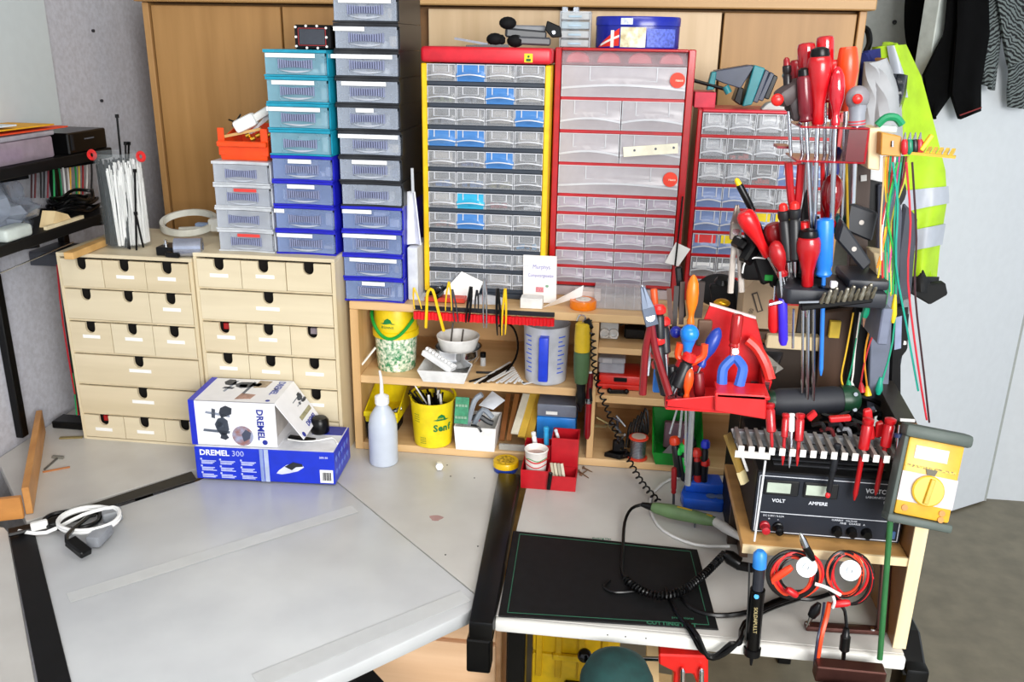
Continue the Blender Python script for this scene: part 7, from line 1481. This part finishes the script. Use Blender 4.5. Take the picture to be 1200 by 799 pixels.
# ================================================================== lead comb and hanging leads
yk = 1.42
lc = thing('lead_comb', 'yellow slotted lead comb on an orange wood block, top right', 'lead holder', at(1050, 185, yk))
ppoly(lc, [(1033, 155), (1057, 160), (1056, 184), (1032, 182)], yk-.004, yk+.03, 'wood_block', wood('#b8802c', '#c8903a', axis='x'))
a, b = at(1056, 178, yk), at(1120, 184, yk-.03)
MB().bar(a+V((0, -.002, 0)), b, .010, .004).put('comb_spine', mat('#c9a43a', .45), lc)
tn = MB().bar((0, 0, 0), (.010, .020, .006), .005, .004).mesh('comb_tooth', mat('#d8b648', .45))
for k in range(9): inst('comb_tooth', tn, lc, a.lerp(b, (k+.6)/9.4)+V((0, .002, .002))-wloc(lc))
MB().cyl(at(1046, 172, yk-.007), at(1046, 165, yk-.006), .002, n=6).put('screw', DSTEEL, lc)
LC = [('#d8b07a', 'tan'), ('#e6c02a', 'yellow'), ('#e08a1c', 'orange'), ('#14a06a', 'green'), ('#c9242c', 'red'), ('#f0ece6', 'white'), ('#109a84', 'teal'), ('#e05a9a', 'pink'), ('#2a8a4a', 'dark green'), ('#1c1c20', 'black'), ('#8a1a3a', 'wine'), ('#d9d24a', 'lime yellow')]
for k, (c, nm) in enumerate(LC):
    x = 1036+k*2.6; ye = 300+((k*37) % 60); MB().tube([at(x, 183, yk+.01), at(x-1-k*.4, 215, yk+.012), at(x-4-k*.9+6*math.sin(k), 260, yk+.005), at(x-9-k*.6+5*math.cos(k*2), ye, yk)], .0015, 5).solo('test_lead', mat(c, .4), nm+' thin lead in the bunch hanging from the wood block', 'test lead', 'bunch of leads at the stand')
for k, (P, c, lab) in enumerate((([(1062, 190), (1067, 260), (1064, 330), (1076, 430), (1086, 492)], '#d02a3a', 'long red lead hanging right down to the panel'), ([(1069, 190), (1074, 280), (1072, 340), (1083, 440), (1089, 495)], '#3a1c22', 'long dark lead beside the long red one'), ([(1046, 190), (1052, 240), (1050, 310), (1062, 380), (1076, 458)], '#15a08c', 'long teal lead hanging behind the black box'), ([(1056, 190), (1048, 260), (1050, 330), (1046, 400), (1031, 455)], '#0f9a78', 'green lead ending in a teal clip'), ([(1052, 190), (1040, 250), (1048, 300), (1046, 345)], '#2ab04a', 'bright green lead ending in a yellow clip'))):
    MB().tube([at(x, y, yk-.012+.003*k) for x, y in P], .0017, 5).solo('test_lead', mat(c, .4), lab, 'test lead')
def clip(label, a, b, c, Y, r=.006): t_ = MB().rev(at(*a, Y), at(*b, Y), [(0, r*.35), (.3, r*.7), (.7, r), (1, r*.5)], 10); return t_.solo('crocodile_clip', mat(c, .4), label, 'clip', 'clips on hanging leads')
clip('yellow clip on the green lead beside the grey upright', (1049, 345), (1046, 378), '#e8c820', yk-.01, .0055); clip('teal clip at the end of the green lead', (1032, 442), (1029, 462), '#10947a', yk-.006, .0065)
for k, (P, c, cc, lab) in enumerate((([(1000, 366), (992, 410), (986, 440), (988, 452)], '#e8b82a', '#e8c21c', 'yellow lead with yellow clip under the black rack'), ([(1010, 366), (1003, 400), (999, 425), (994, 445)], '#12906a', '#0f8a60', 'green lead with green clip under the black rack'), ([(1029, 352), (1018, 390), (1013, 420), (1016, 452)], '#e0961c', '#e8c21c', 'amber lead with yellow clip under the black rack'), ([(1034, 370), (1020, 400), (1012, 430), (1009, 448)], '#c8242c', '#c81c24', 'red lead with red clip under the black rack'), ([(1008, 366), (1002, 410), (1000, 435), (998, 448)], '#e8e4de', '#e8e6e2', 'white lead with white clip under the black rack'))):
    t = thing('test_lead', lab, 'test lead', at(P[-1][0], P[-1][1]+10, 1.46)); MB().tube([at(x, y, 1.46) for x, y in P], .0016, 5).put('wire', mat(c, .4), t); e = P[-1]; MB().rev(at(e[0], e[1], 1.458), at(e[0]+1, e[1]+11, 1.456), [(0, .002), (.5, .005), (1, .0065)], 10).put('clip', mat(cc, .4), t)
t = thing('green_clip', 'green clip hanging from the right end of the bit holder', 'clip', at(1014, 385, 1.42)); MB().rev(at(1017, 358, 1.42), at(1013, 372, 1.42), [(0, .004), (.6, .006), (1, .004)], 8).put('boot', mat('#12906a', .4), t); MB().rev(at(1013, 372, 1.42), at(1012, 383, 1.42), [(0, .003), (1, .001)], 8).put('jaw', mat('#d8a890', .3, metal=.8), t)
for k, (c, lab, x) in enumerate((('#c8202a', 'red', 1060), ('#0f7a5a', 'green', 1066), ('#141416', 'black', 1072), ('#b02a34', 'dark red', 1078))):
    t = thing('crocodile_clip', lab+' clip standing upright in the yellow comb', 'clip', at(x, 182, yk-.008), group='clips in the yellow comb'); MB().rev(at(x, 181, yk-.008), at(x, 163, yk-.008), [(0, .0035), (.3, .0058), (.8, .005), (1, .003)], 10).put('boot', mat(c, .35), t); MB().rev(at(x, 163, yk-.008), at(x+1, 155, yk-.008), [(0, .003), (1, .0008)], 8).put('jaw', STEEL, t)
MB().bar(at(1079, 176, yk-.012), at(1092, 158, yk-.012), .008, .006).solo('yellow_clip', mat('#f0c41c', .4), 'slanted yellow clip in the yellow comb', 'clip', bevel=.001)
t = thing('green_plug_tool', 'green and white plastic connector lying on the acrylic rack end', 'connector', at(1040, 150, 1.45)); MB().tube([at(1028, 147, 1.45), at(1038, 138, 1.45), at(1050, 138, 1.45), at(1057, 146, 1.45)], .006, 8).put('clip_body', mat('#128a5a', .4), t); MB().bar(at(1026, 150, 1.455), at(1050, 152, 1.455), .014, .010).put('white_base', mat('#cfdcd6', .4), t, bevel=.002)
# dark straps, round case and black tool hanging behind the leads
ppoly_t = thing('dark_strap', 'long charcoal padded strap hanging behind the coloured leads', 'strap', at(1045, 475, 1.56))
ppoly(ppoly_t, [(1030, 215), (1052, 222), (1058, 250), (1046, 470), (1028, 474)], 1.555, 1.575, 'strap', mat('#4b4f5c', .7), .004)
t = thing('dark_strap', 'second charcoal strap right of the first behind the leads', 'strap', at(1062, 470, 1.58)); ppoly(t, [(1060, 238), (1076, 255), (1066, 372), (1050, 465), (1052, 300)], 1.59, 1.605, 'strap', mat('#3f424d', .7), .004)
t = thing('headphone_case', 'dark round case hanging behind the adapter blocks', 'case', at(1030, 270, 1.57)); c = at(1036, 226, 1.57); MB().rev(c, c+V((0, .02, 0)), [(0, .028), (.2, .034), (.9, .034), (1, .03)], 24).put('shell', mat('#59606c', .6), t); MB().rev(c-V((0, .001, 0)), c+V((0, .008, 0)), [(0, .036), (1, .036)], 24).put('rim', BLACK, t)
t = thing('white_carton', 'white carton with dark window behind the wood block', 'carton', at(1030, 215, 1.545)); ppoly(t, [(1016, 178), (1040, 180), (1036, 214), (1017, 210)], 1.545, 1.553, 'panel', mat('#e6e8ea', .5), .001); ppoly(t, [(1018, 182), (1024, 182), (1024, 197), (1018, 196)], 1.5435, 1.5448, 'window', mat('#3a1620', .5), .0)
t = thing('black_tool_case', 'black tool with pale label hanging right of the grey upright', 'tool', at(1052, 470, 1.52)); ppoly(t, [(1046, 362), (1066, 358), (1064, 410), (1056, 420), (1056, 468), (1042, 472)], 1.52, 1.545, 'case', BLACKM, .003); ppoly(t, [(1050, 372), (1057, 370), (1056, 408), (1048, 410)], 1.5185, 1.5199, 'label', mat('#8e98b4', .5), .0)
text(t, 'B', .009, WHITE, at(1060.5, 402, 1.5185), V((1, 0, 0)), V((0, 0, 1)), bold=.0004); ppoly(t, [(1058, 352), (1066, 350), (1066, 368), (1058, 370)], 1.521, 1.54, 'grey_knob', mat('#6f7276', .5), .001)
# ================================================================== tangle left of the rack: cardboard box, pliers, dark camera
t = thing('cardboard_box', 'small brown cardboard box with screw print behind the red tray', 'box', at(885, 388, 1.60)); CB = mat('#b9a182', .7, var=.05)
q = [at(868, 384, 1.60), at(902, 386, 1.60), at(907, 338, 1.60), at(883, 328, 1.60), at(872, 342, 1.60)]
MB().prism([(p.x, p.z) for p in q], 1.60, 1.68, lambda u, v, h: (u, h, v)).put('carton', CB, t, bevel=.001)
c0, c1 = at(884, 343, 1.5985), at(891, 365, 1.5985); MB().bar(c0, c1, .011, .001, (0, 1, 0)).put('screw_print', mat('#4a4038', .6), t); MB().bar(c0+V((.0015, -.001, -.002)), c1+V((-.0015, -.001, .002)), .006, .001, (0, 1, 0)).put('screw_print', CB, t)
text(t, '100', .011, mat('#5a4e42', .6), at(880, 366, 1.5985), V((.2, 0, 1)), V((-1, 0, .2)), sx=.9)
MB().box(at(868, 384, 1.6).x-.01, at(907, 384, 1.6).x+.02, 1.59, 1.70, at(885, 388, 1.6).z-.012, at(885, 386.5, 1.6).z).solo('shelf_plate', DKW, 'dark plate carrying the small cardboard box', 'plate')
pliers('white_pliers', 'white-handled wire pliers hanging left of the cluster', at(864, 240, 1.50), at(862, 272, 1.50), at(856, 343, 1.49), at(869, 342, 1.49), mat('#cfc6bc', .35), .018, .0052, mat('#8a7f76', .3, metal=.8), bend=.004)
t = thing('dark_camera', 'black clamp gadget with green insert amid the cluster', 'gadget', at(890, 330, 1.47)); MB().box(at(872, 300, 1.47).x, at(912, 300, 1.47).x, 1.47, 1.53, at(890, 330, 1.47).z, at(890, 285, 1.47).z).put('body', BLACKM, t, bevel=.008, seg=2)
MB().box(at(896, 325, 1.465).x, at(906, 325, 1.465).x, 1.464, 1.4695, at(900, 329, 1.465).z, at(900, 322, 1.465).z).put('green_insert', GREEN, t, bevel=.001); MB().bar(at(862, 282, 1.48), at(880, 292, 1.49), .03, .02).put('arm', BLACK, t, bevel=.004); MB().bar(at(872, 308, 1.46), at(886, 285, 1.47), .022, .02).put('lever', BLACK, t, bevel=.004)
MB().tube([at(870, 320, 1.455), at(873, 308, 1.455), at(884, 302, 1.455), at(897, 303, 1.455)], .0014, 6).solo('white_wire', WHITE, 'thin white wire arching over the black gadget', 'wire')
MB().tube([at(912, 310, 1.44), at(915, 325, 1.44), at(913, 340, 1.44)], .0028, 6).solo('silver_hook', CHROME, 'silver hook above the purple handle', 'hook')
t = thing('shade_pouch', 'black soft pouch added for shade under the lower red cabinet', 'pouch', at(835, 370, 1.93)); blob_y = 1.92  # pouch added to deepen the shade behind the cluster
MB().sph(at(842, 340, 1.93), .05, 1.0, .5, .75, 16, 10).put('pouch', mat('#121214', .8), t)
MB().bar(at(795, 312, 1.47), at(800, 372, 1.46), .012, .010).solo('black_file', BLACK, 'black handle standing left of the tall orange driver', 'file', bevel=.003)
sheet('booklet', 'grey printed leaflet lying behind the tray end', [at(895, 412, 1.56), at(918, 432, 1.52), at(905, 440, 1.50), at(884, 425, 1.53)], 0, mat('#a8a49c', .6, var=.2, scale=120), .002, 'leaflet')
MB().sph(at(846, 355, 1.60), .012, 1.3, 1, .7, 10, 7).solo('brass_piece', mat('#d8a020', .3, metal=.8), 'small brass piece between tray and cardboard box', 'fitting')
# ================================================================== jacket, hanger, clothes on the door
YJ = 2.55; HV = mat('#b6e024', .6, var=.12, scale=18); RF = mat('#b9c0cc', .35, var=.05)
jk = thing('safety_jacket', 'neon yellow safety jacket with grey reflective bands on a hanger', 'jacket', at(1075, 350, YJ))
def body(u, v):
    L = [(1022, 55), (1020, 80), (1022, 150), (1026, 200), (1030, 250), (1038, 300), (1052, 335)]; Rr = [(1062, 52), (1080, 90), (1096, 150), (1108, 200), (1110, 235), (1102, 285), (1096, 345)]
    def lp(P, t): t *= len(P)-1; i = min(int(t), len(P)-2); f = t-i; return P[i][0]*(1-f)+P[i+1][0]*f, P[i][1]*(1-f)+P[i+1][1]*f
    a = lp(L, v); b = lp(Rr, v); x = a[0]*(1-u)+b[0]*u; y = a[1]*(1-u)+b[1]*u
    return at(x, y, YJ-.05*math.sin(PI*u)-.014*math.sin(u*11+v*7)*(0.5+v*.6))
MB().grid(body, 22, 30, -.05).put('shell', HV, jk)
def bandj(v0, v1, name, m, o=.006, u0=0., u1=1.): return MB().grid(lambda u, v: body(u0+(u1-u0)*u, v0+(v1-v0)*v)+V((0, -o, 0)), 20, 3, .004).put(name, m, jk)
bandj(.585, .675, 'reflective_band', RF); bandj(.755, .835, 'reflective_band', RF)
bandj(.0, .24, 'shoulder_band', RF, .007, .42, .62); bandj(.94, 1.0, 'dark_hem', mat('#15171a', .7), .008)
cu = [at(1080, 352, YJ-.02), at(1092, 316, YJ-.02), at(1102, 322, YJ-.02), at(1108, 345, YJ-.02), at(1088, 356, YJ-.02)]
t2 = MB().prism([(p.x, p.z) for p in [at(x, y, YJ-.03) for x, y in ((1062, 340), (1078, 312), (1086, 330), (1104, 328), (1107, 342), (1086, 354))]], YJ-.06, YJ-.03, lambda u, v, h: (u, h, v)).put('cuff', mat('#101214', .75), jk, bevel=.004)
t = thing('clothes_hanger', 'black clothes hanger hooked above the safety jacket', 'hanger', at(1012, 65, YJ)); MB().tube([at(1008, 42, YJ), at(1010, 33, YJ), at(1017, 36, YJ), at(1019, 50, YJ), at(1014, 62, YJ)], .008, 8).put('hook', BLACK, t); MB().bar(at(1014, 62, YJ), at(1040, 85, YJ), .02, .015).put('arm', BLACK, t)
def cloth(name, label, L, Rr, Y, m, amp=.02, thick=.02, cat='clothing', fold=9):
    def f(u, v):
        def lp(P, t): t *= len(P)-1; i = min(int(t), len(P)-2); q = t-i; return P[i][0]*(1-q)+P[i+1][0]*q, P[i][1]*(1-q)+P[i+1][1]*q
        a = lp(L, v); b = lp(Rr, v); return at(a[0]*(1-u)+b[0]*u, a[1]*(1-u)+b[1]*u, Y-amp*(math.sin(PI*u)+.35*math.sin(u*fold+v*3)))
    return MB().grid(f, 16, 20, thick).solo(name, m, label, cat)
cloth('blue_garment', 'navy blue garment hanging left of the safety jacket', [(1012, 62), (1010, 120), (1008, 200)], [(1022, 58), (1026, 110), (1020, 180)], YJ-.08, mat('#1b2468', .8, var=.2, scale=15))
cloth('white_garment', 'off-white garment hanging before the navy one', [(1022, 72), (1018, 120), (1016, 190), (1016, 240)], [(1030, 72), (1046, 110), (1050, 190), (1046, 240)], YJ-.14, mat('#b9bcc0', .8, var=.06, scale=15), .04)
cloth('black_bag', 'crinkled black plastic hanging over the jacket front', [(1040, 85), (1043, 110), (1046, 135)], [(1060, 88), (1058, 110), (1050, 136)], YJ-.12, mat('#1a1e26', .2, var=.5, scale=40), .03, .008)
cloth('brown_garment', 'small orange-brown collar piece at the jacket shoulder', [(1024, 66), (1030, 84)], [(1036, 70), (1042, 88)], YJ-.10, mat('#8a5a24', .8), .01, .01)
# clothes over the door
def onplane(x, y, off=0.):
    d = ray(x, y); p0 = de+dn*off; k = (p0-CP).dot(dn)/d.dot(dn); return CP+d*k
def dcloth(name, label, L, Rr, m, off=.02, thick=.012, cat='clothing', amp=.012, fold=7):
    def f(u, v):
        def lp(P, t): t *= len(P)-1; i = min(int(t), len(P)-2); q = t-i; return P[i][0]*(1-q)+P[i+1][0]*q, P[i][1]*(1-q)+P[i+1][1]*q
        a = lp(L, v); b = lp(Rr, v); return onplane(a[0]*(1-u)+b[0]*u, a[1]*(1-u)+b[1]*u, off+amp*(math.sin(PI*u)+.4*math.sin(u*fold+v*3)))
    return MB().grid(f, 14, 18, -thick).solo(name, m, label, cat)
BC = mat('#050506', .9, var=.3, spec=.1)
dcloth('black_sleeve', 'black garment sleeve hanging furthest left on the door', [(1112, -30), (1106, 40), (1084, 88), (1090, 138)], [(1140, -30), (1136, 50), (1116, 110), (1095, 140)], BC, .03)
dcloth('black_legging', 'black cuffed sleeve with thin red stitch on the door', [(1122, -30), (1122, 30), (1116, 110), (1126, 140)], [(1158, -30), (1160, 40), (1150, 100), (1150, 130)], BC, .06)
a, b = onplane(1125, 135, .085), onplane(1150, 126, .085); MB().bar(a, b, .003, .003).solo('red_stitch', mat('#8a2a2a', .7), 'thin red stitch line on the black cuff', 'stitch')
def stripes(seed):
    m = bpy.data.materials.new('knit_stripes'); m.use_nodes = True; n = m.node_tree.nodes; L = m.node_tree.links; b = n['Principled BSDF']; tc = n.new('ShaderNodeTexCoord'); wv = n.new('ShaderNodeTexWave'); ra = n.new('ShaderNodeValToRGB'); mp_ = n.new('ShaderNodeMapping')
    mp_.inputs['Rotation'].default_value = (0, .5*seed, 0); wv.inputs['Scale'].default_value = 30; wv.inputs['Distortion'].default_value = 9; wv.inputs['Detail'].default_value = 2; wv.bands_direction = 'Z'
    L.new(tc.outputs['Object'], mp_.inputs[0]); L.new(mp_.outputs[0], wv.inputs['Vector']); L.new(wv.outputs[0], ra.inputs[0]); ra.color_ramp.elements[0].position = .4; ra.color_ramp.elements[1].position = .55
    ra.color_ramp.elements[0].color = (.006, .007, .008, 1); ra.color_ramp.elements[1].color = (.15, .18, .18, 1); L.new(ra.outputs[0], b.inputs['Base Color']); b.inputs['Roughness'].default_value = .9; return m
K1, K2 = stripes(1), stripes(-1)
dcloth('striped_scarf', 'grey and black striped knit strip beside the black sleeves', [(1148, -30), (1152, 40), (1154, 100)], [(1172, -30), (1174, 40), (1166, 106)], K1, .05)
dcloth('striped_sweater', 'grey and black striped knit sweater at the upper right corner', [(1164, -30), (1176, 40), (1184, 78)], [(1215, -30), (1215, 30), (1204, 68)], K2, .07)
dcloth('striped_glove', 'striped knit glove hanging below the sweater at right edge', [(1180, 70), (1182, 100), (1184, 126)], [(1208, 66), (1208, 100), (1206, 128)], K1, .045)
cloth('gap_sheet', 'black sheet filling the dark gap behind the door edge', [(1078, -30), (1070, 40), (1060, 100)], [(1108, -30), (1100, 40), (1090, 110)], 3.1, BC, .03, .04)  # plain black sheet closing the gap behind the door edge
# ================================================================== under the desk
t = thing('tool_case', 'yellow plastic tool case standing under the work desk', 'case', (-.06, 1.52, 0)); YC = mat('#e6bc12', .4)
MB().box(-.127, .045, 1.44, 1.60, 0, .52).put('lower_shell', YC, t, bevel=.008, seg=2); MB().box(-.127, .045, 1.44, 1.60, .5205, .66).put('upper_shell', mat('#e0b410', .4), t, bevel=.008, seg=2)
for x in (-.118, -.08, -.035, .01): MB().box(x, x+.012, 1.434, 1.4395, .47, .62).put('rib', mat('#d2a60e', .4), t, bevel=.001)
MB().box(-.085, .03, 1.428, 1.4395, .515, .527).put('seam_lip', YC, t, bevel=.002); MB().box(-.06, .01, 1.425, 1.4395, .44, .465).put('handle_gap', BLACK, t, bevel=.003); MB().box(-.045, -.015, 1.4385, 1.4398, .395, .42).put('label', PAPER, t)
gc = at(722, 806, 1.22)
gb = thing('stool_cushion', 'dark green speckled rounded cushion at the lower frame edge', 'cushion', (gc.x, 1.22, 0)); DG = mat('#123a38', .85, var=.25, scale=40)
MB().lathe((gc.x, 1.22, 0), [(.02, .40), (.058, .42), (.062, gc.z-.01), (.061, gc.z+.02), (.050, gc.z+.045), (.028, gc.z+.060), (.004, gc.z+.064)], 28).put('cover', DG, gb)
rr = random.Random(5); sp_ = MB()
for k in range(60):
    q = rr.uniform(0, 6.28); h = rr.uniform(-.05, .055); r = .0625 if h < .0 else (.062*math.sqrt(max(.05, 1-(h/.064)**2))+.0004); p = V((gc.x+r*math.cos(q), 1.22+r*math.sin(q), gc.z+h)); sp_.sph(p, .0013, n=6, m=4)
sp_.put('white_specks', mat('#9fc0b8', .7), gb)['kind'] = 'stuff'
MB().lathe((gc.x, 1.22, 0), [(.09, 0), (.09, .015), (.02, .02), (.015, .4)], 20).put('stool_foot', BLACKM, gb)
yz = 1.29
rv = thing('red_clamp', 'red table clamp with lever rod and black ball under the desk', 'clamp', (at(800, 799, yz).x, yz, .55)); RV = mat('#d8201a', .35)
ppoly(rv, [(772, 767), (828, 769), (830, 776), (830, 815), (822, 815), (812, 790), (798, 790), (794, 815), (788, 815), (790, 788), (772, 779)], yz, yz+.04, 'body', RV, .003)
for x in (800, 822): MB().rev(at(x, 783, yz-.008), at(x, 812, yz-.008), [(0, .002), (.1, .0045), (1, .0045)], 10).put('bolt', CHROME, rv)
MB().cyl(at(690, 769, yz+.06), at(772, 772, yz+.03), .0045, n=10).put('lever_rod', CHROME, rv); MB().sph(at(685, 768, yz+.062), .0135, 1, 1, 1, 16, 10).put('ball_knob', mat('#0c0c10', .12), rv); MB().bar((at(810, 772, yz).x, yz+.025, at(800, 770, yz).z-.004), (at(810, 772, yz).x, yz+.03, ZD-.0245), .02, .02).put('desk_screw', DSTEEL, rv)
t = thing('wood_offcut', 'pale wood offcut block behind the red clamp', 'wood block', at(770, 799, 1.42)); ppoly(t, [(758, 752), (772, 753), (772, 800), (790, 803), (790, 830), (756, 830)], 1.42, 1.45, 'block', wood('#c8a878', '#d6b88a'), .001)
# dark clutter added to stand in for shade deep in the tool cluster
for k, (a, b, w_, lab, cat_) in enumerate((((880, 262), (902, 330), .03, 'matte black clutter block added for shade deep in the tool cluster', 'tool'), ((900, 270), (912, 335), .026, 'dark clutter bar added for shade behind the tilted red screwdriver', 'tool'), ((936, 265), (938, 330), .024, 'black clutter bar added for shade between the red screwdrivers', 'tool'), ((955, 260), (956, 325), .03, 'black clutter block added for shade behind the blue screwdriver', 'case'), ((846, 330), (852, 365), .05, 'black clutter block added for shade beside the white-handled pliers', 'box'))):
    Y = 1.475 if k < 4 else 1.70; t = thing('shade_clutter', lab, cat_, at(*b, Y)); MB().bar(at(*a, Y), at(*b, Y), w_, .02, (0, -1, 0)).put('body', BLACKM, t, bevel=.004); p = at(*a, Y); MB().rev(p, p+V((0, -.003, .008)), [(0, w_*.3), (1, w_*.2)], 10).put('end_cap', BLACK, t)
hp3 = random.Random(21); hm_ = MB()
for k in range(16):
    c0 = at(965+hp3.uniform(0, 60), 500+hp3.uniform(-12, 6), 1.42); hm_.tube([c0, c0+V((hp3.uniform(-.03, .03), hp3.uniform(-.02, .02), hp3.uniform(-.01, .014))), c0+V((hp3.uniform(-.05, .05), hp3.uniform(-.02, .02), hp3.uniform(-.012, .01)))], .004, 5)
hm_.solo('cable_heap', BLACK, 'dark heap of cables added for shade behind the comb, over the power supply', 'cables')['kind'] = 'stuff'
for k, (a, b, lab) in enumerate((((787, 428), (792, 466), 'leftmost stout black handle low in the red tray'), ((797, 432), (800, 466), 'middle stout black handle low in the red tray'), ((818, 436), (820, 464), 'stout dark red handle low in the red tray'))):
    driver('tool_grip', lab, at(*a, 1.375), at(*b, 1.37), .045, .0095, BDY if k < 2 else mat('#7a1218', .35), 'cyl', DSTEEL, .003, cat='screwdriver')
